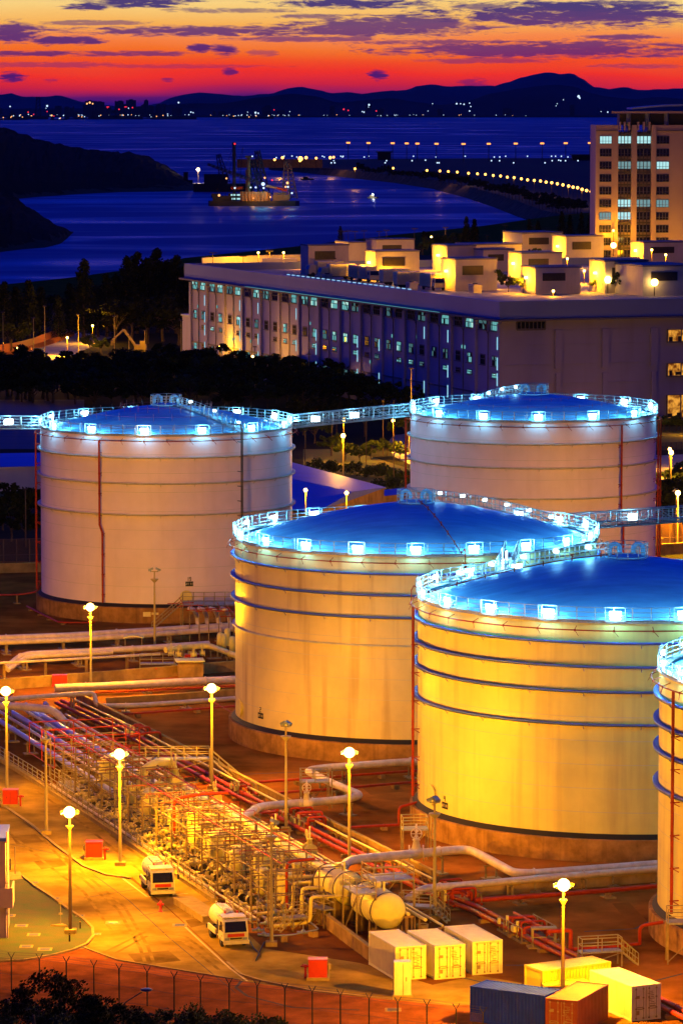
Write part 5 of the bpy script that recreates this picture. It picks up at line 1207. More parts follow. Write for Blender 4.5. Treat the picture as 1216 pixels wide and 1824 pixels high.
T = thing('fire_hydrant', 'small red fire hydrant between the two tankers', 'hydrant', G(286, 1625)); b = MB(); b.lathe([(.2, 0), (.2, .06), (.12, .08), (.11, .6), (.17, .65), (.17, .7), (.12, .85), (.01, .92)], 14); b.tube([(-.28, 0, .62), (.28, 0, .62)], .08, 8); b.tube([(0, 0, .62), (0, -.25, .62)], .09, 8); b.build('barrel', M['redpaint'], T); b = MB(); b.cyl((0, 0, .9), .05, .1, 6); b.build('cap', M['redpaint'], T)
for i, (x, y) in enumerate(((132, 1625+20), (124, 1672))):
    T = thing('marker_post', 'low dark marker post in the lawn, %s' % ('right of the dark lamp post' if i == 0 else 'in front of the dark lamp post'), 'marker post', G(143 if i == 0 else 124, 1655 if i == 0 else 1678)); b = MB(); b.box((0, 0, .35), (.12, .1, .7)); b.build('post', M['dark'], T); b = MB(); b.box((0, -.06, .6), (.1, .02, .1)); b.build('plate', M['kerb'], T)
T = thing('sign_post', 'thin post on a pale triangular base left of the dark lamp post', 'post', G(108, 1650)); b = MB(); b.prism([(-.8, -.2), (.6, -.4), (.1, .5)], .02, .12); b.build('base', M['kerb'], T); b = MB(); b.tube([(0, 0, .1), (0, 0, 2.0)], .03, 6); b.box((0, 0, 1.0), (.3, .1, .15)); b.box((0, 0, 1.9), (.3, .1, .2)); b.build('pole', M['pole'], T)
T = thing('pale_post', 'thin pale post beside the pink house at the left edge', 'post', G(27, 1558)); b = MB(); b.tube([(0, 0, 0), (0, 0, 2.4)], .05, 6); b.build('pole', M['pole'], T)
T = thing('signal_box', 'dark box with a red and yellow lamp on the pink house corner', 'signal', G(15, 1562)); b = MB(); b.box((0, 0, 1.1), (.42, .4, 1.0)); b.tube([(0, 0, 0), (0, 0, .7)], .06, 6); b.build('housing', M['dark'], T); b = MB(); b.ball((0, -.2, .95), .12, 8, 5); b.build('red_lamp', glow('signal_red', (1, .12, .03), 1.5), T)
b = MB(); b.box((.05, -.21, 1.25), (.06, .04, .3)); b.build('yellow_lamp', glow('signal_yellow', (1, .7, .3), 1.5), T)
# pink gatehouse at the left edge
pinkm = mat('gatehouse_plaster', (0.62, 0.40, 0.38), .8, 0, .08, .5, streak=(.3, (.35, .2, .18), 2, .3))
GH = thing('gatehouse', 'pink gatehouse cut off by the left edge, with a box canopy', 'building', G(11, 1672), math.radians(2))
b = MB(); b.box((-4, 3, 3.95), (8, 6, 7.9)); b.build('wall', pinkm, GH); b = MB(); b.box((-4, 3, 7.95), (8.1, 6.1, .25)); b.build('roof', M['ring'], GH)
b = MB(); b.box((-3.7, -.25, 3.3), (8.5, .12, 1.6)); b.box((.5, 1.2, 3.3), (.12, 3, 1.6)); b.box((-3.7, 1.2, 2.55), (8.3, 2.9, .1)); b.build('canopy', pinkm, GH)
b = MB(); b.tube([(.12, -.1, 0), (.12, -.1, 8.6)], .07, 6); [b.box((.12, -.1, z), (.22, .22, .1)) for z in (2, 4.5, 7.8)]; b.build('drain_pipe', pinkm, GH)
psheet('path', [(-20, 1555), (36, 1553), (42, 1566), (-20, 1570)], .030, M['kerb'])

# ================================================================== PERIMETER FENCE
ft = [(-30, 1690), (20, 1697), (70, 1699), (118, 1704), (167, 1711), (212, 1717), (262, 1722), (310, 1731), (357, 1737), (408, 1743), (458, 1747), (507, 1752), (556, 1757), (606, 1763), (657, 1769), (708, 1776), (760, 1781), (812, 1788), (860, 1795)]
FP = [G(x, y, 3.0) for x, y in ft]; o_ = Vector((FP[0].x, FP[0].y, 0))
FN = thing('perimeter_fence', 'long chain link fence with forked barbed wire posts along the bottom of the picture', 'fence', o_)
fm = bpy.data.materials.new('chain_link'); fm.use_nodes = True; t = fm.node_tree; n = t.nodes; l = t.links; n['Principled BSDF'].inputs['Base Color'].default_value = (.10, .045, .03, 1); n['Principled BSDF'].inputs['Roughness'].default_value = .6
co = n.new('ShaderNodeTexCoord'); outs = []
for ang in (45, -45):
    mp_ = n.new('ShaderNodeMapping'); mp_.inputs['Rotation'].default_value = (0, math.radians(ang), 0); l.new(co.outputs['Object'], mp_.inputs[0]); sp = n.new('ShaderNodeSeparateXYZ'); l.new(mp_.outputs[0], sp.inputs[0])
    f_ = n.new('ShaderNodeMath'); f_.operation = 'MULTIPLY'; l.new(sp.outputs[0], f_.inputs[0]); f_.inputs[1].default_value = 14; g_ = n.new('ShaderNodeMath'); g_.operation = 'FRACT'; l.new(f_.outputs[0], g_.inputs[0]); h_ = n.new('ShaderNodeMath'); h_.operation = 'LESS_THAN'; l.new(g_.outputs[0], h_.inputs[0]); h_.inputs[1].default_value = .16; outs.append(h_.outputs[0])
mx_ = n.new('ShaderNodeMath'); mx_.operation = 'MAXIMUM'; l.new(outs[0], mx_.inputs[0]); l.new(outs[1], mx_.inputs[1]); tr_ = n.new('ShaderNodeBsdfTransparent'); ms = n.new('ShaderNodeMixShader'); l.new(mx_.outputs[0], ms.inputs[0]); l.new(tr_.outputs[0], ms.inputs[1]); l.new(n['Principled BSDF'].outputs[0], ms.inputs[2]); l.new(ms.outputs[0], n['Material Output'].inputs[0])
b = MB()
for p, q in zip(FP, FP[1:]): b.add([(p.x-o_.x, p.y-o_.y, .05), (q.x-o_.x, q.y-o_.y, .05), (q.x-o_.x, q.y-o_.y, 2.5), (p.x-o_.x, p.y-o_.y, 2.5)], [(0, 1, 2, 3)])
b.build('chain_link_mesh', fm, FN)
pb = MB(); pb.tube([(0, 0, 0), (0, 0, 2.6)], .055, 6); pb.tube([(0, 0, 2.55), (-.25, 0, 3.0)], .03, 5); pb.tube([(0, 0, 2.55), (.25, 0, 3.0)], .03, 5); p0 = None
for p in FP:
    if p0 is None: p0 = pb.build('post', M['black'], FN); c = p0
    else: c = p0.copy(); COL.objects.link(c); c.parent = FN
    c.location = (p.x-o_.x, p.y-o_.y, 0)
b = MB()
for z, dx in ((2.62, 0), (2.8, .12), (2.98, .22), (2.8, -.12), (2.98, -.22)): b.tube([(p.x-o_.x+dx, p.y-o_.y, z) for p in FP], .008, 3)
for z in (.1, 1.3, 2.5): b.tube([(p.x-o_.x, p.y-o_.y, z) for p in FP], .014, 3)
b.build('barbed_wire', M['dark'], FN)
# foreground trees and hedge below the fence
big_tree('dark leafy tree top in the bottom left corner', G(105, 1783, 4)-Vector((0, 0, 4)), 6.3, 3.6, 31)
for i, (x, y, h, w_) in enumerate(((15, 1795, 5.5, 3.8), (165, 1800, 5.6, 3.2), (232, 1812, 4.0, 3.2), (312, 1815, 3.6, 3.6), (60, 1825, 6, 4), (395, 1822, 3.2, 3.0), (460, 1830, 2.8, 2.6), (280, 1835, 3.5, 3))):
    p = G(x, y, h*.8); p.z = 0; big_tree('%s dark shrubby tree of the hedge along the bottom edge' % nth(i), p, h, w_, 40+i, .12, .8, M['leaf_shade'] if i < 2 else M['leaf'])
T = thing('street_lamp', 'small blue hooded street lamp leaning out of the foreground bushes', 'street lamp', G(215, 1800, 3)-Vector((0, 0, 3)))
b = MB(); b.tube([(0, 0, 0), (0, 0, 3.2), (.4, 0, 3.6), (1.5, 0, 4.3)], .05, 6); b.build('pole', M['dark'], T); b = MB(); b.ball((1.8, 0, 4.45), .4, 10, 6, (1.1, .6, .35)); b.build('hood', mat('lamp_hood_blue', (.04, .07, .3), .4, 0, 0), T)
# ================================================================== PIPE WORK
U = Vector((.3166, -.9486, 0)); V = Vector((.9486, .3166, 0)); O0 = G(205, 1487); ANG = math.atan2(U.y, U.x)
def Wp(u, v, z=0.0): return O0+U*u+V*v+Vector((0, 0, z))
def smooth_path(P, rad):
    P = [Vector(p) for p in P]; out = [P[0]]
    for i in range(1, len(P)-1):
        a, p, c = P[i-1], P[i], P[i+1]; d1 = (a-p); d2 = (c-p); r = min(rad, d1.length*.45, d2.length*.45); s = p+d1.normalized()*r; e = p+d2.normalized()*r
        for k in range(7): t = k/6; out.append(s*(1-t)**2+p*2*t*(1-t)+e*t*t)
    out.append(P[-1]); return out
def pipe(label, px, r, m, group=None, name='pipeline', sup=7.0, bend=1.4, bands=True, world=False, cat='pipe', feet=.0):
    P = [Vector(q) for q in px] if world else [G(*q) for q in px]
    o = P[0].copy(); o.z = 0; T = thing(name, label, cat, o, 0, group); Q = [p-o for p in smooth_path(P, bend)]
    b = MB(); b.tube(Q, r, 14 if r > .15 else 8)
    b.build('pipe_run', m, T)
    if sup:
        d = 0; nxt = sup*.5
        for a, c in zip(Q, Q[1:]):
            L_ = (c-a).length
            while d+L_ > nxt:
                p = a+(c-a)*((nxt-d)/L_); t_ = (c-a).normalized(); s_ = Vector((-t_.y, t_.x, 0))
                b = MB()
                if p.z > .5 and abs(t_.z) < .5:
                    for sd in (-1, 1): b.box((p.x+s_.x*sd*(r+.1), p.y+s_.y*sd*(r+.1), (p.z-r)/2), (.14, .14, p.z-r), math.atan2(t_.y, t_.x))
                    b.box((p.x, p.y, p.z-r-.06), (.16, 2*r+.5, .12), math.atan2(t_.y, t_.x)); b.box((p.x, p.y, .06), (.9, 2*r+.9, .12), math.atan2(t_.y, t_.x))
                elif abs(t_.z) < .5: b.box((p.x, p.y, (p.z-r)/2), (.5, 2*r+.5, max(.1, p.z-r)), math.atan2(t_.y, t_.x))
                if b.v: b.build('pipe_support', M['steel'] if r > .2 else M['concw'], T)
                if bands and int(nxt/sup) % 2 == 0: MB().tube([p-t_*.06, p+t_*.06], r*1.25, 14).build('flange', m, T)
                nxt += sup
            d += L_
    return T
# --- big cladded lines at the back left
pipe('thick pink lit pipe crossing before the pinkish tank foot, rear one of the twin', [(-40, 1139, 1.6), (120, 1133, 1.6), (220, 1127, 1.6), (330, 1120, 1.6), (430, 1114, 1.6)], .42, M['pipe'], bend=.5)
pipe('thick pink lit pipe crossing before the pinkish tank foot, front one of the twin', [(-40, 1146, 1.5), (120, 1140, 1.5), (220, 1134, 1.5), (330, 1126, 1.5), (430, 1119, 1.5)], .34, M['pipe'], bend=.5)
pipe('pipe that bends up from the ground at left and runs to the hut', [(10, 1190, .4), (40, 1166, 1.5), (120, 1162, 1.5), (220, 1157, 1.5), (300, 1152, 1.5), (372, 1147, 1.5)], .36, M['pipe'])
pipe('second bent pipe directly below the one running to the small hut', [(14, 1194, .4), (48, 1170, 1.5), (130, 1166, 1.5), (200, 1162, 1.4)], .28, M['pipe'])
pipe('thin pipe on posts in front of the bent pipes at left', [(-30, 1183, 1.9), (60, 1178, 1.9), (220, 1169, 1.9), (285, 1165, 1.9)], .16, M['pipe'], sup=5)
pipe('long thick pipe running left to right behind the bright lamp by the middle tank', [(98, 1226, 1.0), (220, 1221, 1.0), (330, 1215, 1.0), (424, 1211, 1.0)], .45, M['pipe'])
pipe('thin red pipe just below the long thick pipe', [(98, 1236, .4), (220, 1232, .4), (424, 1222, .4)], .11, M['redpipe'])
pipe('lilac pipe that drops at a bend and runs on to the middle tank', [(-30, 1249, 2.0), (60, 1242, 2.0), (168, 1234, 2.0), (171, 1258, .7), (240, 1257, .7), (330, 1251, .7), (424, 1244, .7)], .26, M['pipe'], bend=.8)
pipe('thin red pipe on sleepers under the lilac pipe', [(190, 1274, .4), (260, 1270, .4), (424, 1258, .4)], .12, M['redpipe'])
pipe('thick violet pipe coming in from the left edge and diving down to the manifold', [(-40, 1256, 2.5), (40, 1259, 2.5), (96, 1264, 2.5), (124, 1296, .8)], .40, M['pipe'], bend=1.6)
blp = mat('pipe_violet', (.36, .38, .75), .35, .1, .1, 1)
def upipe(label, v, z, u0, u1, r, m, **k): return pipe(label, [Wp(u0, v, z), Wp((u0+u1)/2, v, z), Wp(u1, v, z)], r, m, world=True, **k)
upipe('violet blue pipe of the parallel bundle at the upper manifold, leftmost', 3.6, 1.4, -74, -10, .26, blp, group='parallel violet pipes of the upper manifold', sup=8)
upipe('pale thin pipe lying between the violet blue pipes of the bundle', 5.0, 1.5, -72, -8, .16, M['pipe'], sup=8)
upipe('violet blue pipe of the parallel bundle, middle one', 6.2, 1.4, -73, -6, .30, blp, sup=8)
upipe('pale thin pipe right of the middle violet blue pipe', 7.6, 1.6, -66, -2, .15, M['pipe'], sup=8)
upipe('violet blue pipe of the parallel bundle, the thick one at right', 8.8, 1.3, -66, -8, .36, blp, sup=8)
upipe('shiny thin pipe at the right side of the violet bundle', 10.2, 1.6, -60, -12, .12, M['pipe'], sup=8)
upipe('upper shiny thin pipe at the right side of the violet bundle', 10.9, 1.7, -60, -12, .10, M['pipe'], sup=8)
for k, (x0, y0) in enumerate(((45, 1254), (80, 1252))): pipe('%s short violet pipe stub dropping behind the thick violet pipe' % ('left' if k == 0 else 'right'), [(x0, y0, 2.2), (x0+8, y0+12, 1.4), (x0+30, y0+26, 1.3)], .25, blp, sup=0)
# main yellow header and its companions
upipe('bright yellow lit main header running down the whole manifold', 8.6, 2.6, -7, 49, .36, M['pipey'], sup=6)
upipe('thin yellow pipe right of the bright main header', 9.9, 2.2, -5, 52, .14, M['pipey'], sup=6)
upipe('second thin yellow pipe right of the bright main header', 10.6, 2.1, -2, 54, .14, M['pipey'], sup=6)
upipe('outermost thin yellow pipe beside the main header', 11.3, 2.0, -1, 56, .10, M['pipey'], sup=6)
# yellow U bend at the head of the header
pipe('large yellow U-bend at the head of the main header', [Wp(-7, 8.6, 2.6), Wp(-9.5, 8.4, 3.0), Wp(-9.8, 8.2, 4.6), Wp(-8.6, 6.4, 4.9), Wp(-8.2, 5.0, 4.4), Wp(-8.2, 4.8, 2.4)], .42, M['pipey'], world=True, sup=0, bend=1.2)
# --- pipes coming from tanks C and D
pipe('cream pipe zigzagging from the middle tank down into the main header', [(790, 1354, 1.6), (700, 1359, 1.6), (578, 1368, 1.6), (545, 1373, 1.6), (590, 1395, 1.6), (646, 1418, 1.6), (600, 1426, 1.6), (520, 1432, 1.8), (462, 1437, 2.4), (430, 1458, 2.6)], .36, M['pipe'], bend=1.5)
pipe('cream pipe from the header that arches past the valve and runs below the golden tank', [(598, 1560, 2.6), (622, 1532, 2.6), (740, 1521, 2.0), (832, 1513, 1.8), (862, 1527, 1.6), (915, 1556, 1.5), (950, 1557, 1.5), (1060, 1549, 1.5), (1200, 1538, 1.5)], .38, M['pipe'], bend=1.8)
pipe('cream pipe in front running right below the one that arches past the valve', [(722, 1604, 1.0), (752, 1583, 1.9), (830, 1577, 1.6), (1000, 1562, 1.5), (1200, 1546, 1.5)], .30, M['pipe'], bend=1.5)
# red mains
def redp(label, px, r=.17, **k): return pipe(label, px, r, M['redpipe'], **k)
redp('left one of the long red mains running down the corridor', [(100, 1252, .5), (221, 1308, .5), (400, 1407, .5), (600, 1510, .5), (774, 1598, .5), (838, 1621, .5), (1022, 1713, .5), (1240, 1826, .5)], .2, sup=6, bend=.5)
redp('right one of the long red mains running down the corridor', [(110, 1248, .55), (232, 1304, .55), (412, 1402, .55), (612, 1505, .55), (786, 1592, .55), (850, 1616, .55), (1034, 1707, .55), (1250, 1818, .55)], .2, sup=6, bend=.5)
pipe('thin ochre pipe along the far side of the red mains', [(120, 1240, 1.0), (250, 1302, 1.0), (430, 1396, 1.0), (620, 1492, 1.0), (770, 1566, 1.0)], .10, M['pipey'], sup=7)
redp('red pipe from the corridor to the right, behind the zigzag pipe', [(452, 1394, .5), (560, 1387, .5), (650, 1380, .5), (760, 1372, .5)], .13, sup=9)
redp('red pipe passing under the zigzag pipe', [(476, 1414, .5), (560, 1408, .5), (650, 1401, .5), (760, 1391, .5)], .13, sup=9)
redp('red pipe climbing to the foot of the golden tank', [(600, 1476, .4), (662, 1472, .4), (706, 1470, .4), (710, 1470, .4), (710, 1438, 2.0), (742, 1430, 2.2)], .13, sup=9, bend=.5)
redp('thick red main running right below the two cream pipes', [(845, 1604, .6), (960, 1596, .6), (1080, 1587, .6), (1200, 1576, .6)], .2, sup=8)
redp('red pipe rising on a stand to the tank at the right edge', [(1020, 1692, .4), (1080, 1688, .4), (1138, 1682, .4), (1139, 1682, .4), (1139, 1650, 1.9), (1180, 1643, 2.1)], .14, sup=9, bend=.5)
redp('red pipe loop at the foot of the pinkish tank left side', [(-30, 1061, 1.2), (40, 1059, 1.2), (66, 1054, 1.6), (73, 1040, 3.0)], .11, sup=9)
redp('red pipe hugging the plinth of the pinkish tank', [(48, 1080, .3), (75, 1094, .3), (105, 1109, .3), (170, 1109, .3)], .11, sup=5)
redp('thin red pipe dropping to the plinth of the rust streaked tank', [(378, 1250, 1.2), (400, 1262, .8), (424, 1276, .5)], .06, sup=0)
redp('red gooseneck pipe over the corridor beside the catwalk', [(232, 1312, 1.6), (260, 1306, 1.7), (284, 1304, 1.7), (287, 1318, .4)], .14, sup=0, bend=.6)
redp('red pipe rising from the red skid to the right of the dark lamp post', [(975, 1660, 1.8), (1008, 1658, 1.8), (1016, 1658, 1.8), (1016, 1692, .4)], .17, sup=0, bend=.6)
redp('red feeder bending round the unlit post in the middle', [(462, 1450, 1.0), (494, 1446, 1.0), (496, 1432, 1.8), (514, 1431, 1.8), (514, 1450, .8)], .14, sup=0, bend=.6)
redp('red standpipe in the middle of the manifold scaffolding', [Wp(9, 3.0, 0), Wp(9, 3.0, 4.6), Wp(9, 5.2, 4.9), Wp(9, 8, 4.9)], .14, world=True, sup=0, bend=.6)
redp('red standpipe at the lower end of the manifold scaffolding', [Wp(40, 3.6, 0), Wp(40, 3.6, 4.6), Wp(40, 6, 4.7)], .12, world=True, sup=0, bend=.6)

# low walls
def wall(label, px, h, th=.25, m=None, name='bund_wall'):
    P = [G(x, y) for x, y in px]; o = P[0]; T = thing(name, label, 'low wall', o); b = MB()
    for a, c in zip(P, P[1:]):
        a, c = a-o, c-o; mm = (a+c)/2; d = c-a; b.box((mm.x, mm.y, h/2), (d.length+.1, th, h), math.atan2(d.y, d.x))
    b.build('wall', m or M['concw'], T); b = MB()
    for a, c in zip(P, P[1:]):
        a, c = a-o, c-o; mm = (a+c)/2; d = c-a; b.box((mm.x, mm.y, h+.04), (d.length+.16, th+.1, .08), math.atan2(d.y, d.x))
    b.build('coping', M['kerb'], T)
wall('yellow lit low wall behind the long thick pipe at left', [(-30, 1232), (100, 1222), (200, 1214), (300, 1206), (420, 1196)], 1.2)
wall('dark low wall under the long thick pipe', [(190, 1262), (300, 1255), (424, 1246)], 1.1)
wall('long brown bund wall along the far side of the red mains', [(138, 1250), (260, 1312), (450, 1410), (625, 1500), (770, 1572)], 1.0)
wall('brown bund wall behind the thick red main below the golden tank', [(830, 1597), (960, 1588), (1080, 1579), (1200, 1568)], .8)
wall('bund wall with pale notices in front of the horizontal tanks', [(566, 1642), (600, 1668), (658, 1712)], 1.1)
wall('far wall at the left edge behind the pinkish tank', [(-40, 1022), (76, 1019)], 1.3)
wall('far wall right of the back tank', [(1168, 990), (1240, 985)], 1.6)
wall('kerb wall of the manifold basin carrying the long handrail', [(-40, 1330), (0, 1356), (58, 1392), (205, 1489), (383, 1609)], .35, .4, M['kerb'])
wall('sloping ramp wall end beside the manifold gate', [(326, 1610), (378, 1644)], .5, 1.6, M['kerb'], 'ramp_wall')
for x, y, lb in ((590, 1655, 'left pale notice on the bund wall'), (618, 1676, 'right pale notice on the bund wall')):
    pass

# ------------------------------------------------ handrails
def handrail(label, pts, h=1.1, step=1.8, m=None, mid=2, name='handrail', zb=0.0):
    P = [Vector(p) for p in pts]; o = P[0].copy(); T = thing(name, label, 'railing', o); b = MB()
    for k in range(1, mid+2): b.tube([p-o+Vector((0, 0, h*k/(mid+1))) for p in P], .035, 6)
    for a, c in zip(P, P[1:]):
        n = max(1, int((c-a).length/step))
        for i in range(n+1): q = a+(c-a)*i/n-o; b.bar(q, q+Vector((0, 0, h)), .07)
    b.build('rail', m or M['pole'], T); return T
up = Vector((0, 0, .35))
handrail('long pale handrail along the front kerb of the pipe manifold', [G(-40, 1330)+up, G(0, 1356)+up, G(58, 1392)+up, G(205, 1489)+up, G(383, 1609)+up], 1.15)
handrail('railing round the raised deck at the upper left end of the manifold', [Wp(-28, 1.0, .8), Wp(-14, 1.0, .8)], 1.1)
handrail('railing at the gate corner right of the second tanker', [G(405, 1618), G(448, 1652), G(458, 1652), G(458, 1630)], 1.1)
handrail('railing of the low steps between the tankers and the post', [G(452, 1620), G(470, 1636)], 1.0)

# ------------------------------------------------ scaffolding bents over the manifold
def bent(label, u, vs, h, group, double=False):
    T = thing('support_frame', label, 'steel frame', Wp(u, 0), ANG, group)
    # local x along U, y along V
    b0 = None
    for v in vs:
        b = MB(); b.box((0, v, h/2), (.11, .11, h)); b.box((0, v, .04), (.35, .35, .08)); p = b.build('post', M['steel'], T)
    b = MB()
    for z in (h*.55, h*.82, h-.05): b.bar((0, vs[0]-.3, z), (0, vs[-1]+.3, z), .07)
    b.build('crossbeam', M['steel'], T); b = MB()
    for k, (a, c) in enumerate(zip(vs, vs[1:])): b.bar((0, a if k % 2 else c, .3), (0, c if k % 2 else a, h*.55), .05)
    b.build('brace', M['steel'], T); return T
us = [-27+2.35*i for i in range(31)]
rnd = random.Random(3); pb_ = None
fr = None
for i, u in enumerate(us):
    big = i % 3 == 0; h = 4.9 if big else 4.1
    vs = [.9, 3.0, 5.2, 7.2] if i % 2 == 0 else [1.6, 4.1, 6.4]
    bent('%s upright steel frame of the pipe manifold counted from its upper left end' % ('first' if i == 0 else ORD[i]), u+rnd.uniform(-.2, .2), vs, h+rnd.uniform(-.3, .3), 'upright frames of the pipe manifold')
for k, (v, z, m, r, lab) in enumerate(((.9, 4.1, 'steel', .045, 'front lower longitudinal scaffold tube'), (3.0, 4.9, 'steel', .05, 'upper longitudinal scaffold tube of the second row'), (5.2, 4.4, 'steel', .045, 'longitudinal scaffold tube over the vessel row'), (7.2, 4.1, 'steel', .045, 'longitudinal scaffold tube beside the main header'), (1.6, 2.4, 'steel', .04, 'low longitudinal scaffold tube near the railing'), (4.1, 2.7, 'steel', .04, 'low longitudinal scaffold tube by the vessels'))):
    pipe(lab+' over the pipe manifold', [Wp(-28, v, z), Wp(8, v, z), Wp(43, v, z)], r, M[m], world=True, sup=0, name='scaffold_tube')
for k, (v, z, u0, u1, lab) in enumerate(((2.2, 5.1, -30, 43, 'long red deluge line with a pale shine over the front of the manifold'), (6.3, 4.7, -26, 42, 'red deluge line over the rear of the manifold'))):
    T = pipe(lab, [Wp(u0, v, z), Wp(u1, v, z)], .06, M['redpipe'], world=True, sup=0, name='deluge_line'); b = MB(); o = T.location
    for q in range(int((u1-u0)/4.7)):
        b = MB(); p = Wp(u0+1+q*4.7, v, z)-o; s_ = V*1.6; b.tube([p-s_, p+s_], .028, 5)
        for e in (-1, -.3, .4, 1): b.tube([p+s_*e, p+s_*e-Vector((0, 0, .35))], .022, 4)
        b.ball(p, .11, 6, 4); b.build('nozzle_arm', M['redpipe'], T)
# red rod frame at upper left
T = thing('deluge_grid', 'red tube frame standing over the upper left end of the manifold', 'pipe frame', Wp(-34, 0), ANG); b = MB()
for u, v in ((0, .5), (0, 5), (5, .5), (5, 5), (0, 9), (5, 9), (10, .5), (10, 9)): b.tube([(u, v, 0 if v != .5 else 2.2), (u, v, 5.2)], .05, 6)
for v in (.5, 5, 9): b.tube([(0, v, 5.2), (10, v, 5.2)], .05, 6)
for u in (0, 5, 10): b.tube([(u, .5, 5.2), (u, 9, 5.2)], .05, 6)
for u in (2, 4, 7, 9): b.tube([(u, .5, 3.4), (u, 9, 3.4)], .035, 6)
b.tube([(0, .5, 2.2), (10, .5, 2.2)], .04, 6); b.build('tube', M['redpipe'], T)

# ------------------------------------------------ vessels, valves, branch pipes
def vessel(label, u, v, r, h, z0=.5, group=None):
    T = thing('filter_vessel', label, 'vessel', Wp(u, v), ANG, group)
    b = MB(); b.lathe([(.01, z0), (r*.6, z0+.05), (r, z0+.3*r+.15), (r, z0+h-.5*r)]+[(r*math.cos(t), z0+h-.5*r+.5*r*math.sin(t)) for t in [PI/2*k/6 for k in range(1, 6)]]+[(.01, z0+h)], 24); b.build('body', M['vessel'], T)
    b = MB(); b.lathe([(r, z0+h-.55*r), (r*1.1, z0+h-.55*r), (r*1.1, z0+h-.55*r+.1), (r, z0+h-.55*r+.1)], 24); [b.box((math.cos(a)*r*1.08, math.sin(a)*r*1.08, z0+h-.5*r), (.07, .07, .2), a) for a in [2*PI*k/14 for k in range(14)]]; b.build('lid_flange', M['vessel'], T)
    b = MB(); [b.box((math.cos(a)*r*.85, math.sin(a)*r*.85, z0/2+.2), (.1, .1, z0+.4), a) for a in [PI/4+PI/2*k for k in range(4)]]; b.build('leg', M['steel'], T)
    b = MB(); b.tube([(0, 0, z0+h-.05), (0, 0, z0+h+.25)], .07, 8); b.tube([(0, r*.9, z0+h*.3), (0, r+.5, z0+h*.3)], .13, 10); b.tube([(0, -r*.9, z0+h*.25), (0, -r-.5, z0+h*.25)], .13, 10); b.build('nozzle', M['vessel'], T)
    return T
vessel('big domed cream vessel at the upper left end of the manifold', -18, 4.6, 1.25, 3.4, .9)
v0 = vessel('small domed cream vessel, first after the big one in the manifold row', -11.5, 3.6, .62, 2.6, .6, 'domed vessels of the manifold row')
for i, (u, v) in enumerate(((-8.5, 3.9), (-4.5, 4.6), (-1.0, 3.6), (2.6, 4.6), (6.2, 3.6), (10.0, 4.6), (13.6, 3.6), (17.2, 4.6), (20.4, 3.4), (23.6, 4.6), (26.8, 3.4), (30, 4.6), (33.4, 3.6), (37, 4.4))):
    dup(v0, Wp(u, v), None, '%s small domed cream vessel of the manifold row counted from the big one' % ORD[i+1], None, 1.0+.12*(i % 3)-.08)
v2 = vessel('slim cream filter pot beside the big vessel', -15, 6.6, .4, 2.0, 1.2, 'slim filter pots beside the main header')
for i in range(14): dup(v2, Wp(-12+i*3.5, 6.3+.3*(i % 2)), None, '%s slim filter pot beside the main header' % ORD[i+1] , None)
# valves
def valve_proto(label, r=.2, h=.9, m=None):
    T = thing('gate_valve', label, 'valve', (0, 0, 0), 0, 'small valves at the foot of the manifold'); m = m or M['valve']
    b = MB(); b.ball((0, 0, .45), r, 10, 7, (1.2, .9, 1)); b.tube([(-.5, 0, .45), (.5, 0, .45)], r*.6, 10)
    for x in (-.32, .32): b.tube([(x-.04, 0, .45), (x+.04, 0, .45)], r*1.15, 12)
    b.build('body', m, T); b = MB(); b.tube([(0, 0, .45), (0, 0, h)], .045, 6); b.box((0, 0, .72), (.16, .16, .2)); b.build('stem', M['valve'], T)
    b = MB(); b.tube([(math.cos(2*PI*q/14)*.2, math.sin(2*PI*q/14)*.2, h) for q in range(14)], .028, 5, closed=True); b.bar((-.2, 0, h), (.2, 0, h), .03); b.bar((0, -.2, h), (0, .2, h), .03); b.build('handwheel', M['dark'], T); return T
vp = valve_proto('small cream valve in the dense row behind the handrail'); vp.location = Wp(-20, 1.0)
rnd = random.Random(8)
for row_, (v, u0, n, st) in enumerate(((.95, -17.5, 27, 2.0), (2.3, -21, 30, 1.95), (5.6, -14, 24, 2.2))):
    for i in range(n):
        dup(vp, Wp(u0+i*st+rnd.uniform(-.3, .3), v+rnd.uniform(-.2, .2), rnd.uniform(0, .9)), ANG+rnd.choice((0, PI/2, PI/2)), ['small cream valve in the dense row behind the handrail', 'small cream valve in the second row of the manifold foot', 'small cream valve under the vessels near the main header'][row_], ['small valves behind the handrail', 'small valves of the second row', 'small valves under the vessels'][row_], rnd.uniform(.9, 1.5))
vp['group'] = 'small valves behind the handrail'
# meters: squat dark-banded drums
mp_ = thing('flow_meter', 'squat flow meter with dark body at the foot of the manifold', 'flow meter', Wp(-16, 1.7), ANG, 'flow meters at the manifold foot'); b = MB(); b.tube([(-.35, 0, .5), (.35, 0, .5)], .32, 14); b.box((0, 0, .95), (.3, .3, .35)); b.build('housing', M['valve'], mp_); b = MB(); [b.tube([(x-.05, 0, .5), (x+.05, 0, .5)], .4, 14) for x in (-.4, .4)]; b.build('flange', M['dark'], mp_)
for i in range(22): dup(mp_, Wp(-13.5+i*2.35, 1.7+rnd.uniform(-.15, .15), rnd.uniform(0, .4)), None)
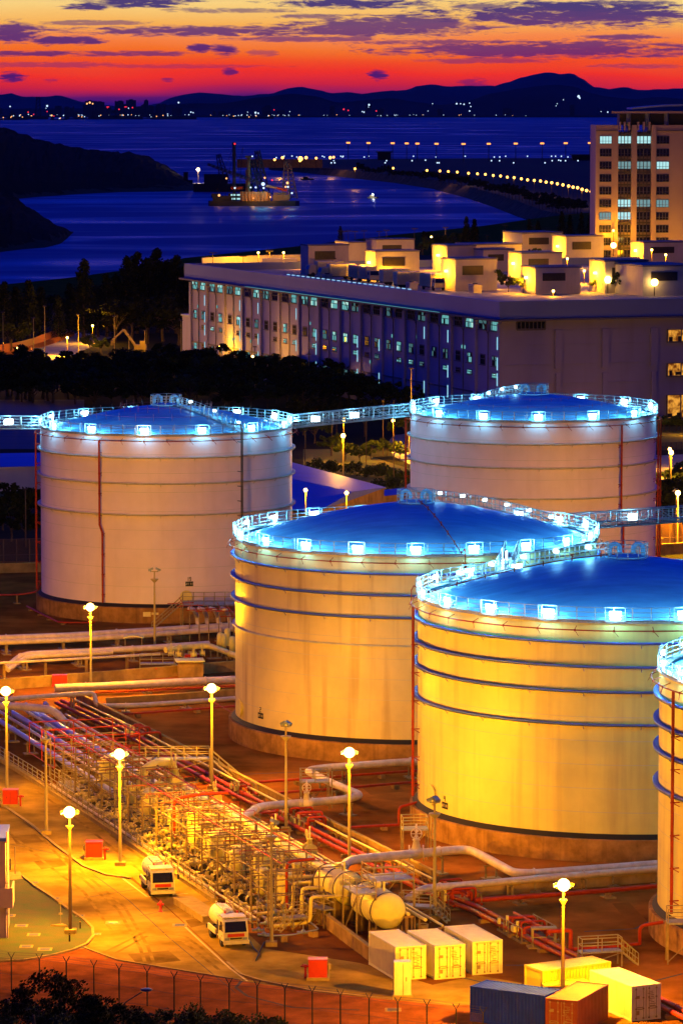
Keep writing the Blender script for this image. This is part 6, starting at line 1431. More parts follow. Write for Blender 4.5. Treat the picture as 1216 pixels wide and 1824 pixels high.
# branch pipes from the main header
bp0 = None
for i in range(24):
    u = -8+i*2.3; T = thing('branch_pipe', '%s yellow branch pipe teeing off the main header' % ORD[i], 'pipe', Wp(u, 0), ANG, 'branch pipes off the main header')
    if i < 2 or bp0 is None:
        b = MB(); b.tube(smooth_path([(0, 8.6, 2.7), (0, 4.4, 2.9), (0, 4.1, 2.8), (0, 4.0, .6), (0, 1.0, .5)], .6), .15, 10); [b.tube([(0, y, 2.8), (0, y+.1, 2.8)], .24, 12) for y in (5.4, 7.6)]
        a1 = b.build('pipe_run', M['pipey'], T); b = MB(); b.tube([(0, 2.4, .5), (0, 2.6, .5)], .3, 12); b.tube([(0, 2.5, .5), (0, 2.5, 1.6)], .05, 6); b.build('flange', M['galv'], T)
        bp0 = [q for q in KIDS[T.name]]
    else:
        for a in bp0: c = a.copy(); COL.objects.link(c); c.parent = T
        T.scale = (1, 1, rnd.uniform(.85, 1.05))
# floor clutter pipes
for i, (v, z, r) in enumerate(((.6, .35, .1), (1.4, .3, .12), (3.2, .3, .14), (4.6, .35, .12), (6.8, .4, .14), (7.7, .4, .12))):
    upipe('%s low pipe on the manifold basin floor counted from the handrail' % ('first' if i == 0 else ORD[i]), v, z, -26, 42, r, M['pipe'], sup=4, group='low pipes on the basin floor')
psheet('basin_floor', [(60, 1330), (300, 1360), (640, 1590), (640, 1690), (560, 1650), (383, 1606), (205, 1487), (60, 1392)], .024, M['asphalt'])
# large gate valves with handwheels on the header
def big_valve(label, P, s_=1.0, m=None, rz=ANG):
    T = thing('header_valve', label, 'valve', P, rz); m = m or M['pipey']
    b = MB(); b.ball((0, 0, 0), .5*s_, 14, 8, (1.1, .9, 1)); [b.tube([(x-.05, 0, 0), (x+.05, 0, 0)], .58*s_, 16) for x in (-.5*s_, .5*s_)]; b.lathe([(.34*s_, .3*s_), (.2*s_, .9*s_), (.28*s_, .92*s_), (.28*s_, 1.0*s_), (.08*s_, 1.02*s_), (.07*s_, 2.1*s_), (.01, 2.12*s_)], 14); b.build('body', m, T)
    b = MB(); R_ = .38*s_; b.tube([(math.cos(2*PI*q/18)*R_, -.28*s_, 1.45*s_+math.sin(2*PI*q/18)*R_) for q in range(18)], .045*s_, 6, closed=True)
    for q in range(3): a = PI*q/3; b.bar((math.cos(a)*R_, -.28*s_, 1.45*s_+math.sin(a)*R_), (-math.cos(a)*R_, -.28*s_, 1.45*s_-math.sin(a)*R_), .05*s_)
    b.bar((0, 0, 1.45*s_), (0, -.3*s_, 1.45*s_), .1*s_); b.build('handwheel', m, T); return T
big_valve('yellow valve with handwheel rising from the U-bend at the header top', Wp(-8.6, 8.2, 3.0), 1.25)
big_valve('yellow valve with a wide top plate just below the U-bend', Wp(-1.5, 10.0, 2.6), .8)
big_valve('yellow valve with handwheel halfway down the main header', Wp(20.5, 8.8, 2.6), 1.1)
big_valve('yellow valve with handwheel right of the halfway one', Wp(24.5, 10.6, 2.4), .95)
big_valve('tall cream valve on the zigzag pipe beside its platform', G(546, 1432, 1.7), 1.05, M['pipe'], 0)
big_valve('tall cream valve on the arched pipe beside its caged platform', G(741, 1520, 2.0), 1.2, M['pipe'], 0)
def platform(label, P, rz, sx_, sy_, h, rail=1.1, stairs=None, cage=False):
    T = thing('access_platform', label, 'platform', P, rz)
    b = MB(); [b.box((x, y, h/2), (.1, .1, h)) for x in (-sx_/2, sx_/2) for y in (-sy_/2, sy_/2)]; b.bar((-sx_/2, -sy_/2, .2), (sx_/2, -sy_/2, h-.1), .06); b.bar((-sx_/2, -sy_/2, .2), (-sx_/2, sy_/2, h-.1), .06); b.build('leg_frame', M['steel'], T)
    b = MB(); b.box((0, 0, h), (sx_+.1, sy_+.1, .12)); b.build('deck', M['deck'], T)
    b = MB()
    for z in (h+rail*.5, h+rail): b.tube([(-sx_/2, -sy_/2, z), (sx_/2, -sy_/2, z), (sx_/2, sy_/2, z), (-sx_/2, sy_/2, z)], .035, 6, closed=True)
    nx = max(1, int(sx_/1.2)); ny = max(1, int(sy_/1.2))
    for i in range(nx+1):
        for y in (-sy_/2, sy_/2): b.bar((-sx_/2+sx_*i/nx, y, h), (-sx_/2+sx_*i/nx, y, h+rail), .06)
    for i in range(1, ny):
        for x in (-sx_/2, sx_/2): b.bar((x, -sy_/2+sy_*i/ny, h), (x, -sy_/2+sy_*i/ny, h+rail), .06)
    b.build('handrail', M['pole'], T)
    if cage:
        b = MB(); x = sx_/2+.35; [b.bar((x, y, 0), (x, y, h+1.2), .05) for y in (-.22, .22)]; [b.bar((x, -.22, .3*k), (x, .22, .3*k), .03) for k in range(1, int((h+1)/.3))]
        for k in range(4): z = h*.6+k*.5; b.tube([(x+.3*math.cos(a), .32*math.sin(a), z) for a in [-PI/2+PI*q/8 for q in range(9)]], .022, 4)
        b.build('caged_ladder', M['pole'], T)
    if stairs:
        sd = stairs; n = max(3, int(h/.22)); b = MB(); run = h*1.15; x0 = sd*sx_/2
        for y in (-.42, .42): b.bar((x0, y, h), (x0+sd*run, y, 0), .09); b.bar((x0, y, h+.95), (x0+sd*run, y, .95), .05); b.bar((x0, y, h+.5), (x0+sd*run, y, .5), .04); [b.bar((x0+sd*run*f, y, h*(1-f)), (x0+sd*run*f, y, h*(1-f)+.95), .05) for f in (0, .33, .66, 1)]
        for k in range(n): f = (k+.5)/n; b.box((x0+sd*run*f, 0, h*(1-f)), (.24, .84, .04))
        b.build('stair', M['pole'], T)
    return T
platform('tall access platform at the zigzag pipe valve', G(560, 1440), .1, 2.6, 1.6, 2.6, cage=True)
platform('caged access platform at the arched pipe valve', G(738, 1528), .1, 2.2, 1.6, 2.6, cage=True)
platform('long crossover catwalk spanning the red mains left of the bright lamp', G(305, 1395), .08, 7.5, 1.2, 2.4, stairs=1)
platform('low crossover steps right of the horizontal tanks', G(742, 1640), -.3, 2.6, 1.2, 1.2, stairs=1)
platform('short steel steps beside the manifold corner post', G(528, 1656), .6, 1.4, 1.0, 1.0, stairs=-1)
platform('raised steel deck at the upper left end of the manifold', Wp(-21, 1.8), ANG, 6, 1.8, .9)
platform('yellow stair rail bridge behind the yellow container', G(1068, 1722), .25, 3.2, 1.0, 1.2, stairs=1)
platform('steel platform with a white valve at the right edge tank', G(1222, 1715), 0, 3.0, 1.6, 3.2)
platform('crossover steps over the thin pipes near the small hut', G(280, 1200), .05, 4.0, 1.2, 1.2, stairs=1)
platform('high valve platform against the pinkish tank, seen left of the middle tank', G(382, 1122), .02, 8.0, 4.5, 3.4, stairs=-1)
for i, x in enumerate((345, 362, 382, 402)):
    pipe('%s pipe arching down from the high valve platform' % nth(i), [(x-8, 1084, 4.0), (x, 1086, 4.0), (x+6, 1098, 2.6), (x+8, 1120, 1.2)], .26, M['pipe'], sup=0, bend=.8)
for i, (x, y, l_) in enumerate(((322, 1125, 0), (338, 1130, 0), (355, 1138, 0), (372, 1140, 0), (390, 1135, 0), (408, 1140, 0), (416, 1150, 0))):
    T = thing('sprinkler_mast', '%s slim red topped mast among the pipes before the high valve platform' % nth(i), 'pipe frame', G(x, y+15)); b = MB(); b.tube([(0, 0, 0), (0, 0, 4.6)], .07, 6); b.build('pole', M['steel'], T); b = MB(); b.tube([(-1.6, -.5, 4.6), (1.6, .4, 4.6)], .06, 6); b.tube([(.4, -1.6, 4.6), (-.3, 3.0, 4.9)], .05, 6); b.build('spray_arm', M['redpipe'], T)
# small vertical filters there
for i, (x, y) in enumerate(((392, 1158), (398, 1160), (414, 1165), (405, 1150))):
    T = thing('filter_pot', '%s small cream filter pot left of the middle tank' % nth(i), 'vessel', G(x, y+10)); b = MB(); b.lathe([(.01, .6), (.38, .7), (.4, 2.4), (.3, 2.75), (.01, 2.85)], 16); b.build('body', M['vessel'], T); b = MB(); [b.box((a, c, .35), (.08, .08, .7)) for a in (-.25, .25) for c in (-.25, .25)]; b.build('leg', M['steel'], T)
pipe('yellow lit thick pipe right of the small hut', [(295, 1158, 1.4), (330, 1153, 1.4), (372, 1150, 1.4), (425, 1170, 1.2)], .34, M['pipey'], sup=5)
for i, (x, y) in enumerate(((305, 1160), (318, 1162), (345, 1163), (360, 1160))): big_valve('%s small valve on the pipe bundle behind the hut' % nth(i), G(x, y+4, 1.5), .6, M['pipey'], 0)
# small hut
T = thing('pump_hut', 'small hut with a flat pale roof left of the middle tank', 'hut', G(322, 1210), .12); b = MB(); b.box((1.2, 1, 1.0), (2.8, 2.2, 2.0)); b.build('wall', M['concw'], T); b = MB(); b.box((1.1, .9, 2.08), (3.3, 2.8, .14)); b.build('roof', M['vessel'], T)
T = thing('generator_box', 'bright red box behind the small hut', 'fire equipment box', G(342, 1186), .1); b = MB(); b.box((0, 0, .7), (1.8, 1.2, 1.4)); b.build('box', M['redpaint'], T); b = MB(); b.box((0, 0, 1.5), (1.0, .1, .5)); b.build('frame', M['pole'], T)
T = thing('generator_box', 'red box on the lit wall at left', 'fire equipment box', G(106, 1222), .1); b = MB(); b.box((0, 0, .7), (1.7, 1.0, 1.2)); b.box((0, 0, .1), (1.8, 1.1, .2)); b.build('box', M['redpaint'], T)
for i, x in enumerate((235, 273)):
    T = thing('fire_monitor', '%s red topped fire monitor on the lit wall' % ('left' if i == 0 else 'right'), 'fire monitor', G(x, 1208)); b = MB(); b.tube([(0, 0, 0), (0, 0, .8)], .1, 8); b.build('base', M['kerb'], T); b = MB(); b.ball((0, 0, .9), .2, 8, 5); b.tube([(-.5, 0, 1.0), (.4, 0, 1.1)], .08, 8); b.build('nozzle', M['redpaint'], T)
# canopy over a pipe
T = thing('pipe_canopy', 'small curved pale canopy over the pipe behind the steps', 'canopy', G(238, 1172)); b = MB(); vs = []; [vs.extend([(x, -.6, 2.4+.25*math.sin((x+1.2)/2.4*PI)), (x, .9, 2.4+.25*math.sin((x+1.2)/2.4*PI)), (x, .9, 2.5+.25*math.sin((x+1.2)/2.4*PI)), (x, -.6, 2.5+.25*math.sin((x+1.2)/2.4*PI))]) for x in [-1.2+.3*k for k in range(9)]]; b.add(vs, [(k*4+j, (k+1)*4+j, (k+1)*4+(j+1) % 4, k*4+(j+1) % 4) for k in range(8) for j in range(4)]); b.build('roof', M['vessel'], T); b = MB(); [b.bar((x, .1, 0), (x, .1, 2.4), .08) for x in (-1, 1)]; b.build('post', M['steel'], T)

# ------------------------------------------------ red valve skids on the corridor
def red_skid(label, P, rz, L_, W_, seed):
    T = thing('valve_skid', label, 'valve skid', P, rz); r_ = random.Random(seed); b = MB()
    n = int(L_/.9)
    for i in range(n):
        x = -L_/2+L_*(i+.5)/n; h = r_.uniform(1.0, 1.7); y0 = -W_/2+r_.uniform(0, .4); y1 = W_/2-r_.uniform(0, .4)
        b.tube(smooth_path([(x, y0, .3), (x, y0, h), (x, y1, h), (x, y1, .3)], .3), r_.choice((.09, .11, .13)), 8); b.ball((x, y0, h*.6), .22, 8, 6); b.tube([(x, y0, h*.6), (x, y0-.35, h*.6)], .05, 6)
    for y, z in ((-W_/2, .4), (W_/2, .4), (0, 1.3)): b.tube([(-L_/2-.6, y, z), (L_/2+.6, y, z)], .12, 8)
    b.build('red_pipework', M['redpipe'], T); b = MB()
    for i in range(n+1):
        x = -L_/2+L_*i/n
        for y in (-W_/2-.3, W_/2+.2): b.box((x, y, .6), (.08, .08, 1.2))
    for y in (-W_/2-.3, W_/2+.2): b.bar((-L_/2, y, 1.2), (L_/2, y, 1.2), .07)
    b.box((0, 0, .08), (L_+.6, W_+.8, .16)); b.build('frame', M['steel'], T)
    b = MB(); [b.box((r_.uniform(-L_/2, L_/2), -W_/2-.45, .9), (.3, .2, .45)) for _ in range(3)]; [b.tube([(x, -W_/2-.1, .2), (x, -W_/2-.1, 1.5)], .13, 8) for x in (-L_*.25, L_*.2)]; b.build('control_box', M['vessel'], T)
red_skid('red valve skid with arching pipes between the two unlit posts', G(545, 1474), ANG, 7.5, 2.2, 1)
red_skid('red valve skid at the foot of the unlit post before the golden tank', G(812, 1610), ANG, 4.5, 2.4, 2)
red_skid('red valve skid right of the three white containers', G(940, 1668), ANG, 5.0, 2.4, 3)
red_skid('small red valve group on the mains near the second bright lamp', G(436, 1418), ANG, 2.5, 1.4, 4)
red_skid('small dark red valve group at the upper end of the mains', G(250, 1318), ANG, 3.0, 1.6, 5)
T = thing('pipe_stand', 'pale steel stand carrying the red pipe right of the skid', 'pipe stand', G(968, 1688), .1); b = MB(); [b.box((x, y, .8), (.1, .1, 1.6)) for x in (-.9, .9) for y in (-.3, .3)]; b.box((0, 0, 1.55), (2.0, .8, .1)); b.box((0, 0, .8), (1.9, .06, .06)); b.build('frame', M['pole'], T); b = MB(); b.box((0, 0, .06), (2.6, 1.3, .12)); b.build('footing', M['kerb'], T)

# ------------------------------------------------ horizontal tanks with frames
def horiz(label, P, r, L_, z, rz):
    T = thing('horizontal_tank', label, 'tank', P, rz); Mx = Matrix.Rotation(PI/2, 3, 'Y')
    dome = [(r*math.cos(t), .42*r*math.sin(t)) for t in [PI/2*k/8 for k in range(9)]]
    prof = [(max(.01, q[0]), -L_/2-q[1]) for q in dome[::-1]]+[(max(.01, q[0]), L_/2+q[1]) for q in dome]
    b = MB(); b.lathe(prof, 40, (0, 0, z), True, M=Mx); b.build('shell', M['vessel'], T)
    b = MB(); [b.lathe([(r, x), (r+.05, x), (r+.05, x+.12), (r, x+.12)], 40, (0, 0, z), False, M=Mx) for x in (-L_/2+.05, 0, L_/2-.15)]; b.build('seam_band', M['dark'], T)
    b = MB(); [b.box((x, 0, (z-r*.55)/2), (.4, r*1.7, z-r*.55)) for x in (-L_*.3, L_*.3)]; b.build('saddle', M['concw'], T)
    b = MB(); b.tube([(0, 0, z+r-.05), (0, 0, z+r+.4)], .3, 12); b.tube([(L_*.3, 0, z+r-.05), (L_*.3, 0, z+r+.7)], .1, 8); b.build('manway', M['vessel'], T); return T
horiz('large cream horizontal tank with a domed end behind the white containers', G(672, 1665), 1.45, 5.2, 2.4, ANG)
horiz('smaller cream horizontal tank standing left behind the large one', G(602, 1640), 1.35, 4.0, 3.0, ANG+.12)
platform('steel platform with railings over the large horizontal tank', G(690, 1655), ANG, 3.0, 3.4, 4.2)
platform('steel access frame beside the smaller horizontal tank', G(640, 1672), ANG, 3.4, 1.6, 3.9, stairs=None)
platform('low stair frame between the manifold and the horizontal tanks', G(575, 1650), ANG+.2, 2.0, 1.0, 1.5, stairs=-1)
T = thing('planter_pot', 'small round pot on the ground above the middle white container', 'pot', G(752, 1662)); b = MB(); b.lathe([(.01, 0), (.4, 0), (.5, .7), (.44, .7), (.38, .1), (.01, .1)], 18); b.build('pot', M['kerb'], T); b = MB(); b.lathe([(.01, .6), (.43, .6)], 18, smooth=False); b.build('soil', M['asphalt'], T)
# ------------------------------------------------ fuelling tanker trucks
def tanker(label, px, py, rz):
    """origin below the front bumper centre; +x forward"""
    T = thing('tanker_truck', label, 'tanker truck', G(px, py), rz); wh = M['whitep']
    b = MB(); b.box((-3.0, 0, .62), (5.6, .8, .22)); [b.box((-2.2-1.1*k, 0, .85), (.12, 2.0, .1)) for k in range(3)]; b.build('chassis', M['dark'], T)
    # cab: side profile extruded across
    def prof(pts, y0, y1, nb):
        n = len(pts); nb.add([(x, y0, z) for x, z in pts]+[(x, y1, z) for x, z in pts], [tuple(range(n)), tuple(range(2*n-1, n-1, -1))]+[((i+1) % n, i, n+i, n+(i+1) % n) for i in range(n)])
    cb = MB(); prof([(-1.65, .55), (.0, .55), (.06, .75), (.04, 1.25), (-.22, 2.12), (-.45, 2.28), (-1.65, 2.28)], -1.0, 1.0, cb); cb.build('cab', wh, T)
    b = MB(); b.add([(.065, -.88, 1.3), (.065, .88, 1.3), (-.18, .82, 2.1), (-.18, -.82, 2.1)], [(0, 1, 2, 3)]); b.build('windscreen', M['glassd'], T)
    for s_ in (-1, 1):
        b = MB(); y = s_*1.012; b.add([(-.15, y, 1.32), (-.38, y, 2.05), (-1.15, y, 2.05), (-1.15, y, 1.32)], [(0, 1, 2, 3) if s_ > 0 else (3, 2, 1, 0)]); b.build('side_window', M['glassd'], T)
        b = MB(); b.bar((-.1, s_*1.0, 1.9), (.12, s_*1.28, 1.95), .04); b.box((.12, s_*1.3, 1.75), (.06, .18, .36)); b.build('mirror', M['dark'], T)
        b = MB(); b.box((.09, s_*.72, .78), (.05, .36, .18)); b.build('headlight', M['galv'], T)
        b = MB(); b.box((-.55, s_*1.015, .95), (.2, .02, .06)); b.build('door_handle', M['dark'], T)
    b = MB(); b.box((.12, 0, .5), (.16, 2.05, .28)); b.build('bumper', wh, T)
    b = MB(); b.box((.09, 0, 1.06), (.04, 1.35, .26)); b.build('red_panel', M['redpaint'], T)
    b = MB(); b.box((.085, 0, .80), (.04, .95, .14)); [b.box((.11, 0, .76+.05*k), (.02, .9, .02)) for k in range(3)]; b.build('grille', M['dark'], T)
    # canopy behind the cab and tank
    b = MB(); prof([(-1.75, 2.42), (-1.55, 2.5), (-.4, 2.42), (-.4, 2.34), (-1.75, 2.34)], -.95, .95, b); b.build('roof_deflector', wh, T)
    Mx = Matrix.Rotation(-PI/2, 3, 'Y'); r = .82; dome = [(r*math.cos(t), .3*r*math.sin(t)) for t in [PI/2*k/6 for k in range(7)]]
    b = MB(); b.lathe([(max(.01, q[0]), 2.35-q[1]) for q in dome[::-1]]+[(max(.01, q[0]), 5.6+q[1]) for q in dome], 28, (0, 0, 1.72), True, M=Mx); b.build('tank_barrel', wh, T)
    b = MB(); b.box((-3.7, 0, 2.56), (2.6, .8, .1)); [b.cyl((x, 0, 2.5), .22, .16, 14) for x in (-3.0, -4.4)]; b.tube([(-2.6, -.42, 2.6), (-2.6, -.42, 2.85), (-4.9, -.42, 2.85), (-4.9, -.42, 2.6)], .02, 5); b.tube([(-2.6, .42, 2.6), (-2.6, .42, 2.85), (-4.9, .42, 2.85), (-4.9, .42, 2.6)], .02, 5); b.build('top_walkway', wh, T)
    b = MB(); b.box((-2.05, 0, 1.5), (.65, 1.9, 1.6)); b.build('pump_cabinet', wh, T); b = MB(); b.box((-2.05, -.96, 1.4), (.5, .03, 1.1)); b.box((-2.05, .96, 1.4), (.5, .03, 1.1)); b.build('cabinet_opening', M['dark'], T)
    b = MB(); [b.box((-3.9, s_*.95, .85), (2.6, .12, .45)) for s_ in (-1, 1)]; b.build('side_locker', wh, T); b = MB(); b.box((-5.75, 0, .7), (.1, 2.0, .3)); b.build('rear_bumper', M['dark'], T)
    for x, w_ in ((-.95, .26), (-4.5, .5)):
        for s_ in (-1, 1):
            b = MB(); b.lathe([(.2, 0), (.36, 0), (.44, .05), (.44, w_-.05), (.36, w_), (.2, w_)], 22, (x, s_*(1.0)-(w_ if s_ < 0 else 0)*-1-(w_ if s_ > 0 else w_)*0 if False else s_*(1.0-w_/2)-w_/2, .44), False, M=Matrix.Rotation(-PI/2, 3, 'X')); wl_ = b.build('wheel', M['tyre'], T)
            b = MB(); b.lathe([(.01, .04), (.21, .04), (.21, w_-.04), (.01, w_-.04)], 16, (x, s_*(1.0-w_/2)-w_/2, .44), False, M=Matrix.Rotation(-PI/2, 3, 'X')); b.build('rim', M['galv'], wl_)
    b = MB(); [b.box((-1.5, s_*.5, 2.62), (.14, .14, .16)) for s_ in (-1, 1)]; b.build('beacon', M['redpaint'], T)
    return T
tanker('white fuel tanker truck parked further up, left of the red hydrant', 290, 1600, ANG-.1)
tanker('white fuel tanker truck parked nearer, beside the manifold gate', 420, 1690, ANG-.05)
hs_ = thing('hose', 'dark hose lying on the ground right of the nearer tanker', 'hose', G(452, 1690)); b = MB(); o = hs_.location; b.tube([G(x, y, .06)-o for x, y in ((440, 1668), (452, 1690), (462, 1700), (455, 1712), (470, 1680), (485, 1675))], .07, 6); b.build('hose_line', M['black'], hs_)
for i, (x, y) in enumerate(((460, 1664), (470, 1672), (474, 1652), (448, 1645), (540, 1668))):
    T = thing('ground_fitting', '%s pipe fitting on the ground right of the nearer tanker' % nth(i), 'pipe fitting', G(x, y)); b = MB(); b.tube([(-.5, 0, .3), (.5, 0, .3)], .1, 8); b.ball((0, 0, .35), .2, 8, 5); b.build('body', M['galv'], T); b = MB(); b.tube([(0, 0, .3), (0, 0, .9)], .04, 6); b.build('stem', M['galv'], T)
pipe('galvanised ground pipe loop below the manifold corner', [(472, 1668, .5), (520, 1666, .5), (568, 1656, .5), (548, 1640, .5)], .06, M['galv'], sup=3, bend=.4)
# ================================================================== MID DISTANCE: roads, sheds, walls, ships
blueroof = mat('shed_roof_blue', (0.03, 0.07, 0.55), .5, .1, .08, .1, stretch=(1, 6, 1)); navy = mat('shed_roof_navy', (0.03, 0.04, 0.10), .8, 0, .2, .05, stretch=(.4, 5, 1))
def shed(label, corners_px, z, rise, wallm, roofm_, name='shed'):
    """corners (near left, near right, far right, far left) in pixels at eaves height z"""
    P = [G(x, y, z) for x, y in corners_px]; o = sum(P, Vector())/4; o.z = 0; T = thing(name, label, 'building', o); Q = [p-o for p in P]
    b = MB(); b.prism([(q.x*.97, q.y*.97) for q in Q], 0, z-.05); b.build('wall', wallm, T)
    m0 = (Q[0]+Q[3])/2; m1 = (Q[1]+Q[2])/2; m0.z = m1.z = z+rise; b = MB(); b.add([Q[0], Q[1], m1, m0, Q[2], Q[3]], [(0, 1, 2, 3), (3, 2, 4, 5), (0, 3, 5), (1, 4, 2)]); b.build('roof', roofm_, T); return T
shed('broad blue roofed shed between the left tank and the back right tank', [(470, 905), (565, 912), (688, 868), (500, 818)], 5, 1.2, M['concw'], blueroof)
shed('low lean-to with a blue roof at the right end of the broad blue shed', [(678, 884), (715, 880), (722, 868), (690, 872)], 3, .5, M['concw'], blueroof)
T = shed('low white shed with a blue roof at the left edge behind the pinkish tank', [(-60, 834), (80, 830), (80, 806), (-60, 808)], 4.2, .5, M['shell_w'], blueroof)
b = MB(); o = T.location
for x, w_, h in ((20, .9, 2), (28, .9, 2), (44, 1.6, 2.2), (60, 1.4, 2.2)): p = G(x, 858, 0)-o; b.box((p.x, p.y-1.2, 1.2), (w_, .1, h))
b.build('door', M['dark'], T)
wl2 = light('shed_light', SOD, 9000, T, (-3, -9, 3), .4)
sheet('dark_yard', [(q.x, q.y) for q in [G(x, y) for x, y in ((-60, 800), (150, 800), (150, 712), (-60, 712))]], .02, navy)
woodm = mat('woodland_floor', (.020, .022, .006), .95, 0, .4, .05, .05, col2=(.010, .008, .003))
sheet('woodland_floor', [(q.x, q.y) for q in [G(x, y) for x, y in ((-300, 1000), (1500, 1000), (1500, 560), (1150, 470), (700, 452), (330, 497), (250, 516), (120, 536), (0, 550), (-400, 556))]], .01, woodm)
def rpoly(name, px, z, m): return psheet(name, px, z, m)
litroad = mat('lit_road', (.34, .30, .2), .8, 0, .15, .1)
rpoly('street', [(-80, 668), (0, 658), (60, 652), (130, 632), (200, 600), (140, 592), (80, 608), (0, 632), (-80, 645)], .03, litroad)
rpoly('street', [(330, 690), (370, 690), (352, 650), (330, 640), (318, 655)], .03, litroad)
rpoly('street', [(700, 812), (745, 835), (745, 770), (700, 775), (690, 790)], .03, litroad)
rpoly('street', [(1160, 880), (1400, 870), (1400, 800), (1160, 812)], .03, litroad)
rpoly('rough_grass', [(540, 845), (600, 850), (740, 900), (745, 840), (620, 800), (540, 800)], .02, M['grass'])
rpoly('rough_grass', [(-80, 870), (75, 862), (75, 905), (-80, 910)], .02, M['grass'])
rpoly('rough_grass', [(1165, 760), (1400, 755), (1400, 795), (1165, 802)], .02, M['grass'])
# lit pole lamps along the left road
slp = None
polesx = [(6, 556, 660), (60, 566, 640), (80, 545, 625), (140, 560, 632), (204, 563, 650), (323, 570, 655), (454, 617, 700), (550, 630, 715), (637, 470, 700), (732, 655, 800), (258, 588, 632), (230, 598, 640)]
for i, (x, yt, yb) in enumerate(sorted(polesx)):
    p = G(x, yb); h = (yb-yt)/(F/p.y)
    T = thing('street_pole', '%s tall slim pole in front of the dark trees' % nth(i), 'light pole', p, 0, 'tall poles along the streets'); b = MB(); b.tube([(0, 0, 0), (0, 0, h)], .17, 6, r1=.1); b.build('pole', M['pole'], T); b = MB(); b.box((0, -.2, h), (.9, .7, .2)); b.build('lamp_head', M['dark'], T)
for x, y, z, e in ((30, 655, 5, 30000), (120, 635, 5, 30000), (165, 612, 5, 12000), (352, 668, 5, 4500), (338, 628, 7, 3500), (392, 668, 7, 5000), (1232, 838, 5, 16000), (1192, 850, 5, 9000), (1222, 775, 4, 3000), (450, 688, 7, 5000), (540, 712, 7, 5000), (612, 824, 8, 12000), (700, 805, 6, 15000), (728, 820, 5, 12000), (180, 560, 5, 6000)):  # lamps beside the right-edge road are added to brighten it
    p = G(x, y); T = thing('street_lamp', 'street lamp glowing among the trees', 'street lamp', p, 0, 'street lamps among the trees'); b = MB(); b.tube([(0, 0, 0), (0, 0, z)], .09, 6); b.build('pole', M['poled'], T); b = MB(); b.ball((0, 0, z), .3, 8, 5); b.build('lamp_head', M['sod'], T)
    light('street_light', SOD, e, T, (0, -.6, z-.1), .3)
for x, y, lab, e in ((611, 776, 'bright street lamp above the bushes between the two back tanks', 9000), (544, 873, 'small lit lamp left behind the middle tank rim', 2500), (617, 878, 'twin headed lamp behind the middle tank rim', 2500), (1207, 878, 'brilliant twin street lamp at the right edge before the roundabout', 90000), (1195, 806, 'small white globe lamp by the lit street at the right edge', 9000)):
    h = 9; p = G(x, y, h); p.z = 0; T = thing('street_lamp', lab, 'street lamp', p); b = MB(); b.tube([(0, 0, 0), (0, 0, h)], .12, 6); b.build('pole', M['pole'], T); b = MB(); b.ball((0, 0, h), .38 if e > 5000 else .28, 10, 6); b.build('lamp_head', M['sod'], T); light('street_light', SOD, e, T, (0, -.8, h-.2), .3)
# orange barriers along the left road
bp0 = None; bm = mat('barrier_orange', (.32, .10, .03), .6, 0, .1)
for i in range(40):
    f = i/39; x = -6+134*f; y = 636-40*f**1.3+2; p = G(x, y)
    if bp0 is None: b = MB(); b.prism([(-.8, -.2), (.8, -.2), (.8, .2), (-.8, .2)], 0, .9); b.box((0, 0, 1.0), (1.4, .12, .3)); o = bp0 = b.build('road_barrier', bm)
    else: o = bp0.copy(); COL.objects.link(o)
    o.location = p; tag(o, 'orange barrier of the long line beside the lit road at left', 'barrier', 'orange barriers along the left road')
T = thing('mesh_hoarding', 'long orange mesh hoarding behind the barriers at left', 'fence', G(-10, 632)); b = MB(); o = T.location
pp_ = [G(x, y)-o for x, y in ((-10, 632), (30, 626), (60, 618), (90, 606), (128, 592))]
for a, c in zip(pp_, pp_[1:]): m_ = (a+c)/2; d = c-a; b.box((m_.x, m_.y, 1.3), (d.length, .06, 2.4), math.atan2(d.y, d.x))
b.build('panel', bm, T)
T = thing('road_sign', 'blue road sign on two white posts beside the lit street', 'road sign', G(67, 648)); b = MB(); [b.tube([(x, 0, 0), (x, 0, 4.4)], .1, 6) for x in (-1.6, 1.8)]; b.build('post', M['whitep'], T); b = MB(); b.box((.2, -.1, 3.2), (2.6, .08, 1.8)); s_ = b.build('panel', mat('sign_blue', (.02, .06, .45), .4, 0, 0), T); b = MB(); [b.box((.1+.2*(k % 2), -.17, 3.75-.42*k), (1.7, .02, .14)) for k in range(4)]; b.build('lettering', M['whitep'], s_)
# white car headlights street
for x, y, lab in ((349, 671, 'white car with lit headlights on the street below the annex'), (340, 678, 'second car streaking past below the annex')):
    T = thing('parked_car', lab, 'car', G(x, y), 2.2); b = MB(); b.box((0, 0, .6), (4.2, 1.7, .7)); b.build('body', M['whitep'], T); b = MB(); b.box((-.2, 0, 1.15), (2.2, 1.5, .5)); b.build('cabin', M['glassd'], T); b = MB(); [b.box((2.12, s, .65), (.05, .3, .2)) for s in (-.6, .6)]; b.build('headlight', lw, T)
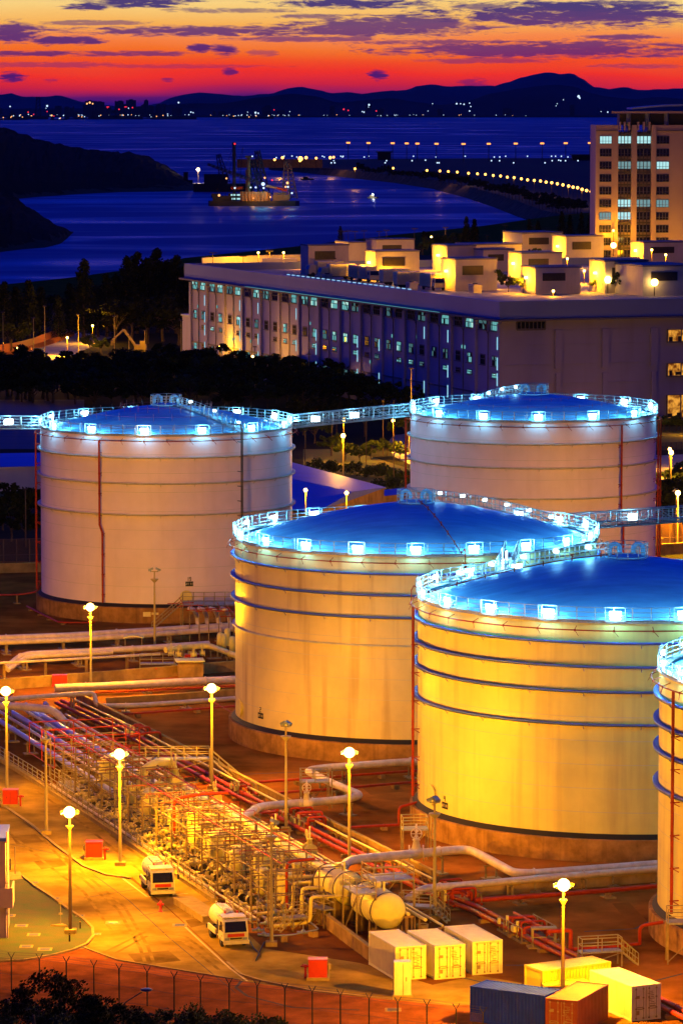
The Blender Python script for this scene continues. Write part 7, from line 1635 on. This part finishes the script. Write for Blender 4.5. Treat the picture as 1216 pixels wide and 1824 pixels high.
# dark left fence wall and fence posts behind the tanks
def lowfence(label, px, h, n):
    P = [G(x, y) for x, y in px]; o = P[0]; T = thing('mesh_fence', label, 'fence', o); b = MB()
    for a, c in zip(P, P[1:]):
        for i in range(n+1): q = a+(c-a)*i/n-o; b.bar(q, q+Vector((0, 0, h)), .12)
        b.bar(a-o+Vector((0, 0, h)), c-o+Vector((0, 0, h)), .05); b.bar(a-o+Vector((0, 0, h*.5)), c-o+Vector((0, 0, h*.5)), .05)
    b.build('post', M['poled'], T)
    b = MB()
    for a, c in zip(P, P[1:]): a, c = a-o, c-o; b.add([a, c, c+Vector((0, 0, h)), a+Vector((0, 0, h))], [(0, 1, 2, 3)])
    b.build('mesh', fm, T)
lowfence('mesh fence on the far wall at the left edge', [(-40, 1018), (76, 1015)], 4.5, 5)
lowfence('mesh fence on the far wall right of the back tank', [(1168, 986), (1240, 982)], 4.5, 3)
lowfence('railing along the lit street at the right edge', [(1168, 802), (1240, 799)], 1.4, 8)
for i, (x, yt, yb) in enumerate(((46, 870, 975), (96, 872, 980), (543, 765, 830), (591, 745, 812), (652, 742, 848), (682, 712, 812), (701, 712, 868), (1203, 870, 970))):
    p = G(x, yb); h = (yb-yt)/(F/p.y); T = thing('tall_pole', '%s slim bare pole standing behind the tanks' % nth(i), 'pole', p, 0, 'slim poles behind the tanks'); b = MB(); b.tube([(0, 0, 0), (0, 0, h)], .1, 6); b.build('pole', M['poled'], T); b = MB(); b.box((0, 0, h), (.5, .3, .15)); b.build('cap', M['dark'], T)
# excavator silhouette
T = thing('excavator', 'excavator with its arm folded on the dark ground left of the warehouse', 'excavator', G(250, 628)); b = MB(); b.box((0, 0, 1.4), (3.2, 2.6, 1.6)); b.box((.6, -.6, 2.6), (1.3, 1.2, 1.2)); b.build('body', M['mark'], T); b = MB(); b.box((0, -1.2, .45), (4, .6, .9)); b.box((0, 1.2, .45), (4, .6, .9)); b.build('track', M['dark'], T); b = MB(); b.bar((-1.4, 0, 2), (-4.4, 0, 6.2), .5); b.bar((-4.4, 0, 6.2), (-7.4, 0, 3.4), .4); b.box((-7.4, 0, 2.6), (1, 1, 1.2)); b.build('arm', M['mark'], T)
light('work_light', SOD, 500, T, (2, -3, 4), .3)

# ------------------------------------------------ dredger barge in the bay
def lattice(b, a, c, w0, w1, n=8, th=.35):
    a, c = Vector(a), Vector(c); d = (c-a).normalized(); s1 = d.orthogonal().normalized(); s2 = d.cross(s1); prev = None
    for i in range(n+1):
        p = a+(c-a)*i/n; w_ = w0+(w1-w0)*i/n; q = [p+s1*w_+s2*w_, p+s1*w_-s2*w_, p-s1*w_-s2*w_, p-s1*w_+s2*w_]
        if prev:
            for k in range(4): b.bar(prev[k], q[k], th); b.bar(prev[k], q[(k+1) % 4], th*.7)
        prev = q
dh = mat('barge_hull', (.015, .012, .02), .7, 0, .2, .1); dbuff = mat('barge_deckhouse', (.22, .11, .04), .7, 0, .2, .2); drst = mat('barge_steel', (.20, .11, .07), .7, 0, .2, .2); dcr = mat('barge_crane_dark', (.025, .02, .035), .7, 0, .2, .2)
bo = G(452, 366, SEA); K = 2.43                       # px per metre there
BG = thing('dredger_barge', 'lit crane dredger barge with tall masts anchored in the bay', 'barge', bo)
X_ = lambda x: (x-452)/K; Z_ = lambda y: (366-y)/K
b = MB(); b.prism([(X_(374), -8), (X_(526), -8), (X_(533), 0), (X_(526), 8), (X_(374), 8), (X_(371), 0)], 0, 3.6); b.build('hull', dh, BG)
b = MB(); [b.tube([(X_(x), -7, 3.6), (X_(x), -7, 10.5)], 1.7, 10) for x in range(432, 478, 6)]; b.box((X_(455), 0, 6.5), (22, 12, 5.6)); b.build('hopper', dbuff, BG)
b = MB(); b.box((X_(500), 0, 6.0), (12, 9, 4.2)); b.box((X_(498), 0, 9), (9, 6, 1.2)); b.build('deckhouse', dbuff, BG)
b = MB(); b.box((X_(418), 0, 6.5), (9, 8, 5)); b.box((X_(396), 0, 5.5), (14, 9, 3.6)); b.box((X_(384), 0, 7.5), (6, 6, 3)); b.build('wheelhouse', dh, BG)
b = MB(); [b.box((X_(x), -4.2, z), (1.4, .3, 1.2)) for x in (413, 418, 424, 427) for z in (5.2, 8.0)]; b.build('wheelhouse_window', gl1, BG)
b = MB(); b.tube([(X_(443), 0, 3), (X_(443), 0, Z_(280))], 1.3, 8); b.tube([(X_(439), 1, 3), (X_(439), 1, Z_(302))], .7, 8); b.box((X_(443), 0, Z_(279)), (5, 2, 1.6)); b.build('spud_mast', dbuff, BG)
b = MB(); b.tube([(X_(417), 3, 3), (X_(417), 3, Z_(256))], 1.2, 8); b.box((X_(417), 3, Z_(256)), (3, 2, 2)); b.build('tall_mast', dcr, BG)
b = MB(); lattice(b, (X_(470), 4, 8), (X_(458), 4, Z_(268)), 3.0, 1.2, 9, .6); lattice(b, (X_(462), 5, 8), (X_(448), 5, Z_(285)), 3.0, 1.2, 8, .5); b.bar((X_(458), 4, Z_(268)), (X_(470), 4, Z_(310)), .6); b.build('lattice_tower', dcr, BG)
b = MB(); lattice(b, (X_(516), 0, 5), (X_(512), 0, Z_(290)), 4.0, 1.6, 9, .6); b.box((X_(512), 0, Z_(290)), (4, 3, 3)); b.build('gantry_tower', drst, BG)
b = MB(); lattice(b, (X_(470), -3, Z_(328)), (X_(370), -3, Z_(292)), .9, .5, 14, .35); b.build('long_boom', dcr, BG)
b = MB(); b.tube([(X_(474), -6, Z_(330)), (X_(493), -6, Z_(334))], .9, 8); b.build('boom_section', dbuff, BG); b = MB(); b.tube([(X_(493), -6, Z_(334)), (X_(511), -6, Z_(339))], .9, 8); b.build('red_boom_section', M['redpipe'], BG)
b = MB(); [b.bar((X_(417), 3, Z_(258)), (X_(x), 0, 4), .18) for x in (380, 436, 400)]; [b.bar((X_(433), 0, Z_(262)), (X_(x), 0, 4), .2) for x in (405, 424)]; [b.bar((X_(512), 0, Z_(292)), (X_(x), 0, 6), .2) for x in (530, 480)]; b.build('rigging', dcr, BG)
b = MB(); b.prism([(X_(412), -4), (X_(432), -4), (X_(434), -2), (X_(412), -2)], 12, 14); b.build('lifeboat', M['redpipe'], BG)
for x, y, m_, r, e, c_ in ((469, 327, lw, 1.7, 9000, LED), (470, 334, lw, 1.0, 0, 0), (456, 333, lw, .9, 2500, LED), (447, 333, lw, .8, 0, 0), (472, 316, ly, .9, 0, 0), (419, 334, lw, .9, 2500, SOD), (512, 325, ly, 1.2, 6000, SOD), (509, 332, ly, .9, 0, 0), (513, 332, lw, .9, 0, 0), (520, 343, lw, .9, 3000, LED), (391, 347, ly, 1.1, 3000, SOD), (419, 256, lr, .9, 0, 0), (485, 320, lr, .8, 0, 0), (450, 278, lw, .7, 0, 0), (404, 317, ly, .8, 0, 0), (452, 352, ly, .5, 6000, SOD), (482, 350, ly, .8, 6000, SOD)):
    b = MB(); b.ball((X_(x), -9.5, Z_(y)), r*.8, 8, 5); b.build('work_lamp', m_, BG)
    if e: light('work_light', c_, e*.45, BG, (X_(x), -14, Z_(y)), 1)
# second dark barge behind, point with quay lamp
B2 = thing('work_barge', 'dark flat work barge lying behind the dredger', 'barge', G(395, 341, SEA)); b = MB(); b.prism([(-24, -5), (26, -5), (26, 5), (-24, 5)], 0, 7); b.build('hull', dh, B2); b = MB(); b.box((-5, 0, 11), (20, 8, 8)); lattice(b, (3, 0, 7), (-3, 0, 32), 3, 1.2, 6, .5); b.build('superstructure', dcr, B2)
QL = thing('quay_floodlight', 'brilliant floodlight mast on the point left of the dredger', 'lamp', G(353, 325, SEA)); b = MB(); b.tube([(0, 0, 0), (0, 0, 12)], .4, 6); b.build('pole', M['dark'], QL); b = MB(); b.ball((0, 0, 12.5), 1.7, 10, 6); b.build('lamp_head', glow('quay_bright', (1, .60, .25), 12), QL); light('quay_light', (1, .7, .4), 40000, QL, (0, -5, 12), 1.5)
Q2 = thing('quay_lamp', 'small lamp beside the dark mooring post on the point', 'lamp', G(336, 334, SEA)); b = MB(); b.tube([(0, 0, 0), (0, 0, 6)], .3, 6); b.build('pole', M['dark'], Q2); b = MB(); b.ball((0, 0, 6), 1.0, 8, 5); b.build('lamp_head', ly, Q2)
MP = thing('mooring_tower', 'short dark mooring tower at the tip of the headland', 'tower', G(331, 334, SEA)); b = MB(); b.box((0, 0, 7), (4, 4, 14)); b.box((3, 0, 4), (6, 4, 6)); b.build('tower', dcr, MP)
SB_ = thing('small_boat', 'small brightly lit boat alone in the middle of the bay', 'boat', G(663, 353, SEA), .3); b = MB(); b.prism([(-4, -1.3), (3, -1.3), (5, 0), (3, 1.3), (-4, 1.3)], 0, 1.2); b.build('hull', M['mark'], SB_); b = MB(); b.box((-.5, 0, 2.0), (3.5, 2, 1.6)); b.build('cabin', M['mark'], SB_); b = MB(); b.ball((0, -1, 3.2), .7, 8, 5); b.build('work_lamp', glow('boat_lamp', (.7, .85, 1), 8), SB_); light('boat_light', (.8, .9, 1), 700, SB_, (0, -3, 3), .5)
SB2 = thing('small_boat', 'small dark boat moored near the tip of the sea wall', 'boat', G(546, 320, SEA), 0); b = MB(); b.prism([(-6, -1.6), (5, -1.6), (7, 0), (5, 1.6), (-6, 1.6)], 0, 1.6); b.build('hull', dh, SB2); b = MB(); b.box((-1, 0, 2.4), (5, 2.4, 1.8)); b.build('cabin', dcr, SB2)
# airliner trail is left out (a light streak, not a thing)

# ================================================================== AIR
hz_ = bpy.data.materials.new('haze_air'); hz_.use_nodes = True; t = hz_.node_tree; t.nodes.clear(); pv = t.nodes.new('ShaderNodeVolumePrincipled'); om = t.nodes.new('ShaderNodeOutputMaterial'); t.links.new(pv.outputs[0], om.inputs['Volume'])
pv.inputs['Color'].default_value = (.80, .84, .95, 1); pv.inputs['Density'].default_value = 0.5e-5; pv.inputs['Anisotropy'].default_value = 0.2
b = MB(); b.box((0, 15900, 170), (23600, 32400, 362)); o = b.build('haze', hz_); o['kind'] = 'stuff'
